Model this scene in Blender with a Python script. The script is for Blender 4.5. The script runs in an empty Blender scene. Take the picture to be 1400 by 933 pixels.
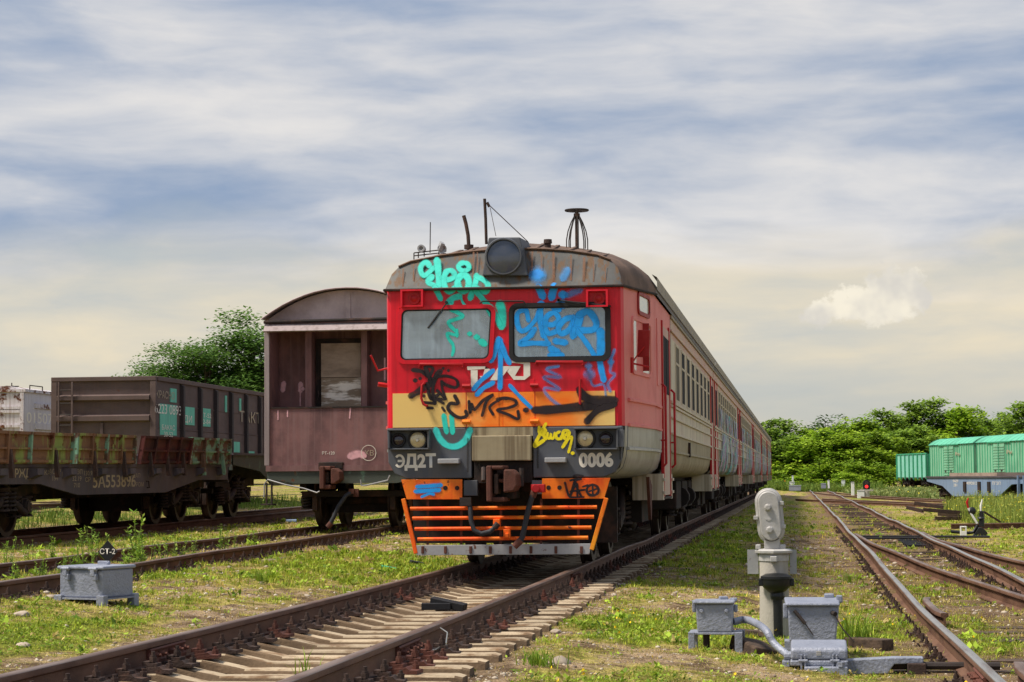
import bpy, bmesh, math, random
import numpy as np
from mathutils import Vector, Matrix, Euler
random.seed(7); rng = np.random.default_rng(7)
sc = bpy.context.scene
R = math.radians
# ------------------------------------------------------------------ camera
F = 2900.0                      # focal length in photograph pixels (1400 wide)
CAM = np.array([0.0, 0.0, 1.30])
YAW, PITCH, ROLL = 0.132905, 0.064433, 0.008
def cam_basis():
    f = np.array([-math.sin(YAW)*math.cos(PITCH), math.cos(YAW)*math.cos(PITCH), math.sin(PITCH)])
    r = np.array([math.cos(YAW), math.sin(YAW), 0.0]); u = np.cross(r, f)
    c, s = math.cos(ROLL), math.sin(ROLL)
    return f, c*r - s*u, s*r + c*u
CF, CR, CU = cam_basis()
cd = bpy.data.cameras.new('camera'); cam = bpy.data.objects.new('camera', cd)
sc.collection.objects.link(cam)
cd.sensor_width = 36; cd.lens = F/1400*36; cd.clip_start = 0.1; cd.clip_end = 6000
mw = Matrix.Identity(4)
for i in range(3):
    mw[i][0] = CR[i]; mw[i][1] = CU[i]; mw[i][2] = -CF[i]; mw[i][3] = CAM[i]
cam.matrix_world = mw
sc.camera = cam
sc.render.resolution_x = 1024; sc.render.resolution_y = 682
# ------------------------------------------------------------------ light
SUN_EL, SUN_AZ = R(59), R(-114)         # azimuth clockwise from +Y: high on the left, a little behind the camera
sd = bpy.data.lights.new('sun', 'SUN'); sd.energy = 3.5; sd.angle = R(12); sd.color = (1.0, .91, .78)
so = bpy.data.objects.new('sun', sd); sc.collection.objects.link(so)
sdir = Vector((math.sin(SUN_AZ)*math.cos(SUN_EL), math.cos(SUN_AZ)*math.cos(SUN_EL), math.sin(SUN_EL)))
so.rotation_euler = sdir.to_track_quat('Z', 'Y').to_euler(); so.location = (-20, -20, 40)
w = bpy.data.worlds.new('World'); sc.world = w; w.use_nodes = True
sc.view_settings.view_transform = 'Standard'; sc.view_settings.look = 'None'
sc.view_settings.exposure = 0.6; sc.view_settings.gamma = 1
sc.view_settings.use_curve_mapping = False

def srgb(r, g, b):
    def c(v):
        v /= 255.0
        return v/12.92 if v <= .04045 else ((v+.055)/1.055)**2.4
    return (c(r), c(g), c(b), 1.0)

class NT:
    """small node-tree helper"""
    def __init__(s, nt): s.nt = nt; nt.nodes.clear()
    def n(s, typ, **kw):
        nd = s.nt.nodes.new(typ)
        ins = kw.pop('ins', {})
        for k, v in kw.items(): setattr(nd, k, v)
        for k, v in ins.items():
            if hasattr(v, 'is_linked') or isinstance(v, bpy.types.NodeSocket): s.nt.links.new(v, nd.inputs[k])
            else: nd.inputs[k].default_value = v
        return nd
    def math(s, op, a, b=0.0, c=0.0, clamp=False):
        nd = s.n('ShaderNodeMath', operation=op, use_clamp=clamp)
        for i, v in enumerate((a, b, c)):
            if isinstance(v, bpy.types.NodeSocket): s.nt.links.new(v, nd.inputs[i])
            else: nd.inputs[i].default_value = v
        return nd.outputs[0]
    def mix(s, f, a, b, blend='MIX'):
        nd = s.n('ShaderNodeMix', data_type='RGBA', blend_type=blend)
        for i, v in ((0, f), (6, a), (7, b)):
            if isinstance(v, bpy.types.NodeSocket): s.nt.links.new(v, nd.inputs[i])
            else: nd.inputs[i].default_value = v
        return nd.outputs[2]
    def noise(s, vec, scale, detail=3, rough=.55, dist=0.0):
        nd = s.n('ShaderNodeTexNoise', ins={'Scale': scale, 'Detail': detail, 'Roughness': rough, 'Distortion': dist})
        if vec is not None: s.nt.links.new(vec, nd.inputs['Vector'])
        return nd.outputs['Fac']
    def mapv(s, vec, scale=(1,1,1), loc=(0,0,0), rot=(0,0,0)):
        return s.n('ShaderNodeMapping', ins={'Vector': vec, 'Scale': scale, 'Location': loc, 'Rotation': rot}).outputs[0]
    def step(s, v, lo, hi):
        nd = s.n('ShaderNodeMapRange', interpolation_type='SMOOTHSTEP', ins={'Value': v, 'From Min': lo, 'From Max': hi})
        return nd.outputs[0]

# ------------------------------------------------------------------ sky: Nishita with a deck of layered cloud
T = NT(w.node_tree)
sky = T.n('ShaderNodeTexSky', sky_type='NISHITA', sun_disc=False, sun_elevation=SUN_EL, sun_rotation=SUN_AZ)
tc = T.n('ShaderNodeTexCoord'); g = tc.outputs['Generated']
sep = T.n('ShaderNodeSeparateXYZ', ins={0: g}); el = sep.outputs[2]
wv = T.n('ShaderNodeTexNoise', ins={'Vector': T.mapv(g, (6, 6, 14)), 'Scale': 1.0, 'Detail': 3.0}).outputs['Color']
wp = T.n('ShaderNodeVectorMath', operation='MULTIPLY_ADD', ins={0: wv, 1: (.12, .12, .018), 2: g}).outputs[0]
n1 = T.noise(T.mapv(wp, (2.4, 2.4, 13.0), (.35, 2.1, .62)), 1.0, 3, .45, .2)
n2 = T.noise(T.mapv(wp, (5.5, 5.5, 34.0), (3.0, 1.1, .7)), 1.0, 5, .5, .2)
n4 = T.noise(T.mapv(wp, (20, 20, 78.0), (1.0, 4.1, .3)), 1.0, 5, .55, .1)
cl = T.math('ADD', T.math('ADD', T.math('MULTIPLY', n1, .48), T.math('MULTIPLY', n2, .37)), T.math('MULTIPLY', n4, .15))
lit = T.step(cl, .40, .69)
deep = srgb(138, 159, 190); bright = srgb(234, 230, 226)
hor = T.step(T.math('ADD', el, T.math('MULTIPLY', T.math('SUBTRACT', n2, .5), .09)), .125, .085)               # warmer towards the horizon
haze_ = T.step(el, .075, .0)
darkc = T.mix(hor, deep, srgb(188, 194, 196))
litc = T.mix(hor, bright, srgb(246, 229, 196))
darkc = T.mix(haze_, darkc, srgb(190, 192, 186)); litc = T.mix(haze_, litc, srgb(214, 206, 188))
ccol = T.mix(lit, darkc, litc)
# a small heaped cloud low on the right
v3 = T.mapv(g, (1, 1, 1))
n3 = T.noise(T.mapv(g, (95, 95, 110)), 1.0, 6, .62, .0)
blob = None
def dirpx(px, py): 
    d = CF + CR*(px-700)/F - CU*(py-466.5)/F
    return d/np.linalg.norm(d)
for px, py, rad in ((1228, 388, 46), (1206, 396, 46), (1180, 408, 42), (1152, 420, 38), (1118, 430, 32), (1246, 408, 36), (1222, 418, 38), (1190, 424, 36)):
    dd = dirpx(px, py)
    sub = T.n('ShaderNodeVectorMath', operation='SUBTRACT', ins={0: g, 1: tuple(dd)})
    sc2 = T.n('ShaderNodeVectorMath', operation='MULTIPLY', ins={0: sub.outputs[0], 1: (1, 1, 1.25)})
    ln = T.n('ShaderNodeVectorMath', operation='LENGTH', ins={0: sc2.outputs[0]}).outputs['Value']
    v = T.math('SUBTRACT', 1.0, T.math('DIVIDE', ln, rad/F))
    blob = v if blob is None else T.math('MAXIMUM', blob, v)
bl = T.math('ADD', blob, T.math('MULTIPLY', T.math('SUBTRACT', n3, .5), 1.9))
bm_ = T.math('MULTIPLY', T.step(bl, .16, .52), .8)
heap = T.mix(T.step(T.noise(T.mapv(g, (45, 45, 45), (0, 0, .02)), 1.0, 3), .35, .65), srgb(216, 211, 204), srgb(255, 246, 226))
ccol = T.mix(bm_, ccol, heap)
skyc = T.n('ShaderNodeVectorMath', operation='SCALE', ins={0: sky.outputs[0], 'Scale': .09})
fin = T.mix(.93, skyc.outputs[0], ccol)
bg = T.n('ShaderNodeBackground', ins={'Color': fin, 'Strength': 0.68})
wo = T.n('ShaderNodeOutputWorld', ins={0: bg.outputs[0]})

# ------------------------------------------------------------------ pixel rays (a pixel gives a direction only)
def ray(px, py): return CF + CR*(px-700)/F - CU*(py-466.5)/F
def onY(px, py, Y): d = ray(px, py); return CAM + d*(Y/d[1])
def onX(px, py, X): d = ray(px, py); return CAM + d*(X/d[0])
def onZ(px, py, Z): d = ray(px, py); return CAM + d*((Z-CAM[2])/d[2])
def atd(px, py, dist): d = ray(px, py); return CAM + d*dist

# ------------------------------------------------------------------ value noise for terrain and ground cover
_lat = rng.random((256, 256))
def vnoise(x, y, scale, seed=0):
    x = np.asarray(x, float)*scale + seed*17.3 + 500; y = np.asarray(y, float)*scale + seed*9.7 + 500
    xi = np.floor(x).astype(int); yi = np.floor(y).astype(int); fx = x-xi; fy = y-yi
    fx = fx*fx*(3-2*fx); fy = fy*fy*(3-2*fy)
    L = lambda a, b: _lat[a % 256, b % 256]
    return (L(xi, yi)*(1-fx)+L(xi+1, yi)*fx)*(1-fy) + (L(xi, yi+1)*(1-fx)+L(xi+1, yi+1)*fx)*fy
def fbm(x, y, scale, seed=0, o=4):
    s = 0; a = .5; t = 0
    for i in range(o): s = s + a*vnoise(x, y, scale*2**i, seed+i*3); t += a; a *= .55
    return s/t
KX = [-400, -60, -27, -20, -17.5, -15.5, -13.5, -11.6, -10, -9.3, -8.6, -7.9, -7.1, -6.3, -5.1, -4.75, -4.3, -3.55, -2.8, -2.3, -1.95, -1.1, .3, 2, 10, 60, 400]
KZ = [1.2, .9, .68, .60, .36, .17, .17, .24, .21, .19, .17, .18, .17, .12, -.01, -.06, -.08, -.105, -.08, -.06, -.03, -.10, -.19, -.235, -.21, -.2, -.2]
def near_rise(Y): return .00035*np.clip(28-np.asarray(Y, float), 0, 20)**2
def gz0(X, Y): return gz(X, Y, 0.0)
def gz(X, Y, rough=1.0):
    X = np.asarray(X, float); Y = np.asarray(Y, float)
    z = np.interp(X, KX, KZ)
    z = z + near_rise(Y)*np.exp(-((X+3.55)/2.6)**2)
    grade = np.clip((-X-10.5)/3, 0, 1)*np.clip(Y-36, -26, 120)*.0045
    z = z + grade
    offt = 1-np.exp(-((X+3.55)/1.7)**4)
    bump = (fbm(X, Y, .9, 3, 3)-.5)*.09 + (fbm(X, Y, 3.3, 5, 2)-.5)*.06
    return z + rough*bump*offt*np.clip(60/np.maximum(Y, 8), .0, 1)

# ------------------------------------------------------------------ object helpers
COL = sc.collection
def put(o, parent=None):
    COL.objects.link(o)
    if parent is not None: o.parent = parent
    return o
def thing(name, label, cat, loc=(0, 0, 0), rz=0, group=None, rx=0):
    o = bpy.data.objects.new(name, None); put(o); o.location = loc; o.rotation_euler = (rx, 0, rz)
    o.empty_display_size = .2
    o['label'] = label; o['category'] = cat
    if group: o['group'] = group
    return o
def tag(o, label, cat, group=None):
    o['label'] = label; o['category'] = cat
    if group: o['group'] = group
    return o
def copy_tree(o, parent=None):
    c = o.copy(); COL.objects.link(c); c.parent = parent
    for ch in o.children: copy_tree(ch, c)
    return c

class MB:
    def __init__(s): s.v = []; s.f = []; s.m = None
    def add(s, vs, fs):
        b = len(s.v)
        if s.m is not None: vs = [tuple(s.m @ Vector(v)) for v in vs]
        s.v += [tuple(map(float, v)) for v in vs]; s.f += [tuple(i+b for i in f) for f in fs]; return s
    def box(s, x0, x1, y0, y1, z0, z1):
        return s.add([(x0,y0,z0),(x1,y0,z0),(x1,y1,z0),(x0,y1,z0),(x0,y0,z1),(x1,y0,z1),(x1,y1,z1),(x0,y1,z1)],
                     [(0,3,2,1),(4,5,6,7),(0,1,5,4),(1,2,6,5),(2,3,7,6),(3,0,4,7)])
    def cbox(s, c, d, rot=None):
        hx, hy, hz = d[0]/2, d[1]/2, d[2]/2
        vs = [Vector((a*hx, b*hy, e*hz)) for e in (-1,1) for a,b in ((-1,-1),(1,-1),(1,1),(-1,1))]
        if rot is not None:
            m = Euler(rot).to_matrix(); vs = [m @ v for v in vs]
        vs = [v+Vector(c) for v in vs]
        return s.add(vs, [(0,3,2,1),(4,5,6,7),(0,1,5,4),(1,2,6,5),(2,3,7,6),(3,0,4,7)])
    def beam(s, p, q, w, h, up=(0,0,1)):
        p = Vector(p); q = Vector(q); d = (q-p).normalized(); a = d.cross(Vector(up))
        if a.length < 1e-4: a = d.cross(Vector((1,0,0)))
        a.normalize(); b = a.cross(d)
        vs = [e + a*(i*w/2) + b*(j*h/2) for e in (p, q) for i, j in ((-1,-1),(1,-1),(1,1),(-1,1))]
        return s.add(vs, [(0,1,2,3),(7,6,5,4),(0,4,5,1),(1,5,6,2),(2,6,7,3),(3,7,4,0)])
    def cyl(s, p, q, r0, r1=None, n=12, cap=True):
        if r1 is None: r1 = r0
        p = Vector(p); q = Vector(q); d = (q-p).normalized()
        a = d.orthogonal().normalized(); b = d.cross(a)
        vs = []
        for e, r in ((p, r0), (q, r1)):
            for i in range(n):
                t = 2*math.pi*i/n; vs.append(e + a*(r*math.cos(t)) + b*(r*math.sin(t)))
        fs = [(i, (i+1) % n, n+(i+1) % n, n+i) for i in range(n)]
        if cap: fs += [tuple(range(n))[::-1], tuple(range(n, 2*n))]
        return s.add(vs, fs)
    def tube(s, pts, r, n=8):
        pts = [Vector(p) for p in pts]; k = len(pts); vs = []
        ref = None
        for i, p in enumerate(pts):
            d = (pts[min(i+1, k-1)]-pts[max(i-1, 0)]).normalized()
            a = d.orthogonal().normalized() if ref is None else (ref - d*ref.dot(d)).normalized()
            ref = a; b = d.cross(a); rr = r[i] if hasattr(r, '__len__') else r
            for j in range(n):
                t = 2*math.pi*j/n; vs.append(p + a*(rr*math.cos(t)) + b*(rr*math.sin(t)))
        fs = [(i*n+j, i*n+(j+1) % n, (i+1)*n+(j+1) % n, (i+1)*n+j) for i in range(k-1) for j in range(n)]
        fs += [tuple(range(n))[::-1], tuple(range((k-1)*n, k*n))]
        return s.add(vs, fs)
    def lathe(s, prof, c=(0,0,0), axis='z', n=16):
        vs = []
        for r, h in prof:
            for i in range(n):
                t = 2*math.pi*i/n; a, b = r*math.cos(t), r*math.sin(t)
                p = {'z': (a, b, h), 'x': (h, a, b), 'y': (a, h, b)}[axis]
                vs.append((p[0]+c[0], p[1]+c[1], p[2]+c[2]))
        k = len(prof)
        fs = [(i*n+j, i*n+(j+1) % n, (i+1)*n+(j+1) % n, (i+1)*n+j) for i in range(k-1) for j in range(n)]
        fs += [tuple(range(n))[::-1], tuple(range((k-1)*n, k*n))]
        return s.add(vs, fs)
    def prism(s, poly, axis, a0, a1):
        """poly of 2-D points; axis 'x': (y,z), 'y': (x,z), 'z': (x,y)"""
        def P(p, a): return {'x': (a, p[0], p[1]), 'y': (p[0], a, p[1]), 'z': (p[0], p[1], a)}[axis]
        n = len(poly)
        return s.add([P(p, a0) for p in poly]+[P(p, a1) for p in poly],
                     [tuple(range(n))[::-1], tuple(range(n, 2*n))]+[(i, (i+1) % n, n+(i+1) % n, n+i) for i in range(n)])
    def loft(s, secs, closed=False, cap=False):
        n = len(secs[0]); vs = [p for q in secs for p in q]; m = n if closed else n-1
        fs = [(i*n+j, i*n+(j+1) % n, (i+1)*n+(j+1) % n, (i+1)*n+j) for i in range(len(secs)-1) for j in range(m)]
        if cap: fs += [tuple(range(n))[::-1], tuple(range((len(secs)-1)*n, len(secs)*n))]
        return s.add(vs, fs)
    def coil(s, c, r, wire, h, turns=5, n=6):
        pts = [(c[0]+r*math.cos(t), c[1]+r*math.sin(t), c[2]+h*t/(turns*2*math.pi)) for t in np.linspace(0, turns*2*math.pi, turns*10+1)]
        return s.tube(pts, wire, n)
    def mesh(s, name, mat, smooth=None):
        me = bpy.data.meshes.new(name); me.from_pydata(s.v, [], s.f)
        bm = bmesh.new(); bm.from_mesh(me); bmesh.ops.recalc_face_normals(bm, faces=bm.faces); bm.to_mesh(me); bm.free()
        if mat is not None: me.materials.append(mat)
        if smooth is not None:
            me.polygons.foreach_set('use_smooth', [True]*len(me.polygons))
            me.set_sharp_from_angle(angle=R(smooth))
        return me
    def build(s, name, mat, parent=None, smooth=None, bev=0, seg=2, loc=None):
        o = bpy.data.objects.new(name, s.mesh(name, mat, smooth)); put(o, parent)
        if loc is not None: o.location = loc
        if bev:
            b = o.modifiers.new('bevel', 'BEVEL'); b.width = bev; b.segments = seg; b.limit_method = 'ANGLE'; b.angle_limit = R(40)
        return o
def part(name, mesh, parent, loc=(0,0,0), rot=(0,0,0), scale=(1,1,1)):
    o = bpy.data.objects.new(name, mesh); put(o, parent); o.location = loc; o.rotation_euler = rot; o.scale = scale
    return o
def text_mesh(name, s, size, mat, axis='y', bold=0.0, xs=1.0):
    cu = bpy.data.curves.new(name, 'FONT'); cu.body = s; cu.size = size; cu.offset = bold
    cu.align_x = 'CENTER'; cu.align_y = 'CENTER'
    ob = bpy.data.objects.new(name, cu); COL.objects.link(ob)
    dg = bpy.context.evaluated_depsgraph_get(); me = bpy.data.meshes.new_from_object(ob.evaluated_get(dg))
    bpy.data.objects.remove(ob)
    for v in me.vertices:
        x, y = v.co.x*xs, v.co.y
        v.co = (x, 0, y) if axis == 'y' else (0, x, y)
    me.materials.clear(); me.materials.append(mat); me.name = name
    return me

# ------------------------------------------------------------------ materials
MATS = {}
def M(name, col, rough=.65, metal=0.0, var=.18, vscale=2.0, col2=None, amt2=.5, sc2=(1.2,1.2,1.2), sharp2=.12,
      rust=0.0, rscale=4.0, rustcol=None, streak=0.0, streakcol=None, bump=.25, bscale=30, rnd=0.0, spec=.4, fine=.12):
    m = bpy.data.materials.new(name); m.use_nodes = True; t = NT(m.node_tree); MATS[name] = m
    tc = t.n('ShaderNodeTexCoord'); oi = t.n('ShaderNodeObjectInfo')
    off = t.n('ShaderNodeVectorMath', operation='SCALE', ins={0: (37., 11., 23.), 'Scale': oi.outputs['Random']})
    vec = t.n('ShaderNodeVectorMath', operation='ADD', ins={0: tc.outputs['Object'], 1: off.outputs[0]}).outputs[0] if rnd else tc.outputs['Object']
    c = col
    if col2 is not None:
        f = t.step(t.noise(t.mapv(vec, sc2), 1.0, 5, .6), 1-amt2-sharp2, 1-amt2+sharp2)
        c = t.mix(f, c, col2)
    nb = t.noise(vec, vscale, 4, .6)
    bright = t.math('ADD', 1-var, t.math('MULTIPLY', nb, 2*var))
    if fine:
        nf = t.noise(vec, vscale*18, 3, .6)
        bright = t.math('MULTIPLY', bright, t.math('ADD', 1-fine, t.math('MULTIPLY', nf, 2*fine)))
    if rnd: bright = t.math('MULTIPLY', bright, t.math('ADD', 1-rnd, t.math('MULTIPLY', oi.outputs['Random'], 2*rnd)))
    hsv = t.n('ShaderNodeVectorMath', operation='SCALE', ins={'Scale': bright})
    if isinstance(c, bpy.types.NodeSocket): t.nt.links.new(c, hsv.inputs[0])
    else: hsv.inputs[0].default_value = c[:3]
    c = hsv.outputs[0]
    if streak:
        sn = t.noise(t.mapv(vec, (11, 11, .3)), 1.0, 3, .6)
        sf = t.math('MULTIPLY', t.step(sn, .47, .64), streak)
        c = t.mix(sf, c, streakcol or srgb(70, 48, 32))
    rg = rough
    if rust:
        rn = t.noise(vec, rscale, 7, .68)
        rf = t.step(rn, .70-rust*.35, .76-rust*.33)
        rc = t.mix(t.noise(vec, rscale*5, 3), rustcol or srgb(72, 40, 24), srgb(120, 68, 38) if not rustcol else rustcol)
        c = t.mix(rf, c, rc); rg = t.math('ADD', rough, t.math('MULTIPLY', rf, max(0, .88-rough)))
    b = t.n('ShaderNodeBsdfPrincipled', ins={'Base Color': c, 'Roughness': rg, 'Metallic': metal})
    b.inputs['Specular IOR Level'].default_value = spec
    if bump:
        bn = t.n('ShaderNodeBump', ins={'Strength': bump, 'Distance': .01, 'Height': t.noise(vec, bscale, 4, .6)})
        t.nt.links.new(bn.outputs[0], b.inputs['Normal'])
    t.n('ShaderNodeOutputMaterial', ins={0: b.outputs[0]})
    return m
def glass_mat(name, col, rough=.08, spec=.6, dirt=None, damt=.4, dsc=(3,3,1.2), coat=.6, metal=0.0):
    m = bpy.data.materials.new(name); m.use_nodes = True; t = NT(m.node_tree); MATS[name] = m
    tc = t.n('ShaderNodeTexCoord'); f = t.noise(t.mapv(tc.outputs['Object'], dsc), 1.0, 5, .6)
    c = t.mix(t.math('MULTIPLY', f, damt), col, dirt or srgb(150, 150, 140))
    b = t.n('ShaderNodeBsdfPrincipled', ins={'Base Color': c, 'Roughness': t.math('ADD', rough, t.math('MULTIPLY', f, .12))})
    b.inputs['Specular IOR Level'].default_value = spec
    b.inputs['Coat Weight'].default_value = coat; b.inputs['Metallic'].default_value = metal; b.inputs['Coat Roughness'].default_value = .04
    t.n('ShaderNodeOutputMaterial', ins={0: b.outputs[0]})
    return m
def spray_mat(name, col, dens=1.0):
    """spray paint: opaque in the middle of the stroke, speckled and thin at the edge (attribute 'a')"""
    m = bpy.data.materials.new(name); m.use_nodes = True; t = NT(m.node_tree); MATS[name] = m
    at = t.n('ShaderNodeAttribute', attribute_name='a'); tc = t.n('ShaderNodeTexCoord')
    n = t.noise(tc.outputs['Object'], 220, 2, .7); n2 = t.noise(tc.outputs['Object'], 14, 3, .6)
    a = t.math('ADD', at.outputs['Fac'], t.math('MULTIPLY', t.math('SUBTRACT', n, .5), .8))
    n3 = t.noise(tc.outputs['Object'], 4.5, 3, .6)
    a = t.math('MULTIPLY', t.step(a, .12, .85), t.math('MULTIPLY', t.math('ADD', .42, t.math('ADD', t.math('MULTIPLY', n2, .55), t.math('MULTIPLY', n3, .6))), dens, clamp=True), clamp=True)
    hs = t.n('ShaderNodeVectorMath', operation='SCALE', ins={0: col[:3], 'Scale': t.math('ADD', .8, t.math('MULTIPLY', n2, .4))})
    b = t.n('ShaderNodeBsdfPrincipled', ins={'Base Color': hs.outputs[0], 'Roughness': .55})
    tr = t.n('ShaderNodeBsdfTransparent')
    mx = t.n('ShaderNodeMixShader', ins={0: a, 1: tr.outputs[0], 2: b.outputs[0]})
    t.n('ShaderNodeOutputMaterial', ins={0: mx.outputs[0]})
    return m
def attr_mat(name, attr='c', rough=.7, trans=.0, rnd=0.0):
    m = bpy.data.materials.new(name); m.use_nodes = True; t = NT(m.node_tree); MATS[name] = m
    at = t.n('ShaderNodeAttribute', attribute_name=attr); c = at.outputs['Color']
    if rnd:
        oi = t.n('ShaderNodeObjectInfo')
        c = t.n('ShaderNodeVectorMath', operation='SCALE', ins={0: c, 'Scale': t.math('ADD', 1-rnd, t.math('MULTIPLY', oi.outputs['Random'], 2*rnd))}).outputs[0]
    b = t.n('ShaderNodeBsdfPrincipled', ins={'Base Color': c, 'Roughness': rough}); b.inputs['Specular IOR Level'].default_value = .25
    out = b.outputs[0]
    if trans:
        tl = t.n('ShaderNodeBsdfTranslucent', ins={'Color': c})
        out = t.n('ShaderNodeMixShader', ins={0: trans, 1: out, 2: tl.outputs[0]}).outputs[0]
    t.n('ShaderNodeOutputMaterial', ins={0: out})
    return m
RUST = srgb(78, 46, 32)
M('rail_side', srgb(108, 78, 60), .8, .0, .2, 3, col2=srgb(80, 52, 38), amt2=.45, sc2=(6,1.2,6), bump=.4, bscale=60)
M('rail_top', srgb(140, 120, 108), .45, .5, .2, 3, col2=srgb(110, 84, 68), amt2=.5, sc2=(8,.8,8), bump=.2)
M('rail_shiny', srgb(176, 170, 162), .3, .8, .15, 3, col2=srgb(128, 100, 82), amt2=.4, sc2=(9,.7,9), bump=.15)
M('iron_rust', srgb(66, 51, 45), .82, 0, .25, 8, col2=srgb(88, 62, 50), amt2=.4, sc2=(9,9,9), bump=.6, bscale=60, rnd=.25)
M('iron_red', srgb(98, 58, 47), .8, 0, .25, 8, col2=srgb(84, 54, 44), amt2=.4, sc2=(9,9,9), bump=.6, bscale=60, rnd=.2)
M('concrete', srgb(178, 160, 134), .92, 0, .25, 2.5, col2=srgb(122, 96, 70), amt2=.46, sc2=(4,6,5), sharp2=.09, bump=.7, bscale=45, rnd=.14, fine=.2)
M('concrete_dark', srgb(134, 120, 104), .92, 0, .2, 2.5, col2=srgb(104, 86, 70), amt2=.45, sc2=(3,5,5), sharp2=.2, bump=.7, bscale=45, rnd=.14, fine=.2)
M('soiled_shaded_concrete', srgb(122, 102, 80), .95, 0, .25, 3, col2=srgb(92, 74, 56), amt2=.5, sc2=(3,5,5), sharp2=.2, bump=.7, bscale=45, rnd=.15, fine=.25)  # sleeper sides: soil stain plus shade painted into the colour
M('old_wood', srgb(88, 72, 60), .92, 0, .3, 3, col2=srgb(60, 48, 40), amt2=.5, sc2=(1.5,14,14), bump=.8, bscale=30, rnd=.3, fine=.25)
M('cab_red', srgb(214, 12, 36), .42, 0, .12, 1.2, col2=srgb(226, 40, 60), amt2=.4, sc2=(1,1,1), sharp2=.3, rust=.04, rscale=9, rustcol=srgb(96, 30, 26), streak=.25, streakcol=srgb(120, 14, 24), bump=.08, bscale=9, fine=.04)
M('faded_red', srgb(230, 132, 126), .6, 0, .12, 1.4, col2=srgb(204, 82, 82), amt2=.38, sc2=(1,1,1.2), sharp2=.25, rust=.12, rscale=7, rustcol=srgb(128, 40, 38), streak=.25, streakcol=srgb(226, 140, 132), bump=.12, bscale=9, fine=.06)
M('pink_beige', srgb(202, 158, 146), .6, 0, .12, .9, col2=srgb(196, 176, 156), amt2=.5, sc2=(.8,.8,1), sharp2=.2, streak=.3, streakcol=srgb(168, 100, 92), bump=.1, bscale=8, fine=.06)
M('rail_red', srgb(178, 24, 30), .5, 0, .15, 3, rust=.15, rscale=9)
M('door_red', srgb(150, 26, 28), .55, 0, .15, 2, col2=srgb(190, 70, 66), amt2=.4, sc2=(3,3,1), bump=.1)
M('cream', srgb(222, 190, 124), .55, 0, .1, 1.5, rust=.05, fine=.05, streak=.15, streakcol=srgb(190, 140, 70))
M('dark_grey', srgb(82, 85, 92), .55, 0, .15, 1.5, col2=srgb(92, 90, 88), amt2=.35, streak=.2, streakcol=srgb(110, 104, 92), bump=.12, bscale=12, fine=.06)
M('body_grey', srgb(170, 170, 168), .4, .15, .15, 1.2, col2=srgb(112, 108, 100), amt2=.4, sc2=(1,1,2), sharp2=.25, streak=.3, streakcol=srgb(96, 84, 66), bump=.1, bscale=8, fine=.06)
M('beige', srgb(206, 196, 172), .6, 0, .12, .8, col2=srgb(206, 186, 168), amt2=.4, sc2=(.5,.5,1), sharp2=.25, streak=.55, streakcol=srgb(124, 106, 78), bump=.1, bscale=8, fine=.07)
M('olive_beige', srgb(170, 158, 130), .6, 0, .15, .8, col2=srgb(140, 126, 98), amt2=.45, sc2=(.6,.6,1.5), sharp2=.25, streak=.6, streakcol=srgb(92, 74, 52), bump=.1, bscale=8, fine=.07)
M('roof_grey', srgb(84, 84, 84), .65, .1, .16, 1.2, col2=srgb(112, 110, 106), amt2=.4, sc2=(1.2,1.2,1), sharp2=.2, streak=.85, streakcol=srgb(104, 74, 44), bump=.2, bscale=10, fine=.1)
M('roof_brown', srgb(118, 94, 80), .85, 0, .2, 1.5, col2=srgb(92, 74, 64), amt2=.5, sc2=(2,2,2), bump=.4, rust=.15)
M('roof_side', srgb(158, 150, 136), .7, 0, .16, 1, streak=.5, streakcol=srgb(106, 90, 68), bump=.15, fine=.08)
M('black_iron', srgb(52, 44, 42), .75, 0, .25, 4, col2=srgb(72, 52, 44), amt2=.4, sc2=(5,5,5), bump=.4, rnd=.15)
M('under_dark', srgb(38, 31, 29), .85, 0, .3, 3, col2=srgb(74, 50, 42), amt2=.4, sc2=(3,3,3), bump=.4)
M('wheel_iron', srgb(62, 48, 44), .6, .3, .2, 4, col2=srgb(86, 58, 46), amt2=.4, sc2=(5,5,5), bump=.3)
M('wheel_rim', srgb(84, 72, 66), .5, .4, .2, 4)
M('rubber', srgb(36, 36, 38), .7, 0, .2, 6)
M('hose', srgb(48, 50, 56), .65, 0, .2, 8, bump=.4, bscale=80)
M('white_text', srgb(230, 224, 212), .6, 0, .1, 6, fine=.1)
M('cream_text', srgb(176, 160, 132), .8, 0, .2, 6, fine=.2)
M('faint_text', srgb(168, 152, 130), .8, 0, .25, 6, fine=.2)
M('silver', srgb(148, 153, 168), .45, .15, .16, 3, col2=srgb(118, 123, 138), amt2=.4, sc2=(5,5,5), sharp2=.25, rust=.06, rscale=6, bump=.9, bscale=38, fine=.08)
M('silver_light', srgb(184, 182, 180), .5, .1, .12, 3, col2=srgb(160, 156, 150), amt2=.4, sc2=(4,4,4), sharp2=.25, rust=.08, rscale=8, bump=.3, bscale=40, fine=.06)
M('concrete_post', srgb(178, 172, 162), .85, 0, .15, 2, streak=.35, streakcol=srgb(120, 112, 96), bump=.4, bscale=40)
M('black_paint', srgb(30, 31, 34), .4, 0, .2, 5, bump=.3, bscale=40)
M('plate_grey', srgb(164, 164, 166), .55, .2, .16, 2, rust=.3, rscale=9, bump=.2)
M('orange', srgb(250, 84, 6), .5, 0, .14, 2, col2=srgb(244, 158, 30), amt2=.46, sc2=(1.4,1,1), sharp2=.2, rust=.2, rscale=7, fine=.06, streak=.35, streakcol=srgb(206, 40, 10))
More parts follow.
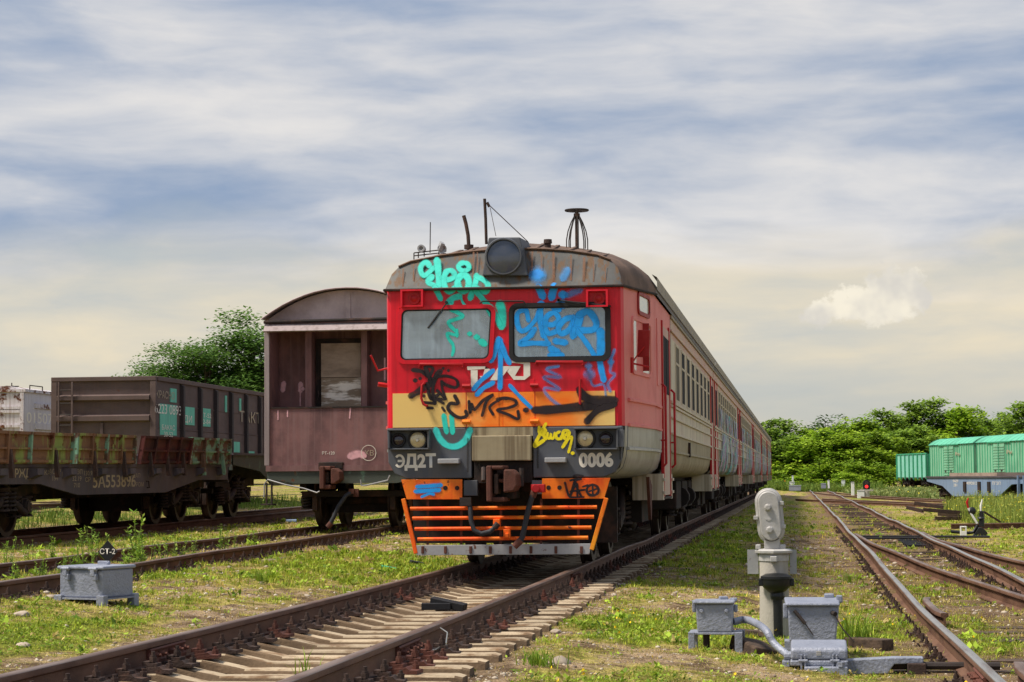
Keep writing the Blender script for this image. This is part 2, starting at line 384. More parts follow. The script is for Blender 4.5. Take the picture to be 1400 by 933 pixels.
M('maroon', srgb(136, 96, 94), .75, 0, .2, 1.2, col2=srgb(98, 70, 70), amt2=.48, sc2=(1.3,1.3,.9), sharp2=.14, rust=.1, rscale=2.2, rustcol=srgb(96, 52, 44), streak=.5, streakcol=srgb(134, 104, 102), bump=.15, fine=.08)
M('maroon_roof', srgb(184, 166, 168), .8, 0, .2, 1.2, col2=srgb(140, 122, 122), amt2=.45, sc2=(1,1,1), sharp2=.2, rust=.08, bump=.2)
M('canopy_pale', srgb(158, 144, 144), .7, 0, .12, 2, streak=.3, bump=.1)
M('plywood', srgb(164, 144, 128), .85, 0, .2, 2, col2=srgb(138, 120, 106), amt2=.45, sc2=(2,2,5), bump=.3)
M('worn_ply', srgb(140, 122, 104), .9, 0, .25, 4, col2=srgb(232, 222, 212), amt2=.5, sc2=(1.2,1.2,6), sharp2=.06, bump=.4)
M('green_iron', srgb(74, 80, 72), .75, 0, .25, 2, col2=srgb(104, 136, 116), amt2=.4, sc2=(2,2,2), sharp2=.06, rust=.3, bump=.3)
M('gondola', srgb(98, 82, 79), .8, 0, .2, 1.2, col2=srgb(80, 65, 62), amt2=.45, sc2=(.8,.8,2), sharp2=.2, rust=.12, streak=.3, streakcol=srgb(104, 80, 74), bump=.25, bscale=14, fine=.1)
M('gondola_dark', srgb(60, 52, 52), .8, 0, .2, 1.2, rust=.1, bump=.2)
M('aqua', srgb(104, 190, 166), .7, 0, .15, 2, streak=.3, streakcol=srgb(70, 120, 104), rust=.08)
M('white_rust', srgb(206, 200, 204), .7, 0, .12, 1.5, rust=.5, rscale=1.6, streak=.4, streakcol=srgb(120, 74, 52), bump=.3)
M('white_wagon', srgb(206, 202, 208), .7, 0, .12, 1.5, rust=.12, rscale=3, streak=.25, streakcol=srgb(120, 90, 80), bump=.2)
M('camo', srgb(130, 96, 70), .8, 0, .3, 2, col2=srgb(142, 160, 84), amt2=.42, sc2=(1,2.2,.8), sharp2=.06, rust=.4, rscale=3, bump=.3)
M('camo_aqua', srgb(130, 176, 148), .8, 0, .3, 2, col2=srgb(104, 80, 62), amt2=.52, sc2=(2,2,3), sharp2=.06, rust=.3, bump=.3)
M('dark_rust', srgb(98, 46, 40), .8, 0, .25, 2, col2=srgb(56, 28, 26), amt2=.5, sc2=(2,2,2), rust=.15, bump=.3)
M('sill_black', srgb(76, 72, 79), .7, 0, .2, 1.5, col2=srgb(106, 97, 106), amt2=.4, sc2=(1,1,1), sharp2=.25, streak=.3, streakcol=srgb(100, 84, 80), bump=.15)
M('green_wagon', srgb(132, 190, 156), .65, 0, .16, 1, col2=srgb(112, 168, 138), amt2=.45, sc2=(1,.4,.6), streak=.6, streakcol=srgb(84, 110, 84), rust=.14, rscale=2.5, bump=.1)
M('green_dark', srgb(62, 156, 118), .65, 0, .12, 1, bump=.1)
M('green_roof', srgb(100, 188, 156), .6, 0, .15, 1, col2=srgb(84, 164, 134), amt2=.45, sc2=(.6,.3,.6), rust=.1, rscale=2, streak=.3, streakcol=srgb(70, 150, 116), bump=.1)
M('aqua_wagon', srgb(140, 204, 186), .65, 0, .15, 1, streak=.5, streakcol=srgb(76, 130, 116), rust=.1, bump=.1)
M('blue_iron', srgb(124, 146, 176), .65, 0, .15, 1, streak=.35, streakcol=srgb(92, 100, 120), rust=.1, bump=.1)
M('stone', srgb(164, 150, 134), .9, 0, .3, 3, bump=.5, rnd=.3)
M('black_stuff', srgb(28, 28, 32), .6, 0, .2, 8, bump=.4)
M('litter_white', srgb(230, 230, 228), .7, 0, .05, 3)
M('litter_green', srgb(60, 170, 120), .5, 0, .1, 3)
M('bark', srgb(92, 78, 62), .9, 0, .3, 3, bump=.8, bscale=12)
M('lamp_lens', srgb(206, 190, 150), .15, .2, .15, 12, spec=.8)
M('lamp_dark', srgb(44, 34, 40), .12, 0, .1, 6, spec=.8)
M('chrome', srgb(190, 186, 178), .25, .8, .1, 6)
glass_mat('windshield', srgb(96, 112, 126), .07, .6, srgb(186, 196, 198), 1.0, (.9,1,2.2), coat=1.0, metal=.3)
glass_mat('pane_dark', srgb(26, 28, 38), .6, .04, srgb(70, 70, 74), .35, coat=0)
glass_mat('pane_grimy', srgb(60, 57, 52), .6, .06, srgb(150, 140, 120), .7, coat=0)
glass_mat('pane_bright', srgb(190, 184, 156), .12, .5, srgb(214, 208, 186), .8, (2,2,1))
glass_mat('flood_glass', srgb(40, 46, 62), .08, .7, srgb(90, 100, 120), .5)
M('cab_inside', srgb(150, 156, 150), .7, 0, .1, 2)
def windscreen_glass():
    m = bpy.data.materials.new('windscreen_glass'); m.use_nodes = True; t = NT(m.node_tree); MATS['windscreen_glass'] = m
    v = t.n('ShaderNodeTexCoord').outputs['Object']; n1 = t.noise(t.mapv(v, (1.1, 1, 1.6)), 1.0, 5, .6, .6); n2 = t.noise(t.mapv(v, (14, 1, 1.2)), 1.0, 4, .6); n3 = t.noise(v, 60, 3, .7)
    film = t.math('ADD', .22, t.math('ADD', t.math('MULTIPLY', t.step(n1, .35, .65), .34), t.math('ADD', t.math('MULTIPLY', t.step(n2, .45, .65), .14), t.math('MULTIPLY', n3, .12))), clamp=True)
    tr = t.n('ShaderNodeBsdfTransparent', ins={'Color': (.62, .68, .70, 1)}); df = t.n('ShaderNodeBsdfDiffuse', ins={'Color': srgb(158, 180, 198)})
    mx = t.n('ShaderNodeMixShader', ins={0: film, 1: tr.outputs[0], 2: df.outputs[0]}); gl = t.n('ShaderNodeBsdfGlossy', ins={'Color': (.95, .97, 1, 1), 'Roughness': .04})
    fr = t.n('ShaderNodeFresnel', ins={'IOR': 1.52}); ff = t.math('ADD', .10, fr.outputs[0], clamp=True)
    m2 = t.n('ShaderNodeMixShader', ins={0: ff, 1: mx.outputs[0], 2: gl.outputs[0]}); t.n('ShaderNodeOutputMaterial', ins={0: m2.outputs[0]})
windscreen_glass()
# ================================================================== GROUND
def ordinal(i):
    return ['first','second','third','fourth','fifth','sixth','seventh','eighth','ninth','tenth','eleventh','twelfth','thirteenth',
            'fourteenth','fifteenth','sixteenth','seventeenth','eighteenth','nineteenth','twentieth'][i]
PATCH = []           # (x, y, rx, ry, delta): bare or lush patches seen in the photograph
for px, py, rx, ry, dl in ((1112, 745, 1.0, 9, -.45), (1130, 800, .55, 3.0, -.18), (860, 893, 1.1, .6, -.2), (1045, 745, 1.5, 9, .12), (960, 740, 1.3, 6, .15),
                           (110, 850, 1.2, .9, .22), (60, 905, 1.2, .9, -.3), (300, 800, 1.6, 1.2, -.22), (330, 850, .9, .8, -.32), (480, 765, 1.6, 3.5, .28), (720, 905, .8, .6, -.3),
                           (900, 800, .9, 2.0, .2), (960, 860, 1.2, 1.6, .25), (1030, 905, 1.0, .8, .25), (780, 850, .8, 1.2, .1), (1330, 750, 2, 7, -.1), (640, 925, .9, .5, -.1)):
    p = onZ(px, py, float(gz(*onZ(px, py, 0.0)[:2]))); PATCH.append((p[0], p[1], rx, ry, dl))
def green(X, Y):
    X = np.asarray(X, float); Y = np.asarray(Y, float)
    v = .4*fbm(X, Y*.8, .55, 11, 3) + .6*fbm(X, Y*.7, 3.2, 21, 4)
    v = (v-.5)*1.75 + .485
    for x, y, rx, ry, dl in PATCH: v = v + dl*np.exp(-((X-x)/rx)**2-((Y-y)/ry)**2)
    # under and beside the tracks little grows
    v = v - .42*np.exp(-((X+3.55)/1.45)**6) - .12*np.exp(-((X+8.6)/1.5)**6)*np.where(Y > 26, 1, .2) - .5*np.exp(-((X+14.5)/1.7)**6) - .12*np.exp(-((X-2)/1.4)**6)
    return np.clip(v, 0, 1)
def grid(xs, ys):
    X, Y = np.meshgrid(xs, ys); n, m = len(xs), len(ys)
    V = np.stack([X.ravel(), Y.ravel(), gz(X.ravel(), Y.ravel())], 1)
    i = (np.arange(m-1)[:, None]*n + np.arange(n-1)[None]).ravel()
    return V, np.stack([i, i+1, i+n+1, i+n], 1)
xs = np.unique(np.round(np.concatenate([np.arange(-16, 7, .12), np.arange(-34, -16, .6), np.arange(7, 60, 1.2), -34-np.geomspace(1, 1900, 26), 60+np.geomspace(1, 1900, 26)]), 3))
ys = np.unique(np.round(np.concatenate([np.arange(8, 40, .14), 40+np.geomspace(.2, 4000, 130), -np.geomspace(1, 300, 8), np.arange(0, 8, 1.0)]), 3))
V, Q = grid(xs, ys)
me = bpy.data.meshes.new('ground'); me.vertices.add(len(V)); me.vertices.foreach_set('co', V.ravel())
me.loops.add(Q.size); me.loops.foreach_set('vertex_index', Q.ravel().astype(np.int32)); me.polygons.add(len(Q))
me.polygons.foreach_set('loop_start', np.arange(0, Q.size, 4, dtype=np.int32)); me.update()
me.polygons.foreach_set('use_smooth', np.ones(len(Q), bool))
a = me.attributes.new('g', 'FLOAT', 'POINT'); a.data.foreach_set('value', green(V[:, 0], V[:, 1]).astype(np.float32))
a = me.attributes.new('bed', 'FLOAT', 'POINT')
bed = np.exp(-((V[:, 0]+3.55)/1.5)**6) + .8*np.exp(-((V[:, 0]-2.0)/1.5)**6) + .6*np.exp(-((V[:, 0]+14.5)/2.2)**6) + .5*np.exp(-((V[:, 0]+8.7)/1.5)**6)
a.data.foreach_set('value', np.clip(bed, 0, 1).astype(np.float32))
gm = bpy.data.materials.new('yard_ground'); gm.use_nodes = True; t = NT(gm.node_tree)
tc = t.n('ShaderNodeTexCoord'); vec = tc.outputs['Object']
ag = t.n('ShaderNodeAttribute', attribute_name='g').outputs['Fac']; ab = t.n('ShaderNodeAttribute', attribute_name='bed').outputs['Fac']
nf = t.noise(vec, 9, 6, .7); nm = t.noise(vec, 2.2, 5, .65); nx = t.noise(vec, 45, 4, .7)
gg = t.math('ADD', ag, t.math('MULTIPLY', t.math('SUBTRACT', nf, .5), .7))
dirt = t.mix(t.step(nm, .38, .6), srgb(98, 78, 58), srgb(182, 156, 124))
vo = t.n('ShaderNodeTexVoronoi', ins={'Vector': vec, 'Scale': 26.0})
dirt = t.mix(t.math('MULTIPLY', t.step(vo.outputs['Distance'], .30, .12), t.step(nm, .4, .6)), dirt, t.mix(nx, srgb(150, 136, 120), srgb(206, 190, 170)))
dry = t.mix(t.step(t.noise(vec, 5, 5, .7), .4, .6), srgb(118, 106, 52), srgb(192, 176, 100))
grn = t.mix(t.step(t.noise(vec, 6, 5, .7), .4, .6), srgb(88, 98, 30), srgb(150, 156, 56))
c = t.mix(t.step(gg, .25, .47), dirt, dry)
c = t.mix(t.step(gg, .45, .72), c, grn)
bedc = t.mix(nf, srgb(84, 66, 50), srgb(128, 104, 80))
c = t.mix(t.math('MULTIPLY', ab, t.math('ADD', .45, t.math('MULTIPLY', nm, .7)), clamp=True), c, bedc)
sp = t.n('ShaderNodeMapRange', ins={'Value': nx, 'From Min': .34, 'From Max': .66, 'To Min': .5, 'To Max': 1.5}).outputs[0]
c = t.n('ShaderNodeVectorMath', operation='SCALE', ins={0: c, 'Scale': sp}).outputs[0]
b = t.n('ShaderNodeBsdfPrincipled', ins={'Base Color': c, 'Roughness': .95}); b.inputs['Specular IOR Level'].default_value = .15
bn = t.n('ShaderNodeBump', ins={'Strength': 1.0, 'Distance': .05, 'Height': t.math('ADD', t.noise(vec, 22, 5, .7), t.math('MULTIPLY', t.noise(vec, 70, 3, .7), .4))})
t.nt.links.new(bn.outputs[0], b.inputs['Normal']); t.n('ShaderNodeOutputMaterial', ins={0: b.outputs[0]})
me.materials.append(gm)
ground = put(bpy.data.objects.new('ground', me)); ground['kind'] = 'structure'

# ================================================================== TRACKS
GA = 1.595/2
def track_root(name, label):
    o = bpy.data.objects.new(name, None); put(o); o['kind'] = 'structure'; o['label'] = label
    o.empty_display_size = .2
    return o
RP = [(-.075, -.18), (-.075, -.165), (-.012, -.145), (-.010, -.055), (-.037, -.04), (-.0375, -.008), (-.03, -.001), (.03, -.001), (.0375, -.008), (.037, -.04), (.010, -.055), (.012, -.145), (.075, -.165), (.075, -.18)]
def make_rail(parent, path, mat_top='rail_top', name='rail'):
    """path: list of (x, y, z of rail head)"""
    P = [Vector(p) for p in path]; k = len(P); mb = MB(); secs = []
    for i, p in enumerate(P):
        d = (P[min(i+1, k-1)]-P[max(i-1, 0)]); d.z = 0; d.normalize(); s = Vector((d.y, -d.x, 0))
        secs.append([p + s*x + Vector((0, 0, z)) for x, z in RP])
    mb.loft(secs, True, True)
    o = mb.build(name, MATS['rail_side'], parent, 50)
    o.data.materials.append(MATS[mat_top])
    n = len(RP); mi = [0]*len(o.data.polygons)
    for i in range(k-1):
        for j in (5, 6, 7): mi[i*n+j] = 1
    o.data.polygons.foreach_set('material_index', mi)
    return o
def yrange(y0, y1, step): return list(np.arange(y0, y1+1e-6, step))
# --- sleepers
def concrete_sleeper(mat):
    mb = MB(); secs = []
    for x, z, wt in ((-1.35,.0,.09), (-1.30,.012,.10), (-.62,.012,.10), (-.32,-.05,.09), (.32,-.05,.09), (.62,.012,.10), (1.30,.012,.10), (1.35,0,.09)):
        secs.append([(x, -.145, -.2), (x, -wt, z-.012), (x, -wt+.014, z), (x, wt-.014, z), (x, wt, z-.012), (x, .145, -.2)])
    mb.loft(secs, True, True); me = mb.mesh('sleeper', MATS[mat], 30); me.materials.append(MATS['soiled_shaded_concrete'])
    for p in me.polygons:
        if p.normal.z < .75: p.material_index = 1  # steep faces get the darker tone, standing in for their shade
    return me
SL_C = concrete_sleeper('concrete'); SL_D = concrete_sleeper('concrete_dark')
def wood_sleeper():
    mb = MB(); mb.box(-1.37, 1.37, -.125, .125, -.16, .0)
    return mb.mesh('sleeper', MATS['old_wood'])
SL_W = wood_sleeper()
def clip_mesh(mat):
    """bolted rail fastening: base plate, clamp and two bolts; +x is away from the rail"""
    mb = MB()
    mb.prism([(.0,0), (.22,0), (.22,.022), (.17,.026), (.15,.045), (.12,.04), (.0,.03)], 'y', -.075, .075)
    mb.box(.055, .125, -.05, .05, .03, .062); mb.box(.03, .075, -.045, .045, .05, .074)
    mb.cyl((.088,0,.06), (.088,0,.135), .013, n=8); mb.cyl((.088,0,.068), (.088,0,.098), .027, n=6); mb.cyl((.088,0,.098), (.088,0,.108), .02, n=8)
    mb.cyl((.185,.035,.02), (.185,.035,.075), .012, n=8); mb.cyl((.185,.035,.024), (.185,.035,.055), .024, n=6)
    return mb.mesh('rail_clip', MATS[mat])
CLIP = clip_mesh('iron_rust'); CLIP_R = clip_mesh('iron_red')
def fishplate(parent, x, y, z, side, name='fishplate', rz=0):
    mb = MB(); s = side
    mb.prism([(s*.014,-.15), (s*.05,-.148), (s*.055,-.125), (s*.034,-.10), (s*.034,-.075), (s*.05,-.055), (s*.042,-.045), (s*.014,-.05)], 'y', -.4, .4)
    for yy in (-.32, -.19, .05, .19, .32): mb.cyl((s*.034,yy,-.09), (s*.075,yy,-.09), .02, n=6); mb.cyl((s*.075,yy,-.09), (s*.095,yy,-.09), .011, n=8)
    o = mb.build(name, MATS['iron_red'], parent, loc=(x, y, z)); o.rotation_euler = (0, 0, rz); return o
TX, TY, ZR = -3.55, 25.75, .18
def main_x(Y): return TX + .00055*np.clip(28-Y, 0, 25)**2
def main_z(Y): return ZR + float(near_rise(Y)) - .02*math.exp(-((Y-38.5)/2.2)**2) + .012*math.exp(-((Y-33)/3)**2)
tr1 = track_root('railway_track', 'track with pale concrete sleepers running under the red train')
P = yrange(6, 30, 1.0)+yrange(31, 60, 1.0)+yrange(64, 220, 6)
for s in (-1, 1): make_rail(tr1, [(main_x(y)+s*GA, y, main_z(y)) for y in P])
ys1 = np.arange(9.2, 150, .57)
far = MB(); farc = MB()
for i, y in enumerate(ys1):
    x = main_x(y); z = main_z(y)-.18
    jit = random.uniform(-.03, .03)
    if y < 64:
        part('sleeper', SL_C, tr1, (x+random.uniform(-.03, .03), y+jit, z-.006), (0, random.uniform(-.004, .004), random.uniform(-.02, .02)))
        for rs in (-1, 1):
            for s in (-1, 1):
                if rs*s == -1 and rs == 1 and y > 34: continue
                m = CLIP_R if (random.random() < .2) else CLIP
                part('rail_clip', m, tr1, (x+rs*GA+s*.055, y+jit, z+.002), (0, random.uniform(-.05, .05), (0 if s > 0 else math.pi)+random.uniform(-.12, .12)))
    else:
        far.box(x-1.35, x+1.35, y-.12, y+.12, z-.2, z-.004)
        farc.box(x+GA+.06, x+GA+.27, y-.07, y+.07, z, z+.1)
o = far.build('far_sleepers', MATS['concrete'], tr1); o['kind'] = 'stuff'
o = farc.build('far_rail_clips', MATS['iron_rust'], tr1); o['kind'] = 'stuff'
for px, py, rs, sd in ((178, 872, -1, 1), (515, 868, 1, 1), (792, 770, 1, 1)):
    q = onZ(px, py, .25); y = q[1]; fishplate(tr1, main_x(y)+rs*GA, y, main_z(y), sd)
# bond wire across the near joint
q = onZ(520, 868, .2); y = q[1]; x = main_x(y)+GA+.06; z = main_z(y)
mb = MB()
for k in range(2):
    mb.tube([(x, y-.42, z-.09), (x+.02, y-.3, z-.13-.02*k), (x+.06, y-.05, z-.14), (x+.1, y+.15, z-.11-.02*k), (x+.08, y+.33, z-.05), (x+.02, y+.38, z-.02)], .006, 6)
mb.build('bond_wire', MATS['chrome'], tr1, 60)

# --- second track (maroon coach)
def t2x(Y): return -8.45 - .028*(Y-22)
def t2z(Y): return .345
tr2 = track_root('railway_track', 'track with concrete sleepers in front of the maroon coach')
P = yrange(6, 60, 2.0)+yrange(64, 150, 8)
for s in (-1, 1): make_rail(tr2, [(t2x(y)+s*GA, y, t2z(y)+.008*math.sin(y*.7+s)) for y in P])
far = MB()
for i, y in enumerate(np.arange(12, 90, .57)):
    x = t2x(y); z = t2z(y)-.18
    if y < 56:
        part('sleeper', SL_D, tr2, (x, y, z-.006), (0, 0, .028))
        if y > 16:
            for rs, s in ((1, 1), (-1, 1)):
                part('rail_clip', CLIP, tr2, (x+rs*GA+s*.055, y, z+.002), (0, 0, (0 if s > 0 else math.pi)+random.uniform(-.1, .1)))
    else: far.box(x-1.35, x+1.35, y-.12, y+.12, z-.2, z-.004)
o = far.build('far_sleepers', MATS['concrete_dark'], tr2); o['kind'] = 'stuff'
# --- third, fourth and fifth tracks (freight wagons)
def side_track(label, xc, zf, y0, y1, sleepers=True, ysl=None):
    tr = track_root('railway_track', label)
    for s in (-1, 1): make_rail(tr, [(xc+s*GA, y, zf(y)) for y in yrange(y0, y1, 4)])
    far = MB()
    for y in np.arange(ysl[0], ysl[1], .6):
        if y < ysl[0]+40: part('sleeper', SL_W, tr, (xc+random.uniform(-.05, .05), y, zf(y)-.186), (0, 0, random.uniform(-.02, .02)))
        else: far.box(xc-1.35, xc+1.35, y-.12, y+.12, zf(y)-.35, zf(y)-.186)
    if far.v: far.build('far_sleepers', MATS['old_wood'], tr)['kind'] = 'stuff'
    return tr
T3X, T4X, T5X = -14.45, -20.0, -26.9
t3z = lambda y: .345 + .0045*(y-36)
t4z = lambda y: .74
t5z = lambda y: .80
side_track('dark rails under the drop-sided flat wagon', T3X, t3z, 14, 150, ysl=(22, 110))
side_track('rails under the brown open wagon', T4X, t4z, 30, 150, ysl=(50, 90))
side_track('rails under the rust-spotted white wagon', T5X, t5z, 40, 150, ysl=(60, 90))

# --- right-hand track with its turnout
RX = 2.02
def rx(Y): return RX + .012*math.sin(Y*.19) + (-.0009*max(0, Y-90))
def rz_(Y, s): return -.045 + min(1, Y/45)*(.02*math.sin(Y*.23+s*.7) + .010*math.sin(Y*.6+s*2)) + (.05*max(0, (22-Y))/10)
tr3 = track_root('railway_track', 'bright worn rails of the right-hand track curving past the dwarf signal')
P = yrange(7, 90, 1.0)+yrange(94, 260, 6)
make_rail(tr3, [(rx(y)-GA+.02, y, rz_(y, -1)) for y in P], 'rail_shiny')
make_rail(tr3, [(rx(y)+GA, y, rz_(y, 1)) for y in P], 'rail_shiny')
def dv(Y): return max(0, 52-Y)**2/(2*330.0)
P = yrange(10, 51, 1.0)
make_rail(tr3, [(rx(y)-GA+.12+dv(y)*1.0, y, rz_(y, -1)-.004) for y in P], 'rail_top', 'blade_rail')
make_rail(tr3, [(rx(y)+GA+.08+dv(y), y, rz_(y, 1)-.004) for y in P], 'rail_top', 'blade_rail')
# check rails: short bent lengths beside the running rail
for y0, y1, x0 in ((21.2, 24.0, .13), (12.0, 15.2, .22)):
    pts = [(rx(y)-GA+.02+x0+.04*((y-(y0+y1)/2)/((y1-y0)/2))**6, y, rz_(y, -1)+.005) for y in np.linspace(y0, y1, 9)]
    make_rail(tr3, pts, 'rail_top', 'check_rail')
far = MB()
for i, y in enumerate(np.arange(10.5, 120, .56)):
    wide = 1.25 if 14 < y < 52 else 1.0
    z = -.045-.18-.004+random.uniform(-.03, .012) + (.05*max(0, (22-y))/10)
    if y < 62:
        part('sleeper', SL_W, tr3, (RX-.05+(wide-1)*1.37+random.uniform(-.12, .12), y, z), (random.uniform(-.03, .03), 0, random.uniform(-.03, .03)), (wide, 1, 1))
        if y > 13: 
            for rs, s in ((-1, -1), (1, -1)):
                if random.random() < .75: part('rail_clip', CLIP, tr3, (rx(y)+rs*GA+s*.055, y, z+.002), (0, 0, math.pi+random.uniform(-.2, .2)), (.8, .8, .8))
    elif random.random() < .8: far.box(RX-1.3, RX+1.3, y-.12, y+.12, z-.1, z+.012)
far.build('far_sleepers', MATS['old_wood'], tr3)['kind'] = 'stuff'
fishplate(tr3, rx(14.6)-GA+.02, 14.9, rz_(14.9, -1), -1)
# black slide plates at the blade tips
for k in range(9):
    y = 51-k*.62
    part('slide_plate', MB().box(-.28, .28, -.1, .1, -.02, .02).mesh('slide_plate', MATS['black_stuff']) if k == 0 else tr3.children[-1].data, tr3, (rx(y)+GA-.28, y, -.205))
# operating rod across the blades
MB().cyl((rx(50)-GA+.1, 50.4, -.13), (4.4, 50.4, -.15), .028, n=8).build('switch_rod', MATS['black_stuff'], tr3)
MB().cyl((rx(50)-GA+.1, 49.2, -.14), (rx(50)+GA, 49.2, -.14), .022, n=8).build('stretcher_rod', MATS['black_stuff'], tr3)
# --- branch curving away to the right in the distance
tr4 = track_root('railway_track', 'rusty branch rails leaving to the right behind the red signal')
def bx(Y): u = (190-Y)/100.0; return 2.0 + 1.6*u + 9.5*u*u
P = yrange(74, 190, 4)
for s in (-1, 1): make_rail(tr4, [(bx(y)+s*GA, y, -.10) for y in P])
far = MB()
for y in np.arange(76, 186, .7): far.cbox((bx(y), y, -.3), (2.6, .25, .1), (0, 0, .12))
far.build('far_sleepers', MATS['old_wood'], tr4)['kind'] = 'stuff'
# --- disused rails lying in the weeds at the right
tr5 = track_root('railway_track', 'dark disused rail in the weeds behind the switch stand')
make_rail(tr5, [(x, 60.0+.35*(x-4), -.06) for x in np.arange(4.2, 14, 1.0)])
# ================================================================== RED COMMUTER TRAIN
HW = 1.70; ZB, ZM, ZE = 1.125, 1.745, 3.53
def FP(px, py, y=0.0):
    p = onY(px, py, TY+y); return p[0]-TX, p[2]-ZR
def VP_(px, py):                      # point on the sloping visor
    y = 0.0
    for _ in range(12):
        x, z = FP(px, py, y); y = max(0, (z-3.45))*.42
    return x, y, z
def SP(px, py, hw=HW):
    p = onX(px, py, TX+hw); return p[1]-TY, p[2]-ZR
def kx(z): return float(np.interp(z, [1.10, 1.125, 1.16, 1.24, 1.36, 1.52, 1.75, 4], [.70, .80, .90, .955, .98, .995, 1, 1]))
def side_strip(mb, ys_hw, zs, both=True):
    for s in ((-1, 1) if both else (1,)):
        mb.loft([[(s*h*kx(z), y, z) for z in zs] for y, h in ys_hw])
def box_front(name, px0, py0, px1, py1, y0, y1, mat, parent, bev=0.0):
    x0, z1 = FP(px0, py0, y0); x1, z0 = FP(px1, py1, y0)
    return MB().box(min(x0, x1), max(x0, x1), y0, y1, min(z0, z1), max(z0, z1)).build(name, MATS[mat], parent, bev=bev)
def roundrect(x0, x1, z0, z1, r, n=5):
    out = []
    for cx, cz, a0 in ((x1-r, z1-r, 0), (x0+r, z1-r, 90), (x0+r, z0+r, 180), (x1-r, z0+r, 270)):
        for i in range(n+1):
            a = R(a0+90*i/n); out.append((cx+r*math.cos(a), cz+r*math.sin(a)))
    return out
def ring_y(mb, outer, inner, y0, y1):
    n = len(outer)
    vs = [(x, y, z) for y in (y0, y1) for x, z in outer] + [(x, y, z) for y in (y0, y1) for x, z in inner]
    fs = []
    for i in range(n):
        j = (i+1) % n
        fs += [(i, j, n+j, n+i), (2*n+i, 3*n+i, 3*n+j, 2*n+j), (i, 2*n+i, 2*n+j, j), (n+i, n+j, 3*n+j, 3*n+i)]
    mb.add(vs, fs)

# ---- bogie (shared meshes)
def bogie_meshes():
    d = {}
    mb = MB(); mb.lathe([(.09,-.08), (.09,.02), (.16,.03), (.2,-.01), (.42,-.03), (.45,-.045), (.525,-.05), (.53,-.075), (.56,-.08), (.56,-.105), (.45,-.11), (.4,-.08), (.18,-.09), (.09,-.1)], axis='x', n=28)
    d['wheel'] = mb.mesh('wheel', MATS['wheel_iron'], 40)
    mb = MB(); mb.lathe([(.526,-.049), (.526,-.025), (.532,.045), (.44,.048), (.44,-.049)], axis='x', n=28); d['tyre'] = mb.mesh('tyre', MATS['wheel_rim'], 40)
    mb = MB(); mb.cyl((-.72,0,0), (.72,0,0), .085, n=12); mb.cyl((-1.12,0,0), (1.12,0,0), .06, n=10); d['axle'] = mb.mesh('axle', MATS['under_dark'], 40)
    mb = MB()
    mb.prism([(-1.75,.62), (-1.75,.78), (-1.2,.82), (-.55,.74), (-.4,.52), (.4,.52), (.55,.74), (1.2,.82), (1.75,.78), (1.75,.62), (1.3,.64), (.75,.56), (.5,.36), (-.5,.36), (-.75,.56), (-1.3,.64)], 'x', -.07, .07)
    d['side_frame'] = mb.mesh('side_frame', MATS['under_dark'])
    mb = MB(); mb.cbox((0,0,.53), (.22,.3,.3)); mb.cyl((-.02,0,.53), (.17,0,.53), .13, n=14); mb.cyl((.17,0,.53), (.19,0,.53), .09, n=12)
    d['axle_box'] = mb.mesh('axle_box', MATS['black_iron'])
    mb = MB(); mb.coil((0,0,.0), .095, .022, .30, 5); mb.cyl((0,0,-.03), (0,0,0), .13, n=12); mb.cyl((0,0,.3), (0,0,.33), .13, n=12); mb.cyl((0,0,0), (0,0,.3), .05, n=8)
    d['spring'] = mb.mesh('spring', MATS['black_iron'], 50)
    mb = MB(); mb.cbox((0,0,.62), (2.1,.5,.2)); mb.cbox((0,-1.72,.66), (2.1,.12,.12)); mb.cbox((0,1.72,.66), (2.1,.12,.12)); mb.cbox((0,.75,.5), (1.2,.6,.45)); mb.cbox((0,-.75,.5), (1.2,.6,.45))
    d['bolster'] = mb.mesh('bolster', MATS['under_dark'])
    mb = MB(); mb.tube([(0,-.5,.95), (0,-.3,.8), (0,-.05,.6), (.02,.2,.5)], [.05,.055,.075,.08], 8); mb.cyl((0,.2,.5), (.02,.45,.42), .07, n=8); d['damper'] = mb.mesh('damper', MATS['black_iron'], 50)
    mb = MB(); mb.prism([(-.06,-.16), (.06,-.2), (.05,.18), (-.05,.2)], 'x', -.05, .05); mb.beam((0,0,.15), (0,.05,.5), .05, .05); d['brake_block'] = mb.mesh('brake_block', MATS['iron_rust'])
    return d
BG = bogie_meshes()
def add_bogie(root, y, base=2.5, xb=1.02, full=True):
    b = bpy.data.objects.new('bogie', None); put(b, root); b.location = (0, y, 0); b.empty_display_size = .2
    for e in (-1, 1):
        ya = e*base/2
        part('axle', BG['axle'], b, (0, ya, .525))
        for s in (-1, 1):
            part('wheel', BG['wheel'], b, (s*.79, ya, .525), (0, 0, 0 if s > 0 else math.pi))
            part('tyre', BG['tyre'], b, (s*.79, ya, .525), (0, 0, 0 if s > 0 else math.pi))
            part('axle_box', BG['axle_box'], b, (s*xb, ya, 0), (0, 0, 0 if s > 0 else math.pi))
            if full:
                for q in (-1, 1): part('spring', BG['spring'], b, (s*(xb+.02), ya+q*.27, .38))
                part('brake_block', BG['brake_block'], b, (s*.8, ya+.56*e, .5))
                part('damper', BG['damper'], b, (s*(xb+.12), ya-e*.55, 0), (0, 0, 0 if e > 0 else math.pi))
    for s in (-1, 1):
        part('side_frame', BG['side_frame'], b, (s*(xb+.01), 0, .12))
        for q in (-.18, .18): part('spring', BG['spring'], b, (s*(xb+.1), q, .5), scale=(1.2, 1.2, 1.1))
    part('bolster', BG['bolster'], b)
    return b

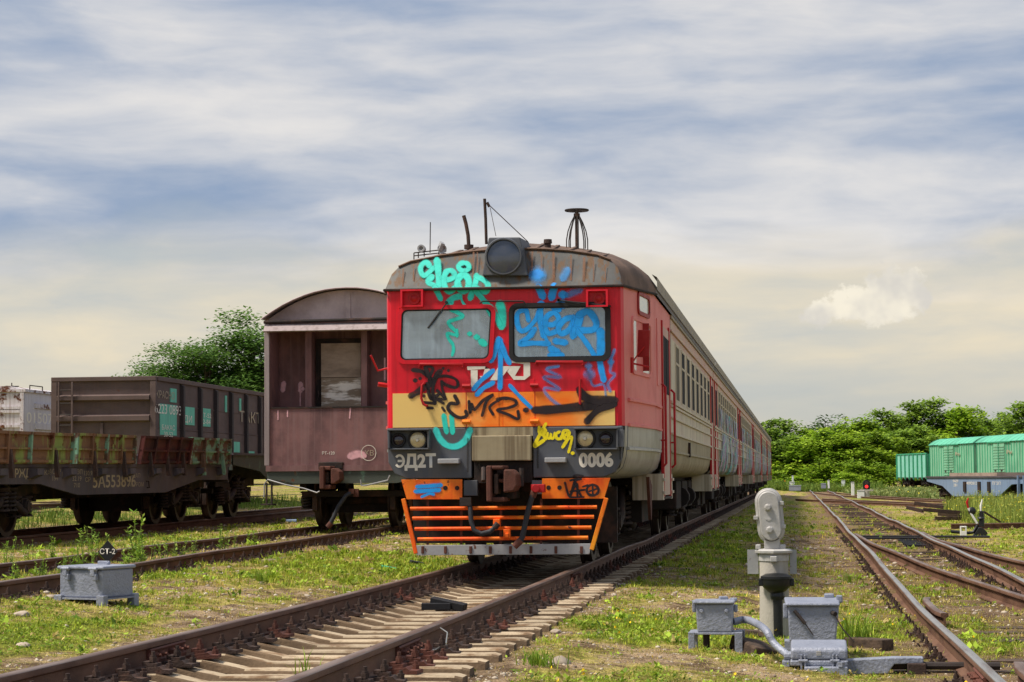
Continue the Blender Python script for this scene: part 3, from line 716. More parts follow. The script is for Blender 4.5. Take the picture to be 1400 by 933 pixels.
# ---- shared side pieces
def win_meshes():
    fr = MB(); ring = lambda a, b, c, d: fr.box(-.012, .014, a, b, c, d)
    ring(-.50, -.455, 2.27, 3.18); ring(.455, .50, 2.27, 3.18); ring(-.455, .455, 2.27, 2.31); ring(-.455, .455, 3.14, 3.18); ring(-.455, .455, 2.86, 2.895)
    return fr
def saloon_window(parent, y, s, pane='pane_dark', cache={}):
    if 'f' not in cache: cache['f'] = win_meshes().mesh('window', MATS['beige'])
    k = 'p'+pane
    if k not in cache: cache[k] = MB().box(-.012, .006, -.46, .46, 2.30, 3.15).mesh('pane', MATS[pane])
    w_ = part('window', cache['f'], parent, (s*HW, y, 0), (0, 0, 0 if s > 0 else math.pi))
    part('pane', cache[k], w_)
    return w_
def car_common(root, y0, L, doors, win_ys, upper='beige', lower='olive_beige', band='pink_beige', first=False, panes=None):
    # body shells
    mb = MB(); side_strip(mb, [(y0, HW), (L, HW)], [ZM, 2.1, 2.6, 3.2]); mb.build('body_side', MATS[upper], root)
    mb = MB(); side_strip(mb, [(y0, HW), (L, HW)], [1.10, 1.125, 1.16, 1.24, 1.36, 1.52, ZM]); mb.loft([[(x, y, 1.10) for x in (-HW*.7, HW*.7)] for y in (y0, L)])
    mb.build('lower_side', MATS[lower], root, 40)
    mb = MB(); side_strip(mb, [(y0, HW), (L, HW)], [3.2, ZE]); mb.build('window_header', MATS[band], root)
    # end walls
    for y, nm in (((L, 'end_wall'),) if first else ((y0, 'end_wall'), (L, 'end_wall'))):
        prof = [(HW*kx(z), z) for z in (1.125, 1.24, 1.52, 2.5, ZE)]
        prof += [(1.62, 3.78), (1.3, 4.0), (.7, 4.16), (0, 4.22)]
        poly = prof + [(-x, z) for x, z in prof[::-1][1:]]
        MB().prism(poly, 'y', y-.02 if y == L else y+.02, y-.06 if y == L else y+.06).build(nm, MATS['door_red'], root)
    # ribs
    for z in (1.49, 1.76, 2.0, 2.17):
        for s in (-1, 1): MB().box(min(s*HW*kx(z), s*(HW*kx(z)+.028)), max(s*HW*kx(z), s*(HW*kx(z)+.028)), y0, L-1.9, z-.018, z+.018).build('side_rib', MATS[upper if z > 1.6 else lower], root, bev=.006)
    # belt ledge under the windows and moulding above
    for z, h, mt in ((2.235, .05, upper), (3.30, .03, band), (ZE-.02, .05, 'roof_side')):
        for s in (-1, 1): MB().box(min(s*HW, s*(HW+.03)), max(s*HW, s*(HW+.03)), y0, L-(0 if z > 3.2 else 1.9), z-h/2, z+h/2).build('moulding', MATS[mt], root, bev=.006)
    # roof
    prof = [(HW+.035, ZE), (HW+.03, 3.60), (1.64, 3.78), (1.5, 3.9), (1.2, 4.05), (.7, 4.17), (0, 4.22)]
    sec = prof + [(-x, z) for x, z in prof[::-1][1:]]
    yr = [y0 if not first else 2.25, L]
    MB().loft([[(x, y, z) for x, z in sec] for y in yr]).build('roof', MATS['roof_grey'], root, 35)
    for s in (-1, 1): MB().loft([[(s*(HW+.05), y, 3.6), (s*(HW+.05), y, 3.76), (s*(HW-.02), y, 3.80)] for y in yr]).build('gutter_board', MATS['roof_side'], root)
    for y in (L-.45,):
        for s in (-1, 1): MB().prism([(s*1.1, 4.0), (s*1.62, 3.78), (s*1.64, 3.90), (s*1.48, 4.02), (s*1.1, 4.16)], 'y', y, y+.4).build('roof_vent', MATS['roof_grey'], root)
    # windows
    for i, y in enumerate(win_ys):
        for s in (-1, 1): saloon_window(root, y, s, (panes[i] if panes else 'pane_dark'))
    # doors with their step wells
    for (ya, yb) in doors:
        for s in (-1, 1):
            d = bpy.data.objects.new('door', MB().box(min(s*(HW-.02), s*(HW+.012)), max(s*(HW-.02), s*(HW+.012)), ya+.1, yb-.1, .86, 3.24)  .mesh('door', MATS['pink_beige'])); put(d, root)
            for a in (ya, yb-.1): MB().box(min(s*(HW-.02), s*(HW+.025)), max(s*(HW-.02), s*(HW+.025)), a, a+.1, .82, 3.3).build('door_post', MATS['rail_red'], root, bev=.01)
            ym = (ya+yb)/2
            for a, b in ((ya+.2, ym-.05), (ym+.05, yb-.2)):
                MB().box(min(s*HW, s*(HW+.02)), max(s*HW, s*(HW+.02)), a, b, 2.3, 3.1).build('door_pane', MATS['pane_dark'], d)
            for a in (ya-.3, yb):
                mb = MB(); mb.box(min(s*(HW-.4), s*(HW+.02)), max(s*(HW-.4), s*(HW+.02)), a, a+.3, .80, 1.16)
                for z in (.90, 1.08): mb.box(min(s*(HW+.02), s*(HW+.045)), max(s*(HW+.02), s*(HW+.045)), a-.01, a+.31, z-.02, z+.02)
                mb.build('step_well', MATS['beige'], root)
            MB().box(min(s*(HW-.3), s*(HW+.03)), max(s*(HW-.3), s*(HW+.03)), ya, yb, .81, .84).build('step', MATS['black_iron'], root)
            mb = MB(); mb.cbox((s*(HW-.45), ym, .64), (.3, yb-ya-.1, .3)); mb.build('step_skirt', MATS['under_dark'], root)
    # underframe boxes
    mb = MB(); mb.box(-1.15, 1.15, y0+.3, L-.1, 1.0, 1.11); mb.build('underframe', MATS['under_dark'], root)
    for yc, ln in ((y0+8.3, 1.6), (y0+10.4, 1.9), (y0+12.9, 1.4)):
        for s in (-1, 1):
            MB().box(min(s*.45, s*1.3), max(s*.45, s*1.3), yc, yc+ln, .5, 1.04).build('equipment_box', MATS['under_dark'], root, bev=.03)
            MB().cyl((s*1.25, yc+ln+.1, .72), (s*1.25, yc+ln+.5, .72), .2, n=12).build('air_tank', MATS['under_dark'], root, 40)

# ---- leading cab car
cab = thing('train_car', 'leading red cab car of the graffitied commuter train, front facing the camera', 'train car', (TX, TY, ZR), group='cars of the red commuter train')
L0 = 22.35
car_common(cab, 5.9, L0, [(3.75, 5.4), (20.45, 21.8)], [7.65+1.68*i for i in range(8)], first=True, panes=['pane_grimy']+['pane_dark']*7)
# cab shell: saturated nose, faded flanks
hwf = [(.0, 1.40), (.03, 1.445), (.12, 1.475)]
mb = MB(); zs = [ZM, 2.1, 2.6, 3.0, 3.455]
side_strip(mb, hwf, zs)
WR = []
for pts in (((550, 424), (674, 422), (667, 491), (547, 493)), ((701, 420), (830, 419), (829, 488), (702, 491))):
    q = [FP(*p) for p in pts]; WR.append(((q[0][0]+q[3][0])/2, (q[1][0]+q[2][0])/2, (q[2][1]+q[3][1])/2, (q[0][1]+q[1][1])/2))
zw0 = min(WR[0][2], WR[1][2]); zw1 = max(WR[0][3], WR[1][3])
def fq(x0, x1, z0, z1): mb.add([(x0, 0, z0), (x1, 0, z0), (x1, 0, z1), (x0, 0, z1)], [(0, 1, 2, 3)])
fq(-1.40, 1.40, ZM, zw0-.02); fq(-1.40, 1.40, zw1+.02, 3.455)
for x0, x1 in ((-1.40, WR[0][0]-.02), (WR[0][1]+.02, WR[1][0]-.02), (WR[1][1]+.02, 1.40)): fq(x0, x1, zw0-.02, zw1+.02)
mb.build('cab_front', MATS['cab_red'], cab, 30)
# inside the cab: back wall with door, desk, seats
MB().box(-1.4, 1.4, 1.75, 1.8, ZM, 3.5).build('cab_bulkhead', MATS['cab_inside'], cab)
MB().box(-.35, .35, 1.72, 1.748, ZM, 3.3).build('bulkhead_door', MATS['beige'], cab)
MB().prism([(.15, 2.2), (.15, 2.52), (.35, 2.58), (.75, 2.42), (.75, 2.2)], 'x', -1.35, 1.35).build('driver_desk', MATS['dark_grey'], cab)
for x in (-.8, .75): MB().box(x-.24, x+.24, 1.1, 1.2, 2.1, 2.95).build('driver_seat', MATS['rubber'], cab, bev=.04)
for x, z in ((-.95, 2.62), (-.3, 2.6), (.45, 2.6), (1.05, 2.62)): MB().box(x-.09, x+.09, .35, .5, z-.08, z+.12).build('cab_instrument', MATS['black_paint'], cab, bev=.01)
for k_, (x, z) in enumerate(((-1.1, 2.72), (-.98, 2.72), (-1.04, 2.58), (-.8, 2.66))): MB().box(x-.05, x+.05, .12, .124, z-.06, z+.06).build('paper_notice', MATS['litter_white'], cab)
hws = [(.12, 1.475), (1.0, 1.59), (2.2, HW), (6.0, HW)]
for s in (-1, 1):
    MB().loft([[(s*h*kx(z), y, z) for z in [ZM, 2.4, 3.0, float(np.interp(y, [.12, 2.2], [3.46, ZE]))]] for y, h in hws]).build('cab_side', MATS['faded_red'], cab, 30)
    MB().loft([[(s*h*kx(z), y, z) for z in [1.10, 1.125, 1.16, 1.24, 1.36, 1.52, ZM]] for y, h in hws]).build('cab_lower_side', MATS['body_grey'], cab, 40)
for z, mt in ((1.47, 'body_grey'), (1.76, 'faded_red'), (2.07, 'faded_red')):
    for s in (-1, 1): MB().loft([[(s*(h*kx(z)), y, z-.02), (s*(h*kx(z)+.03), y, z-.018), (s*(h*kx(z)+.03), y, z+.014), (s*h*kx(z), y, z+.024)] for y, h in [(.3, 1.5), (1.0, 1.59), (2.2, HW), (3.4, HW)]], True, True).build('side_rib', MATS[mt], cab, 40)
# dark lower panels either side of the coupler pocket
xa, _ = FP(645, 620); xb, _ = FP(729, 620); zb = 1.12
for s, xi in ((-1, xa), (1, xb)):
    mb = MB(); mb.prism([(xi, zb), (s*1.22, zb), (s*1.36, zb+.06), (s*1.44, zb+.2), (s*1.455, ZM-.004), (xi, ZM-.004)][::s], 'y', -.012, .10)
    mb.build('lower_panel', MATS['dark_grey'], cab, bev=.012)
for s in (-1, 1): MB().loft([[(s*h*kx(z), y, z) for z in (1.10, 1.16, 1.24, 1.36, 1.52, ZM)] for y, h in [(.09, 1.45), (.3, 1.503)]]).build('lower_corner', MATS['dark_grey'], cab, 40)
MB().box(xa, xb, .25, .3, .95, ZM-.01).build('coupler_pocket', MATS['under_dark'], cab)
x0, z1 = FP(640, 587); x1, z0 = FP(731, 594)
MB().box(xa, xb, -.008, .2, z0-.02, ZM-.006).build('panel_strip', MATS['olive_beige'], cab)
box_front('nose_box', 645, 596, 726, 630, -.10, .12, 'olive_beige', cab, .012)
# yellow band across the nose, sprayed orange in the middle
ym = bpy.data.materials.new('band_paint'); ym.use_nodes = True; t = NT(ym.node_tree)
tc = t.n('ShaderNodeTexCoord'); v = tc.outputs['Object']; sx = t.n('ShaderNodeSeparateXYZ', ins={0: v})
n = t.noise(v, 2.2, 5, .6); n2 = t.noise(t.mapv(v, (3, 3, 9)), 1, 5, .65)
xx = t.math('ADD', sx.outputs[0], t.math('MULTIPLY', t.math('SUBTRACT', n, .5), .9))
f = t.math('MULTIPLY', t.step(xx, -.75, -.2), t.step(xx, 1.4, .7))
c = t.mix(t.math('MULTIPLY', f, t.math('ADD', .75, t.math('MULTIPLY', n2, .4)), clamp=True), srgb(238, 200, 118), t.mix(n2, srgb(255, 150, 6), srgb(252, 92, 6)))
b = t.n('ShaderNodeBsdfPrincipled', ins={'Base Color': c, 'Roughness': .5}); t.n('ShaderNodeOutputMaterial', ins={0: b.outputs[0]})
xl, zt = FP(537, 538.5); xr, zb2 = FP(841, 583)
xm0, _ = FP(682, 560); xm1, _ = FP(688, 560)
for a, bb in ((xl, FP(637, 560)[0]), (FP(638.2, 560)[0], xm0), (xm1, FP(731, 560)[0]), (FP(732.2, 560)[0], xr)):
    MB().box(a, bb, -.010, .01, ZM+.004, 2.17).build('yellow_band', ym, cab)
MB().box(xm0+.004, xm1-.004, -.006, .01, ZM+.004, 2.17).build('hatch_strip', MATS['orange'], cab)
# hatch doors above the band (thin proud sheets with seams)
for a, bb in ((FP(638.2, 560)[0], xm0), (xm1, FP(731, 560)[0])):
    MB().box(a, bb, -.006, .01, 2.175, FP(690, 519)[1]).build('hatch', MATS['cab_red'], cab, bev=.003)
for px, py in ((638, 528), (731, 527), (638, 577), (731, 576)):
    x, z = FP(px, py); mb = MB(); mb.cyl((x-.05, -.03, z), (x+.05, -.03, z), .026, n=8); mb.box(x-.02, x+.02, -.03, 0, z-.03, z+.03)
    mb.build('hinge', MATS['rail_red' if py < 550 else 'orange'], cab)
# windscreens
for (pts, fm) in ((((550, 424), (674, 422), (667, 491), (547, 493)), 'cab_red'), (((701, 420), (830, 419), (829, 488), (702, 491)), 'rubber')):
    q = [FP(*p) for p in pts]
    x0 = (q[0][0]+q[3][0])/2; x1 = (q[1][0]+q[2][0])/2; z0 = (q[2][1]+q[3][1])/2; z1 = (q[0][1]+q[1][1])/2
    sh = .045 if fm == 'cab_red' else 0
    def shear(poly): return [(x + (sh*(z-z0)/(z1-z0)-sh/2)*(1 if x > (x0+x1)/2 else .5), z) for x, z in poly]
    outer = shear(roundrect(x0-.05, x1+.05, z0-.05, z1+.05, .11)); inner = shear(roundrect(x0, x1, z0, z1, .07))
    wn = bpy.data.objects.new('windscreen', MB().prism(inner, 'y', -.008, -.002).mesh('windscreen', MATS['windscreen_glass'])); put(wn, cab)
    mb = MB(); ring_y(mb, outer, inner, -.026, .004); mb.build('frame', MATS[fm], wn, 40)
    inn2 = shear(roundrect(x0+.018, x1-.018, z0+.018, z1-.018, .06)); mb = MB(); ring_y(mb, inner, inn2, -.016, .0); mb.build('gasket', MATS['rubber'], wn, 40)
def fpts(lst, y): return [(FP(px, py, y)[0], y, FP(px, py, y)[1]) for px, py in lst]
for lst, nm in (([(611, 414), (585, 449)], 'wiper'), ([(764, 411), (793, 416)], 'wiper'), ([(765, 411), (835, 419)], 'wiper')):
    mb = MB(); mb.tube(fpts(lst, -.06), .009, 6)
    (ax, ay), (bx_, by) = lst; mx, my = ax+(bx_-ax)*.35, ay+(by-ay)*.35
    mb.beam(*fpts([(mx, my), (bx_, by)], -.048), .022, .02); mb.cyl((fpts([lst[0]], 0)[0][0], -.07, fpts([lst[0]], 0)[0][2]), (fpts([lst[0]], 0)[0][0], 0, fpts([lst[0]], 0)[0][2]), .018, n=8)
    mb.build(nm, MATS['rubber'], cab)
mb = MB(); mb.tube(fpts([(656, 415), (660, 412), (715, 412), (720, 417)], -.05), .009, 6); mb.build('wiper_arm', MATS['rubber'], cab)
# handrails on the nose
for lst in ([(574, 501), (574, 498), (633, 498), (633, 502)], [(733, 498), (733, 495), (797, 495), (797, 499)], [(580, 524), (577, 527), (576, 545), (579, 553), (583, 555)], [(793, 519), (793, 552)]):
    p = fpts(lst, -.07); mb = MB(); mb.tube(p, .016, 8)
    for e in (p[0], p[-1]): mb.cyl(e, (e[0], 0, e[2]), .014, n=8)
    mb.build('handrail', MATS['rail_red'], cab, 50)
# upper marker-lamp recesses
for px0, px1 in ((549, 580), (802, 832)):
    x0, z1 = FP(px0, 397); x1, z0 = FP(px1, 420)
    h = bpy.data.objects.new('marker_lamp', None); put(h, cab)
    mb = MB()
    mb.box(x0, x0+.025, -.09, 0, z0, z1); mb.box(x1-.025, x1, -.09, 0, z0, z1); mb.box(x0+.025, x1-.025, -.09, 0, z1-.02, z1); mb.box(x0+.025, x1-.025, -.075, 0, z0, z0+.02)
    mb.build('hood', MATS['cab_red'], h)
    cx, cz = (x0+x1)/2+.02, (z0+z1)/2
    MB().lathe([(.075,-.03), (.075,0), (.06,0), (.06,-.02), (.02,-.05), (.001,-.052)], (cx, -.002, cz), 'y', 16).build('lens', MATS['rail_red'], h, 40)
# headlamp clusters
for sgn, px0, px1, py0, py1, lamps in ((-1, 531, 588, 587, 615, ((544.5, 602, 0), (571, 602, 1))), (1, 785, 846, 585, 615, ((800, 600, 1), (828, 600, 0)))):
    x0, z1 = FP(px0, py0, -.1); x1, z0 = FP(px1, py1, -.1)
    h = bpy.data.objects.new('headlamp_cluster', None); put(h, cab)
    mb = MB()
    mb.box(x0, x1, -.17, -.012, z1-.022, z1); mb.box(x0, x1, -.13, -.012, z0, z0+.02); mb.box(x0, x0+.025, -.15, -.012, z0+.02, z1-.022); mb.box(x1-.025, x1, -.15, -.012, z0+.02, z1-.022)
    mb.box(x0+.025, x1-.025, -.05, -.02, z0+.02, z1-.022)
    if sgn > 0: mb.box(x1, x1+.06, -.13, .04, z0+.03, z1-.03)
    mb.build('housing', MATS['dark_grey'], h, bev=.006)
    for px, py, big in lamps:
        x, z = FP(px, py, -.1); r = .098 if big else .068
        mb = MB(); mb.lathe([(r*1.3,-.03), (r*1.3,.0), (r,.005), (r,-.045), (r*1.18,-.05), (r*1.3,-.04)], (x, -.055, z), 'y', 24); mb.build('bezel', MATS['rubber'], h, 40)
        mb = MB(); mb.lathe([(r*.98,-.045), (r*.8,-.06), (r*.4,-.07), (.001,-.073)], (x, -.05, z), 'y', 24); lo = mb.build('lens', MATS['lamp_lens' if big else 'lamp_dark'], h, 60)
        if big: MB().lathe([(.02,-.09), (.026,-.07), (.02,-.06)], (x, -.052, z), 'y', 10).build('bulb', MATS['chrome'], h, 60)
        else: MB().box(x-r*.6, x+r*.6, -.125, -.118, z-.008, z+.004).build('bulb', MATS['pane_grimy'], h)
# step bars
for px0, px1, py0, py1 in ((599, 628, 627.5, 634), (745, 774, 626, 632.5)):
    x0, z1 = FP(px0, py0, -.12); x1, z0 = FP(px1, py1, -.12)
    MB().box(x0, x1, -.16, -.012, z0, z1).build('step_bar', MATS['plate_grey'], cab, bev=.008)
# numbers
me = text_mesh('number', 'Д2Т', .216, MATS['white_text'], bold=.010, xs=.93); x, z = FP(574.5, 631, -.015); part('number', me, cab, (x, -.0165, z-.005), (0, -.008, 0))
x, z = FP(547.5, 630.5, -.015); mb = MB(); aa = np.radians(np.linspace(-142, 142, 25)); o_ = [(x-.012+.068*math.cos(u), z+.084*math.sin(u)) for u in aa]; i_ = [(x-.012+.036*math.cos(u), z+.056*math.sin(u)) for u in aa]
mb.add([(p_[0], -.0165, p_[1]) for p_ in o_+i_], [(k_, k_+1, 25+k_+1, 25+k_) for k_ in range(24)]); mb.add([(x-.035, -.0165, z-.014), (x+.03, -.0165, z-.014), (x+.03, -.0165, z+.014), (x-.035, -.0165, z+.014)], [(0, 1, 2, 3)]); mb.build('number', MATS['white_text'], cab)
me = text_mesh('number', '0006', .222, MATS['white_text'], bold=.011, xs=.93); x, z = FP(815, 629.5, -.015); part('number', me, cab, (x, -.0165, z-.005), (0, -.008, 0))

# ---- cab side: windows, mirror, rails
def rp_(px, py, y): x, z = FP(px, py, y); return (x, y, z)
for s in (-1, 1):
    # yaw of the tapering flank between y=.25 and 2.2
    def flank(y): return float(np.interp(y, [.12, 1.0, 2.2, 6], [1.475, 1.59, HW, HW]))
    def quad_win(name, y0, y1, z0, z1, pane, fm):
        out = roundrect(y0-.05, y1+.05, z0-.05, z1+.05, .09); inn = roundrect(y0, y1, z0, z1, .06); n_ = len(out)
        vs = [(s*(flank(y)+o), y, z) for o in (.022, -.004) for y, z in out] + [(s*(flank(y)+o), y, z) for o in (.022, -.004) for y, z in inn]
        fs = []
        for i in range(n_):
            j = (i+1) % n_; fs += [(i, j, n_+j, n_+i), (2*n_+i, 3*n_+i, 3*n_+j, 2*n_+j), (i, 2*n_+i, 2*n_+j, j)]
        wn = bpy.data.objects.new(name, MB().add([(s*(flank(y)+.006), y, z) for y, z in inn], [tuple(range(n_))]).mesh(name, MATS[pane])); put(wn, cab)
        MB().add(vs, fs).build('frame', MATS[fm], wn); return wn
    wn = quad_win('cab_window', .60, 1.85, 2.45, 3.08, 'pane_bright', 'faded_red')
    MB().box(min(s*1.56, s*1.70), max(s*1.56, s*1.70), 1.32, 1.36, 2.47, 3.08).build('window_bar', MATS['door_red'], wn)
    quad_win('number_window', .98, 1.78, 3.22, 3.42, 'pane_bright', 'door_red')
mq = rp_(880, 470, .62); mb = MB(); mb.cbox(mq, (.155, .03, .34), (0, .05, -.2)); mir = mb.build('mirror', MATS['door_red'], cab, bev=.01)
mb = MB(); mb.tube([rp_(864, 497, .55), rp_(872, 485, .58), rp_(881, 474, .6)], .010, 6); mb.tube([rp_(864, 497, .55), rp_(874, 499, .58), rp_(888, 502, .62)], .012, 6); mb.cyl(rp_(864, 510, .5), rp_(864, 489, .5), .022, n=8)
mb.build('mirror_arm', MATS['rail_red'], mir)
mb = MB(); mb.tube([(-1.5, .3, 2.50), (-1.62, .25, 2.47), (-1.7, .2, 2.66)], .014, 6); mb.tube([(-1.48, .3, 2.28), (-1.62, .26, 2.30)], .03, 6); mb.build('mirror_arm', MATS['rail_red'], cab)
for s in (-1, 1):
    for y in (3.45, 5.6):
        mb = MB(); mb.tube([(s*(HW+.02), y, 1.25), (s*(HW+.07), y, 1.3), (s*(HW+.07), y, 2.35), (s*(HW+.02), y, 2.4)], .018, 8); mb.tube([(s*HW, y, 1.62), (s*(HW+.07), y, 1.62)], .012, 6)
        mb.build('handrail', MATS['rail_red'], cab, 50)
    MB().box(min(s*HW, s*(HW+.012)), max(s*HW, s*(HW+.012)), 2.75, 3.1, 2.35, 3.25).build('service_panel', MATS['pane_dark' if s < 0 else 'faded_red'], cab)
    mb = MB(); mb.prism([(2.15, 1.12), (2.3, 1.12), (2.75, 1.0), (2.62, .55), (2.5, .55)], 'x', s*(HW-.12), s*(HW-.08)); mb.build('guard_plate', MATS['iron_red'], cab)
    MB().box(min(s*HW, s*(HW+.03)), max(s*HW, s*(HW+.03)), 10.9, 11.15, 1.45, 1.7).build('tank_filler', MATS['under_dark'], cab)
add_bogie(cab, 3.95, 2.6); add_bogie(cab, 17.6, 2.6)

# ---- sloping visor and cab roof
up = [(-1.455, 3.47), (-1.445, 3.56), (-1.41, 3.66), (-1.33, 3.75), (-1.18, 3.815), (-.8, 3.885), (-.4, 3.93), (0, 3.955), (.4, 3.945), (.8, 3.91), (1.15, 3.85), (1.32, 3.78), (1.41, 3.68), (1.45, 3.57), (1.46, 3.47)]
lo = [(max(-1.47, min(1.47, x*1.03)), 3.45) for x, z in up]
mb = MB(); mb.loft([[(x, -.035, z) for x, z in lo], [(x, .02+max(0, z-3.45)*.42, z) for x, z in up]]); mb.build('roof_visor', MATS['roof_grey'], cab, 30)
sec0 = [(x, .02+max(0, z-3.45)*.42, z) for x, z in up]
sec1 = [(np.interp(x, [-1.46, 1.46], [-1.60, 1.60]), 1.1, z+.08+.10*(1-abs(x)/1.5)) for x, z in up]
prof = [(HW+.035, ZE), (HW+.03, 3.60), (1.64, 3.78), (1.5, 3.9), (1.2, 4.05), (.9, 4.13), (.45, 4.19)]
full = [(-x, z) for x, z in prof] + [(0, 4.22)] + [(x, z) for x, z in prof[::-1]]
sec2 = [(x, 2.26, z) for x, z in full]
sec1[0] = (-1.62, 1.1, 3.49); sec1[-1] = (1.62, 1.1, 3.49)
mb = MB(); mb.loft([sec0, sec1, sec2]); mb.build('cab_roof', MATS['roof_brown'], cab, 30)
# lower edge flashing
mb = MB(); mb.tube([(-1.62, 1.1, 3.48), (-1.48, -.03, 3.45), (-.7, -.05, 3.445), (.7, -.05, 3.445), (1.48, -.03, 3.45), (1.63, 1.1, 3.48), (HW+.04, 2.26, ZE)], .018, 6); mb.build('visor_flashing', MATS['under_dark'], cab, 60)
# curled sheet seams on the top edge
for i, x in enumerate(np.linspace(-1.1, 1.2, 12)):
    z = float(np.interp(x, [p[0] for p in up], [p[1] for p in up])); y = .02+(z-3.45)*.42
    mb = MB(); mb.beam((x, y-.015, z), (x+.02*random.uniform(-1, 1), 1.1, z+.17-.04*abs(x)), .05, .03); mb.build('roof_seam', MATS['roof_brown'], cab)
mb = MB(); pts = [(x, .02+(z-3.45)*.42-.012, z+.006) for x, z in up[3:-3]]; mb.tube(pts, .014, 6); mb.build('roof_edge', MATS['roof_brown'], cab, 60)
# roof floodlight
xa0, za0 = FP(671, 326); 
def fl(px, py, y): x, z = FP(px, py, y); return (x, y, z)
mb = MB(); a = [fl(659, 377, -.02), fl(721.5, 377, -.02), fl(711, 324.5, .02), fl(668, 325, .02)]; bk = [(p[0]*1.0+.02, .75, p[2]+.02) for p in a]; bk[2] = (bk[2][0]-.0, .75, bk[2][2]); bk[3] = (bk[3][0], .75, bk[3][2])
mb.add(a+bk, [(0,1,2,3), (7,6,5,4), (0,4,5,1), (1,5,6,2), (2,6,7,3), (3,7,4,0)]); fb = mb.build('floodlight', MATS['dark_grey'], cab, bev=.012)
x, z = FP(688.5, 351, -.02)
mb = MB(); r = .215; mb.lathe([(r*1.08,.06), (r*1.1,-.02), (r*1.04,-.045), (r*.97,-.045), (r*.95,.0)], (x, -.005, z), 'y', 32); mb.build('rim', MATS['dark_grey'], fb, 40)
MB().lathe([(r*.96,.0), (r*.96,-.012), (r*.6,-.026), (.001,-.03)], (x, -.008, z), 'y', 32).build('glass', MATS['flood_glass'], fb, 60)
# masts, horns, radio cage on the roof
def rp(px, py, y): x, z = FP(px, py, y); return (x, y, z)
mb = MB(); mb.tube([rp(665, 334, .55), rp(664, 300, .55), rp(662.5, 272, .55)], .019, 8); mb.tube([rp(667, 279, .5), rp(722, 331, .55)], .006, 6); mb.tube([rp(670, 284, .5), rp(678, 323, .45)], .004, 5); mb.cyl(rp(666, 277, .53), rp(669, 283, .53), .018, n=8); mb.build('mast', MATS['iron_rust'], cab, 60)
mb = MB(); mb.tube([rp(641, 339, .9), rp(640, 322, .9), rp(637, 306, .9), rp(634, 295, .9)], .024, 8); mb.cyl(rp(641, 341, .9), rp(641, 335, .9), .06, n=10); mb.build('exhaust_pipe', MATS['iron_rust'], cab, 60)
mb = MB()
for p, q in (((566, 355), (566, 346)), ((572, 353), (572, 346)), ((580, 351), (580, 345)), ((600, 348), (600, 342)), ((566, 346), (602, 342)), ((566, 350), (602, 346)), ((572, 346), (578, 342))): mb.tube([rp(*p, .9), rp(*q, .9)], .008, 5)
mb.tube([rp(566, 346, 1.2), rp(602, 342, 1.2)], .008, 5); mb.tube([rp(588, 346, .9), rp(588.5, 304, .9)], .007, 5); mb.build('antenna_cage', MATS['black_iron'], cab)
mb = MB(); c0 = rp(576, 340, .9); mb.lathe([(.045,.1), (.05,-.0), (.05,-.02), (.03,-.02), (.008,.02)], c0, 'y', 14); c1 = rp(605, 341, .9); mb.lathe([(.02,.2), (.03,.05), (.06,-.03), (.02,-.01)], c1, 'y', 12); mb.cbox(rp(603, 337, .9), (.05,.1,.1), (.4,.3,.5)); mb.build('horn', MATS['plate_grey'], cab, 50)
mb = MB(); c0 = rp(749, 333, .7); mb.cyl((c0[0], .7, c0[2]-.1), c0, .04, n=12); mb.cyl(c0, (c0[0], .7, c0[2]+.05), .055, .05, n=12); mb.build('roof_vent', MATS['iron_rust'], cab)
# wheel-shaped discone antenna
ant = bpy.data.objects.new('ring_antenna', None); put(ant, cab)
b0 = rp(789, 337, 1.0); t0 = rp(788, 290, 1.0)
mb = MB(); mb.cyl((b0[0], 1.0, b0[2]-.05), (b0[0], 1.0, t0[2]), .024, n=10); mb.cyl((b0[0], 1.0, t0[2]-.06), (b0[0], 1.0, t0[2]-.02), .04, n=10)
mb.build('stem', MATS['iron_rust'], ant)
mb = MB()
for k in range(8):
    a_ = k*math.pi/4+.2; ca, sa = math.cos(a_), math.sin(a_); H = t0[2]-b0[2]
    mb.tube([(b0[0]+ca*r_, 1.0+sa*r_, t0[2]-.05-H*u) for r_, u in ((.03, 0), (.075, .2), (.115, .45), (.135, .7), (.135, .98))], .008, 5)
mb.build('rods', MATS['black_iron'], ant, 60)
mb = MB(); mb.tube([(b0[0]+.145*math.cos(u), 1.0+.145*math.sin(u), t0[2]+.02) for u in np.linspace(0, 2*math.pi, 29)], .012, 6)
for k in range(5): mb.beam((b0[0], 1.0, t0[2]+.018), (b0[0]+.14*math.cos(k*1.257), 1.0+.14*math.sin(k*1.257), t0[2]+.018), .022, .012)
mb.build('ring', MATS['black_iron'], ant, 60)

# ---- cowcatcher
plow = bpy.data.objects.new('cowcatcher', None); put(plow, cab)
def poly_front(name, pts, y0, y1, mat, parent, bev=0):
    q = [FP(px, py, y0) for px, py in pts]; return MB().prism(q[::-1], 'y', y0, y1).build(name, MATS[mat], parent, bev=bev)
poly_front('orange_panel', [(548.5, 656), (632, 655.5), (632, 683), (556, 683)], -.03, -.012, 'orange', plow, .004)
poly_front('orange_panel', [(741, 654.5), (834.5, 653.5), (826, 682), (741, 682)], -.03, -.012, 'orange', plow, .004)
for a_, b_ in (((551.5, 682), (569, 757)), ((829, 681), (809, 752))):
    p, q = fpts([a_, b_], -.02); MB().beam(p, q, .05, .05, (0, 1, 0)).build('corner_post', MATS['orange'], plow, bev=.006)
for py, xl_, xr_ in ((695.7, 561, 816), (709, 564, 812), (723.5, 567, 808.5), (737.5, 571, 804)):
    p, q = fpts([(xl_, py), (xr_, py-2.2)], -.01); mb = MB(); mb.cyl(p, q, .023, n=12); mb.build('bar', MATS['orange'], plow, 40)
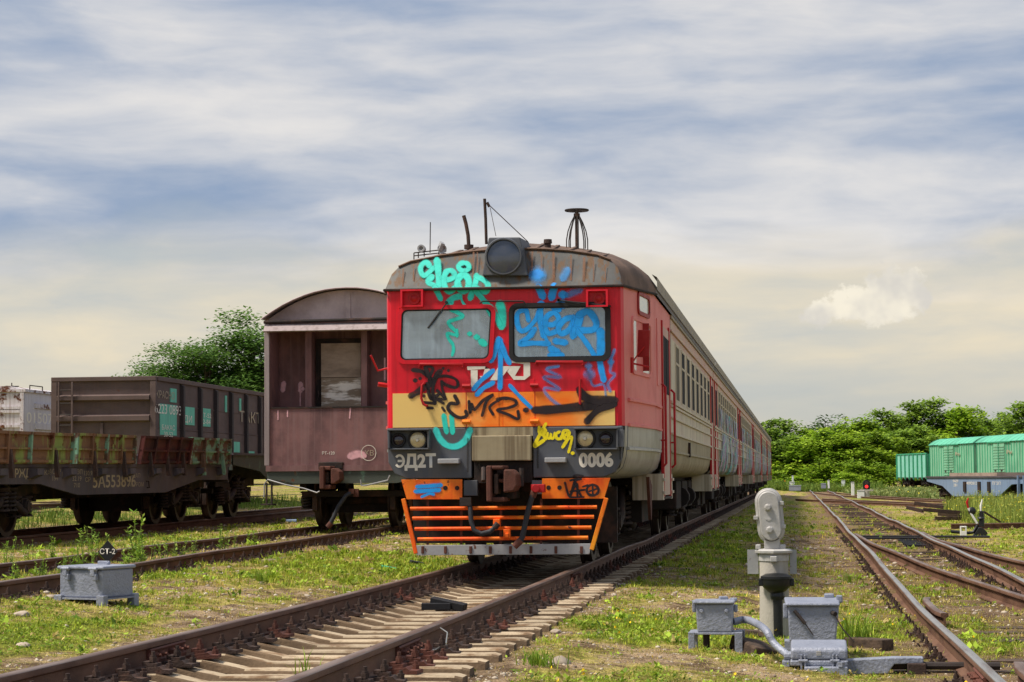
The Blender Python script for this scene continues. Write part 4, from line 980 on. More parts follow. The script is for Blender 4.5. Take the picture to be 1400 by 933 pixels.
for px, y0_, y1_ in ((585, 683, 745), (631, 683, 745), (685, 690, 745), (740, 682, 745), (791, 682, 743)):
    p, q = fpts([(px, y0_), (px-.5, y1_)], .02); MB().beam(p, q, .012, .03).build('upright', MATS['iron_red'], plow)
poly_front('bottom_plate', [(568, 746), (807.5, 743.5), (806, 758), (569.5, 759.5)], -.04, .0, 'plate_grey', plow, .004)
for px in (578, 609, 643.5, 670.5, 698, 726, 760, 795):
    x, z = FP(px, 752, -.04); MB().cbox((x, -.045, z), (.035, .02, .09)).build('plate_bolt', MATS['iron_red'], plow, bev=.006)
for px, py in ((609, 667.5), (625, 667.5), (750, 667), (765, 667)):
    x, z = FP(px, py, -.03); MB().cyl((x, -.034, z), (x, -.02, z), .028, n=12).build('bolt_hole', MATS['under_dark'], plow)
for px, py in ((679, 716), (693, 730)):
    x, z = FP(px, py, -.08); mb = MB(); mb.cbox((x, -.06, z), (.085, .07, .11)); mb.cbox((x, -.1, z-.02), (.05, .05, .05)); mb.build('hose_hook', MATS['orange'], plow, bev=.008)
MB().box(-1.3, 1.3, .9, 1.0, .3, 1.0).build('headstock', MATS['under_dark'], cab)
# buffer beam behind
for px0, px1, py0, py1 in ((634, 653, 657, 678), (727, 742, 657, 676)):
    box_front('beam_bracket', px0, py0, px1, py1, -.02, .1, 'dark_grey', cab, .006)
box_front('draft_box', 648, 632, 728, 660, .0, .2, 'under_dark', cab)
# automatic coupler
cp = bpy.data.objects.new('coupler', None); put(cp, cab)
def cpb(name, px0, py0, px1, py1, y0, y1, mat, bev=.015):
    x0, z1 = FP(px0, py0, y0); x1, z0 = FP(px1, py1, y0); return MB().box(x0, x1, y0, y1, z0, z1).build(name, MATS[mat], cp, bev=bev)
cpb('jaw', 664.5, 637, 672, 686, -.62, -.1, 'iron_red')
cpb('jaw_plate', 672, 637, 688, 642, -.6, -.1, 'iron_red'); cpb('jaw_plate', 672, 680, 690, 686, -.55, -.1, 'iron_red')
cpb('lock', 675, 648, 681, 676, -.56, -.2, 'iron_rust'); cpb('lock_pin', 680, 655, 690, 660, -.5, -.2, 'iron_red')
pts = [(689, 642), (700, 642), (707, 649), (708, 664), (703, 672), (689, 674)]
q = [FP(px, py, -.55) for px, py in pts]; MB().prism(q[::-1], 'y', -.6, -.2).build('knuckle', MATS['iron_red'], cp, bev=.02)
cpb('shank', 668, 648, 702, 682, -.3, .3, 'under_dark')
mb = MB(); a0 = fl(661, 658, -.3); a1 = fl(661, 640, -.2); mb.cyl(a0, a1, .03, n=8); mb.cyl(fl(713, 640, -.2), fl(713, 665, -.2), .03, n=8); mb.build('lift_rod', MATS['black_iron'], cp)
# brake hoses
mb = MB(); mb.tube([fl(641, 686, -.1), fl(643, 695, -.12), fl(644, 712, -.14), fl(648, 725, -.14), fl(658, 730, -.14), fl(670, 727, -.14), fl(679, 719, -.12)], [.03,.03,.03,.03,.03,.03,.026], 10); h = mb.build('brake_hose', MATS['hose'], cab, 60)
mb = MB(); mb.cbox(fl(637, 686, -.1), (.14,.1,.1)); mb.cyl(fl(632, 686, -.1), fl(643, 686, -.1), .03, n=8); mb.build('fitting', MATS['black_iron'], h); MB().cyl(fl(676, 722, -.14), fl(681, 716, -.14), .038, n=10).build('fitting', MATS['black_iron'], h)
mb = MB(); mb.tube([fl(730, 672, -.2), fl(724, 690, -.22), fl(719, 712, -.24), fl(714, 735, -.24), fl(710, 742, -.24)], .034, 10); h = mb.build('brake_hose', MATS['hose'], cab, 60)
mb = MB(); mb.cyl(fl(712, 739, -.24), fl(703, 748, -.26), .045, .04, n=10); mb.build('fitting', MATS['iron_red'], h, 50); mb = MB(); mb.cyl(fl(728, 680, -.2), fl(731, 671, -.2), .042, n=10); mb.build('fitting', MATS['iron_red'], h, 50)
mb = MB(); mb.cbox(fl(736, 668, -.12), (.17,.12,.1)); mb.cyl(fl(732, 668, -.26), fl(732, 668, -.1), .05, n=12); mb.build('cock', MATS['rail_red'], h, bev=.008)

# ---- graffiti: sprayed strokes as thin paint ribbons
SPR = {'teal': spray_mat('spray_teal', srgb(36, 214, 196)), 'blue': spray_mat('spray_blue', srgb(16, 158, 244)), 'black': spray_mat('spray_black', srgb(30, 16, 22)),
       'yellow': spray_mat('spray_yellow', srgb(244, 224, 10)), 'white': spray_mat('logo_white', srgb(226, 218, 202)), 'turq': spray_mat('spray_turquoise', srgb(60, 222, 214)),
       'softblue': spray_mat('spray_mist', srgb(40, 150, 226), .55), 'dkbrown': spray_mat('spray_brown', srgb(66, 40, 40)), 'purple': spray_mat('spray_purple', srgb(150, 96, 190)), 'rust': spray_mat('rust_run_paint', srgb(120, 72, 34), .7), 'grime': spray_mat('grime_run', srgb(46, 40, 34), .5), 'pinkw': spray_mat('spray_pink', srgb(224, 170, 176))}
_gc = [0]
def smooth_line(P, n=6):
    P = [np.array(p, float) for p in P]
    if len(P) < 3: 
        return [P[0]+(P[1]-P[0])*u for u in np.linspace(0, 1, 6)]
    out = []
    Q = [2*P[0]-P[1]]+P+[2*P[-1]-P[-2]]
    for i in range(1, len(Q)-2):
        for u in np.linspace(0, 1, n, endpoint=False):
            a, b, c, d = Q[i-1], Q[i], Q[i+1], Q[i+2]
            out.append(.5*((2*b)+(-a+c)*u+(2*a-5*b+4*c-d)*u*u+(-a+3*b-3*c+d)*u**3))
    out.append(P[-1]); return out
def stroke_mesh(strokes, mapf, mat, name='graffiti', soft=.42):
    """strokes: list of (points [(px,py)...], width in photo pixels)"""
    vs, fs, al = [], [], []
    for pts, wd in strokes:
        L_ = smooth_line(pts) if len(pts) > 1 else [np.array(pts[0])-[wd*.12, 0], np.array(pts[0]), np.array(pts[0])+[wd*.12, 0]]
        k = len(L_)
        # rounded ends
        d0 = (L_[0]-L_[1]); d0 = d0/(np.linalg.norm(d0)+1e-9); d1 = (L_[-1]-L_[-2]); d1 = d1/(np.linalg.norm(d1)+1e-9)
        prof = [(L_[0]+d0*wd*.62, .02, 0), (L_[0]+d0*wd*.45, .6, .6)]+[(p, 1, 1) for p in L_]+[(L_[-1]+d1*wd*.45, .6, .6), (L_[-1]+d1*wd*.62, .02, 0)]
        b = len(vs); m = len(prof)
        for i, (p, sw, aa) in enumerate(prof):
            d = prof[min(i+1, m-1)][0]-prof[max(i-1, 0)][0]; d = d/(np.linalg.norm(d)+1e-9); nn = np.array([-d[1], d[0]])
            _gc[0] += 1; sw = sw*(.84+.34*float(vnoise(i*.31+_gc[0]*.01, len(vs)*.001, 1.0, 2)))
            for off, a in ((-.5-soft*1.5, 0), (-.5-soft*.35, .2), (-.5+soft*.4, .95), (0, 1.1), (.5-soft*.4, .95), (.5+soft*.35, .2), (.5+soft*1.5, 0)):
                q = p+nn*off*wd*sw
                x, y, z = mapf(q[0], q[1]); vs.append((x, y-_gc[0]*1.2e-6, z)); al.append(a*aa)
        for i in range(m-1):
            for j in range(6): fs.append((b+i*7+j, b+i*7+j+1, b+(i+1)*7+j+1, b+(i+1)*7+j))
    me = bpy.data.meshes.new(name); me.from_pydata(vs, [], fs); me.materials.append(SPR[mat])
    at = me.attributes.new('a', 'FLOAT', 'POINT'); at.data.foreach_set('value', np.array(al, np.float32)); return me
def fmap(off):
    def f(px, py):
        x, y, z = VP_(px, py); return (x, (y if z > 3.45 else 0)-off-(.02 if z > 3.45 else 0), z)
    return f
def Zt(x0, y0, s): return lambda pts: [(x0+a/s, y0+b/s) for a, b in pts]
A = Zt(520, 320, 6.667); B = Zt(680, 320, 6.667); C_ = Zt(520, 450, 6.667); D = Zt(680, 450, 6.667); E_ = Zt(720, 560, 7.77); G = Zt(540, 640, 4.667)
def el_(cx, cz, rx_, ry_, n=12): return [(cx+rx_*math.cos(u), cz+ry_*math.sin(u)) for u in np.linspace(0, 2*math.pi, n)]
teal = [(A([(455,300),(430,265),(390,275),(370,320),(385,370),(420,375),(490,310)]), 6.5), (A([(520,240),(530,330),(535,400),(540,470)]), 8), (A([(475,390),(440,440),(500,475)]), 7),
        (A([(570,400),(620,420),(680,390),(660,340),(610,345),(585,400),(590,480),(630,530),(690,490)]), 7), (A(el_(765, 302, 48, 36)), 6), (A(el_(760, 450, 52, 72)), 8),
        (A([(880,380),(870,450),(840,530),(820,590)]), 7), (A([(880,390),(940,420),(985,470),(960,530),(890,500),(860,480)]), 7), (A([(870,520),(930,590),(980,660),(1020,740)]), 8), (A([(500,490),(550,590)]), 8),
        (A([(720,570),(660,590),(625,640)]), 9), (A([(730,560),(750,620),(790,680)]), 3.5), (A([(640,640),(635,685),(700,715),(750,755),(630,800),(640,840),(690,890),(700,930)]), 5),
        (C_([(700,10),(690,55),(615,40),(625,90),(660,140),(668,190),(657,240)]), 4.2), (C_([(815,45)]), 6), (C_([(880,75)]), 7.5), (C_([(920,115),(950,135)]), 9),
        (A([(1090,640),(1110,720),(1105,840)]), 11), (A([(1000,660),(1060,760),(1090,830)]), 7)]
teal += [(C_([(580,790),(590,860),(605,940)]), 6.5), (C_([(650,790),(655,860),(660,945)]), 6.5)]
def wallmap(px, py): return fmap(.021)(px, py)
for a_, b_ in ((0, 14), (14, 17), (17, 19), (19, 21)): part('graffiti', stroke_mesh(teal[a_:b_], fmap(.0125), 'teal'), cab)
Z2 = Zt(500, 480, 3.009)
part('graffiti', stroke_mesh([(Z2([(290,325),(305,360),(335,388),(375,392),(410,368),(430,325)]), 8)], fmap(.0150), 'turq'), cab)
blue = [(B([(370,370)]), 13), (B([(380,490),(415,570)]), 10), (B([(520,480),(495,580)]), 10), (B([(600,555)]), 11), (B([(400,640)]), 9), (B([(560,650),(600,640)]), 12), (B([(520,680),(560,690)]), 8),
        (B([(285,790),(260,700),(190,720),(180,800),(210,880),(270,870),(350,780),(395,680)]), 6), (B([(395,660),(395,800),(420,930)]), 7), (D([(420,10),(440,80),(470,140)]), 4), (B([(340,870),(300,930)]), 7), (D([(330,20),(280,80),(205,135),(330,130),(470,135)]), 6),
        (B([(410,810),(500,830),(560,780),(520,720),(450,760),(440,850),(470,910),(560,880)]), 6), (B([(700,760),(620,780),(560,850),(580,910),(660,870),(710,760),(700,860)]), 6.5), (B([(760,730),(730,840),(690,930)]), 9), (B([(740,740),(830,710),(900,800),(880,870),(770,880),(700,870)]), 8),
        (D([(720,10),(800,110),(860,200),(900,270)]), 6), (D([(700,0),(690,80)]), 5), (D([(940,20),(945,150),(935,260)]), 10), (D([(930,270),(950,380),(970,465)]), 8),
        (D([(530,110),(620,125)]), 8), (D([(490,180),(550,215)]), 9), (D([(480,240),(590,240)]), 7),
        (D([(30,100),(30,300),(25,540)]), 6.5), (D([(20,100),(70,230),(110,310)]), 7), (C_([(1080,90),(1050,200),(1010,290)]), 7),
        (C_([(1030,380),(920,470),(850,550)]), 6), (C_([(1030,490),(940,540),(880,600)]), 6), (D([(115,515),(200,610),(310,720)]), 5)]
blue = [(p_, w_*(1.06 if 418 < np.mean([q_[1] for q_ in p_]) < 492 and np.mean([q_[0] for q_ in p_]) > 700 else 1.0)) for p_, w_ in blue]
part('graffiti', stroke_mesh(blue, fmap(.0138), 'blue'), cab)
mist = [(B([(370,380)]), 20), (B([(640,330),(600,410)]), 9), (B([(640,560),(760,510)]), 8), (D([(560,340),(450,370),(580,440),(420,440),(570,550),(430,540),(480,630),(600,720)]), 4), (D([(830,340)]), 9), (D([(840,415)]), 14), (D([(850,470),(880,520),(970,510),(990,620)]), 3),
        (D([(1070,190),(1030,290),(1040,310),(1030,390),(1070,420),(1010,500),(1030,570)]), 4), (D([(1035,300)]), 8)]
for a_, b_ in ((0, 3), (3, 4), (4, 7), (7, 9)): part('graffiti', stroke_mesh(mist[a_:b_], fmap(.0150), 'softblue', soft=.8), cab)
blk = [(C_([(300,375),(380,390),(450,440),(470,480)]), 5.5), (C_([(410,350),(440,440),(480,360),(420,350),(450,460),(440,560),(470,640),(530,600)]), 4.5), (C_([(460,520),(520,400),(560,390),(500,470),(480,560),(500,680)]), 4.5), (C_([(500,440),(600,430),(690,460),(710,510),(680,535),(600,510),(560,480)]), 4), (C_([(560,490),(570,560),(600,640)]), 3.5), (C_([(320,470)]), 5.5), (C_([(365,453)]), 4), (C_([(575,360)]), 3.5), (C_([(622,380)]), 3.5),
       (C_([(430,510),(350,570),(280,610)]), 8), (C_([(520,560),(560,600),(590,640),(520,640),(580,680)]), 3.5), (C_([(400,670),(500,680)]), 3.5), (C_([(430,720),(480,722)]), 3.5), (C_([(400,612)]), 4), (C_([(565,715),(590,750)]), 3),
       (C_([(680,610),(710,680),(640,680),(620,730),(680,790),(740,810),(790,790),(780,750)]), 4.5), (C_([(810,660),(820,770),(830,680),(860,735),(940,650),(1030,600),(970,660),(930,790)]), 4), (C_([(1030,780),(1000,710),(1100,640),(1160,635)]), 3.8),
       (D([(0,640),(80,630),(160,650),(170,690),(100,720),(0,740),(100,780),(190,820),(190,750)]), 4), (D([(262,740)]), 7),
       (D([(345,740),(500,735),(700,715),(1060,680)]), 11), (D([(750,560),(800,620),(900,650),(1070,650)]), 11), (D([(1070,690),(920,740),(815,845)]), 8)]
part('graffiti', stroke_mesh(blk, fmap(.0162), 'black', soft=.3), cab)
yel = [(E_([(205,155),(165,225),(125,300),(85,390),(130,365),(185,328)]), 4.6), (E_([(135,190),(140,250),(165,265),(205,215),(185,270),(205,312)]), 4.4), (E_([(225,250),(222,300),(250,305),(262,255),(258,300),(285,305),(300,250)]), 3.2), (E_([(350,238),(315,262),(325,310),(370,312)]), 3.6), (E_([(370,290),(420,270),(445,232),(400,228),(385,280),(410,312)]), 4.0), (E_([(455,245),(440,310),(385,400)]), 4.2), (E_([(430,330),(480,290),(475,350),(447,455)]), 3.2), (E_([(490,465)]), 4.5)]
part('graffiti', stroke_mesh(yel, fmap(.0165), 'yellow', soft=.2), cab)
vap = [(G([(1085,95),(1115,180),(1150,75)]), 3.2), (G([(1120,80),(1160,70),(1190,70),(1150,90),(1190,185)]), 2.8), (G([(1115,185),(1160,100),(1165,185)]), 2.8), (G([(1120,150),(1210,140)]), 2.5), (G([(1200,120),(1230,110)]), 2.5), (G(el_(1262, 142, 38, 34)), 3.2), (G([(1262,115),(1262,170)]), 2.2), (G([(1240,150),(1285,135)]), 2.2), (G([(1140,52),(1165,45),(1200,52)]), 2.5), (G([(1120,188),(1205,186)]), 2.2)]
part('graffiti', stroke_mesh(vap, lambda px, py: (*[(a, -.036, b) for a, b in [FP(px, py, -.03)]][0],), 'black', soft=.3), cab)
smr = [(G([(140,120),(220,115),(295,110)]), 5), (G([(130,150),(220,145),(285,140)]), 5), (G([(170,185),(220,165),(250,170)]), 3)]
part('graffiti', stroke_mesh(smr, lambda px, py: (*[(a, -.036, b) for a, b in [FP(px, py, -.03)]][0],), 'blue', soft=.6), cab)
# white railway emblem on the nose
emb = MB()
def pf(pts): 
    q = [FP(px, py) for px, py in pts]; emb.prism(q[::-1], 'y', -.0135, -.004)
pf(C_([(792,342),(960,342),(990,362),(800,376),(795,370)])); pf(C_([(825,376),(888,376),(888,530),(828,530)])); pf(C_([(960,342),(1005,372),(985,410),(950,376)])); pf(C_([(985,410),(950,376),(935,430),(905,430),(940,466),(960,455)]))
pf(D([(-100,468),(-48,340),(115,340),(90,372),(60,372),(-2,466)]) if False else C_([(1000,468),(1080,340),(1145,340),(1060,468)])); pf(C_([(1145,340),(1190,340),(1110,440),(1060,468)]))
pf(D([(120,340),(212,340),(160,430),(240,432),(250,464),(150,464),(92,390)])); pf(D([(240,432),(240,320),(300,320),(300,425),(250,464)])); pf(D([(132,288),(290,288),(300,320),(240,320),(132,308)]))
emb.build('emblem', MATS['white_text'], cab)

# rust runs below the visor edge, scratches and oil runs on the nose
runs = [([(px, 345+(abs(px-697)/150)**3*26), (px+random.uniform(-1, 1), min(393, 345+(abs(px-697)/150)**3*26+ln))], w_) for px, ln, w_ in ((552, 30, 2), (566, 22, 1.4), (648, 34, 2.2), (653, 26, 1.4), (728, 36, 2), (757, 40, 3), (781, 34, 2), (799, 42, 3), (812, 36, 1.6), (828, 24, 1.2), (740, 22, 1.2))]
for r__ in runs: part('rust_run', stroke_mesh([r__], fmap(.006), 'rust', name='rust_run', soft=.9), cab)
runs = [([(px, py), (px+random.uniform(-.6, .6), py+ln)], w_) for px, py, ln, w_ in ((560, 586, 26, 2), (640, 600, 45, 2.2), (690, 600, 26, 3), (735, 600, 40, 2), (848, 588, 40, 2), (655, 632, 8, 3), (712, 600, 24, 2))]
for r__ in runs: part('oil_run', stroke_mesh([r__], fmap(.0132), 'grime', name='oil_run', soft=.9), cab)
# ---- following cars
GRAF = bpy.data.materials.new('side_graffiti'); GRAF.use_nodes = True; t = NT(GRAF.node_tree)
tc = t.n('ShaderNodeTexCoord'); v = tc.outputs['Object']; oi = t.n('ShaderNodeObjectInfo')
ofs = t.n('ShaderNodeVectorMath', operation='SCALE', ins={0: (31., 17., 5.), 'Scale': oi.outputs['Random']}); v = t.n('ShaderNodeVectorMath', operation='ADD', ins={0: v, 1: ofs.outputs[0]}).outputs[0]
n1 = t.noise(t.mapv(v, (1, .55, .9)), 1, 4, .6, 1.0); rp_ = t.n('ShaderNodeValToRGB'); t.nt.links.new(n1, rp_.inputs[0])
cr = rp_.color_ramp; cr.interpolation = 'CONSTANT'; cr.elements[0].color = srgb(150, 190, 176); cr.elements[1].position = .42; cr.elements[1].color = srgb(150, 130, 190)
for p_, c_ in ((.47, srgb(196, 196, 190)), (.51, srgb(56, 180, 178)), (.56, srgb(176, 120, 190)), (.62, srgb(210, 170, 190)), (.68, srgb(70, 150, 150))):
    e = cr.elements.new(p_); e.color = c_
al = t.math('MULTIPLY', t.step(t.noise(t.mapv(v, (1, 1.4, 1.1)), 1, 4, .6), .45, .55), .85)
b = t.n('ShaderNodeBsdfPrincipled', ins={'Base Color': rp_.outputs[0], 'Roughness': .6}); tr = t.n('ShaderNodeBsdfTransparent')
mx = t.n('ShaderNodeMixShader', ins={0: al, 1: tr.outputs[0], 2: b.outputs[0]}); t.n('ShaderNodeOutputMaterial', ins={0: mx.outputs[0]})
L1 = 21.2
def coach(idx):
    c = thing('train_car', ['second car of the red commuter train with purple and teal graffiti on its flank', '', '', '', ''][0], 'train car', (TX, TY+L0+.12, ZR), group='cars of the red commuter train')
    car_common(c, .0, L1-.15, [(.35, 1.75), (19.2, 20.6)], [3.3+1.5*i for i in range(10)], panes=['pane_grimy']*10)
    for z0, z1, k in ((1.16, 2.2, 0),):
        mb = MB(); zz = [1.16, 1.24, 1.36, 1.52, 1.75, 2.2]
        mb.loft([[(HW*kx(z)+.034, y, z) for z in zz] for y in (2.3, 9, 18.6)]); mb.build('graffiti', GRAF, c)
        mb = MB(); mb.loft([[(HW+.036, y, z) for z in (2.24, 2.75)] for y in (2.6, 18.0)]); mb.build('graffiti', GRAF, c)
    add_bogie(c, 3.4, 2.6); add_bogie(c, 17.2, 2.6)
    return c
c1 = coach(0)
for k in range(1, 5):
    c = copy_tree(c1); c.location = (TX, TY+L0+.12+k*L1, ZR)
    c['label'] = ['', 'third car of the red commuter train with teal paint on its flank', 'fourth car of the red commuter train', 'fifth car of the red commuter train', 'last car of the red commuter train beside the far trees'][k]
# ================================================================== MAROON COACH ON THE SECOND TRACK
Y2 = 41.5; X2 = float(onY(475, 700, Y2)[0]); Z2R = .345
co = thing('service_coach', 'maroon service coach with an open end platform and boarded door beside the train', 'railway coach', (X2, Y2, Z2R), rz=.0)
def P2(px, py, y=0.0): p = onY(px, py, Y2+y); return p[0]-X2, p[2]-Z2R
HC = -P2(363, 560)[0]; LC = 14.0
ze = P2(475, 437)[1]; zc_ = P2(475, 396)[1]
arch = [(x, ze+(zc_-ze)*(1-(abs(x)/(HC+.02))**2.1)) for x in np.linspace(-HC-.02, HC+.02, 17)]
MB().prism([(-HC-.02, ze-.05)]+arch+[(HC+.02, ze-.05)], 'y', .12, .2).build('roof_end', MATS['maroon_roof'], co)
MB().loft([[(x*1.03, y, z+.03) for x, z in arch] for y in (-.06, LC)]).build('roof', MATS['maroon_roof'], co, 40)
mb = MB(); mb.tube([(x*1.03, -.06, z+.03) for x, z in arch], .018, 6); mb.build('roof_rim', MATS['maroon_roof'], co, 60)
mb = MB(); mb.box(-.05, .05, .1, .12, ze, zc_-.05); mb.build('roof_batten', MATS['maroon_roof'], co)
# rolled tarpaulin bar and pale canopy
mb = MB(); mb.cyl((-HC-.02, -.05, ze-.03), (HC+.02, -.05, ze-.0), .035, n=8); mb.build('gutter', MATS['under_dark'], co)
zk = P2(475, 452)[1]
MB().add([(-HC+.0, -.02, ze-.07), (HC, -.02, ze-.07), (HC, -.2, zk), (-HC, -.2, zk), (-HC, .02, ze-.07), (HC, .02, ze-.07), (HC, -.14, zk-.02), (-HC, -.14, zk-.02)],
         [(0,1,2,3), (4,7,6,5), (0,3,7,4), (1,5,6,2), (3,2,6,7), (0,4,5,1)]).build('canopy', MATS['canopy_pale'], co)
zp = P2(475, 558)[1]; zl = P2(475, 636)[1]; zq = P2(475, 661)[1]
for s in (-1, 1): MB().box(min(s*HC, s*(HC-.10)), max(s*HC, s*(HC-.10)), -.02, LC, zl, ze-.02).build('side_wall', MATS['maroon'], co)
for s in (-1, 1): MB().box(min(s*(HC+.012), s*(HC-.09)), max(s*(HC+.012), s*(HC-.09)), -.05, -.022, zl, ze-.07).build('corner_post', MATS['canopy_pale'], co, bev=.008)
MB().box(-HC+.1, HC-.1, -.01, .04, zl, zp).build('front_panel', MATS['maroon'], co)
MB().box(-HC+.1, HC-.1, -.03, .07, zp, zp+.03).build('panel_rail', MATS['under_dark'], co)
MB().box(-HC+.1, HC-.1, .75, .82, zl, ze).build('back_wall', MATS['maroon'], co)
MB().box(-HC+.1, HC-.1, .1, .8, zl-.02, zl+.02).build('platform_floor', MATS['under_dark'], co)
MB().box(-HC+.1, HC-.1, .1, .8, ze-.05, ze-.02).build('platform_ceiling', MATS['maroon'], co)
for px0, px1 in ((417, 426), (493.5, 502)):
    x0 = P2(px0, 500, .35)[0]; x1 = P2(px1, 500, .35)[0]; MB().box(x0, x1, .35, .75, zl, ze-.05).build('door_post', MATS['maroon'], co, bev=.01)
x0, z1 = P2(439, 470, .6); x1, _ = P2(493, 470, .6); _, zmid = P2(439, 517, .6)
dr = bpy.data.objects.new('door', MB().box(x0-.12, x1+.08, .66, .74, zl, z1+.1).mesh('door', MATS['under_dark'])); put(dr, co)
MB().box(x0, x1, .60, .66, zmid+.01, z1).build('upper_board', MATS['plywood'], dr); MB().box(x0, x1, .61, .66, zl+.3, zmid).build('lower_board', MATS['worn_ply'], dr)
mb = MB(); h0 = P2(435, 540, .58); mb.tube([(h0[0], .58, h0[1]+.08), (h0[0]+.02, .55, h0[1]), (h0[0]-.02, .58, h0[1]-.1)], .012, 6); mb.build('door_handle', MATS['black_iron'], dr)
# sole bar, buffer beam, foot bars
MB().box(-HC+.02, HC-.02, -.06, .06, P2(475, 644)[1], zl).build('sole_strip', MATS['maroon'], co)
xL = P2(366, 650)[0]; zA = P2(475, 644)[1]
MB().prism([(xL, zA), (-xL, zA), (-xL, zA-.18), (-.9, zq), (.9, zq), (xL+.1 if False else -.9, zq), (xL, zA-.14)] if False else [(xL, zA-.14), (-1.0, zq), (1.0, zq), (-xL, zA-.14), (-xL, zA), (xL, zA)], 'y', -.03, .12).build('buffer_beam', MATS['green_iron'], co)
def q3(px, py, y): x, z = P2(px, py, y); return (x, y, z)
mb = MB(); mb.tube([q3(361, 680, -.1), q3(361.5, 662, -.1), q3(366, 656, -.1), q3(390, 663, -.1), q3(415, 668, -.1), q3(433, 674, -.1), q3(437, 672, -.1)], .016, 6); mb.tube([q3(493, 656, -.1), q3(494, 664, -.1), q3(500, 664, -.1), q3(530, 657, -.1), q3(533, 650, -.1)], .016, 6); mb.build('uncoupling_bar', MATS['plate_grey'], co, 60)
mb = MB()
for px in (364.5, 371.5): a0 = q3(px, 660, .1); a1 = q3(px, 690, .1); mb.beam(a0, a1, .05, .03)
mb.beam(q3(359, 690, .1), q3(375, 690, .1), .3, .03); mb.build('side_step', MATS['black_iron'], co)
cpl = bpy.data.objects.new('coupler', None); put(cpl, co)
def cb(nm, px0, py0, px1, py1, y0, y1, mt):
    x0, z1 = P2(px0, py0, y0); x1, z0 = P2(px1, py1, y0); MB().box(x0, x1, y0, y1, z0, z1).build(nm, MATS[mt], cpl, bev=.02)
cb('jaw', 436.5, 637.5, 443, 669, -.55, .0, 'iron_red'); cb('jaw_plate', 443, 637.5, 452, 643, -.5, 0, 'iron_red'); cb('jaw_plate', 443, 663, 452, 669, -.5, 0, 'iron_red'); cb('lock', 444, 645, 450, 661, -.4, 0, 'iron_rust')
q = [P2(px, py, -.5) for px, py in ((452, 641), (457, 640), (464, 645), (465, 656), (456, 662), (452, 662))]; MB().prism(q[::-1], 'y', -.5, -.1).build('knuckle', MATS['iron_red'], cpl, bev=.02)
cb('draft_box', 435, 632, 469, 642, -.08, .1, 'under_dark')
mb = MB(); mb.tube([q3(482, 672, -.15), q3(473, 678, -.2), q3(463, 692, -.25), q3(457, 706, -.25), q3(450, 719, -.25)], .042, 10); hs = mb.build('brake_hose', MATS['hose'], co, 60)
mb = MB(); mb.cyl(q3(453, 715, -.25), q3(448, 721, -.25), .055, n=10); mb.cbox(q3(481, 672, -.15), (.1,.1,.1)); mb.cbox(q3(487, 674, -.05), (.1,.06,.16)); mb.build('fitting', MATS['iron_red'], hs)
add_bogie(co, 2.3, 2.2); MB().box(-1.2, 1.2, .2, LC, .9, zl).build('underframe', MATS['under_dark'], co)
MB().box(-HC+.1, HC-.1, LC-.05, LC, zl, ze+.3).build('end_wall', MATS['maroon'], co)
# dribbled paint marks and markings
mk = [([(377.5, 462), (377, 476)], 5), ([(373.5, 522), (373, 540)], 3), ([(374, 523)], 7), ([(388, 524), (386.5, 534)], 6), ([(411, 525), (411, 535)], 6), ([(414, 532)], 5), ([(410.5, 536), (410.5, 555)], 1.5), ([(526, 490), (526, 520)], 2)]
for m_ in (mk[:1], mk[1:3], mk[3:4], mk[4:7], mk[7:]): part('paint_mark', stroke_mesh(m_, lambda px, py: (P2(px, py, .74)[0], .742, P2(px, py, .74)[1]), 'pinkw', soft=.5), co)
mk = [([(479, 624), (490, 621), (497, 623)], 9), ([(479, 558), (478, 572)], 1.5), ([(380, 562), (380, 574)], 1.2), ([(393, 562), (393, 570)], 1.5)]
for m_ in mk: part('paint_mark', stroke_mesh([m_], lambda px, py: (P2(px, py, -.02)[0], -.0135, P2(px, py, -.02)[1]), 'pinkw', soft=.5), co)
mk = [(el_(504, 619.5, 10, 10.5), .7)]; part('paint_mark', stroke_mesh(mk, lambda px, py: (P2(px, py, -.02)[0], -.0145, P2(px, py, -.02)[1]), 'white', soft=.3), co)
me = text_mesh('marking', 'ХВ', .15, MATS['faint_text']); part('marking', me, co, (P2(505, 620)[0], -.015, P2(505, 620)[1]))
me = text_mesh('marking', 'РТ-120', .085, MATS['white_text']); part('marking', me, co, (P2(449, 620)[0], -.015, P2(449, 620)[1]))

# ================================================================== DROP-SIDED FLAT WAGON ON THE THIRD TRACK
SX = 1.45
def W3(px, py): p = onX(px, py, T3X+SX); return p[1], p[2]
ya = W3(30, 640)[0]; yb = W3(268, 640)[0]; yend = W3(313, 640)[0]; yst = ya-2.1
ZF = t3z(yst); GR = math.atan(.0045)
fw = thing('flat_wagon', 'black flat wagon with rusty green drop-down side boards', 'freight wagon', (T3X, yst, ZF), rx=GR)
def w3(px, py): y, z = W3(px, py); return y-yst, z-ZF-.0045*(y-yst)
zd = w3(150, 639)[1]; LF = yend-yst
sp = [(0, 640), (0, 661), (55, 662), (107, 677), (226, 673.5), (272, 656.5), (313, 656)]
pl = [(0, zd)] + [(0.0, w3(0, 662)[1])] + [w3(*p) for p in sp[2:]] + [(LF, zd)]
for s in (-1, 1): MB().prism(pl, 'x', s*SX, s*(SX-.06)).build('side_sill', MATS['sill_black'], fw)
MB().box(-SX-.03, SX+.03, 0, LF, zd, zd+.06).build('deck', MATS['sill_black'], fw)
MB().box(-SX, SX, 0, .08, zd-.35, zd).build('headstock', MATS['sill_black'], fw); MB().box(-SX, SX, LF-.08, LF, zd-.35, zd).build('headstock', MATS['sill_black'], fw)
MB().box(-.3, .3, .2, LF-.2, zd-.6, zd-.02).build('centre_sill', MATS['under_dark'], fw)
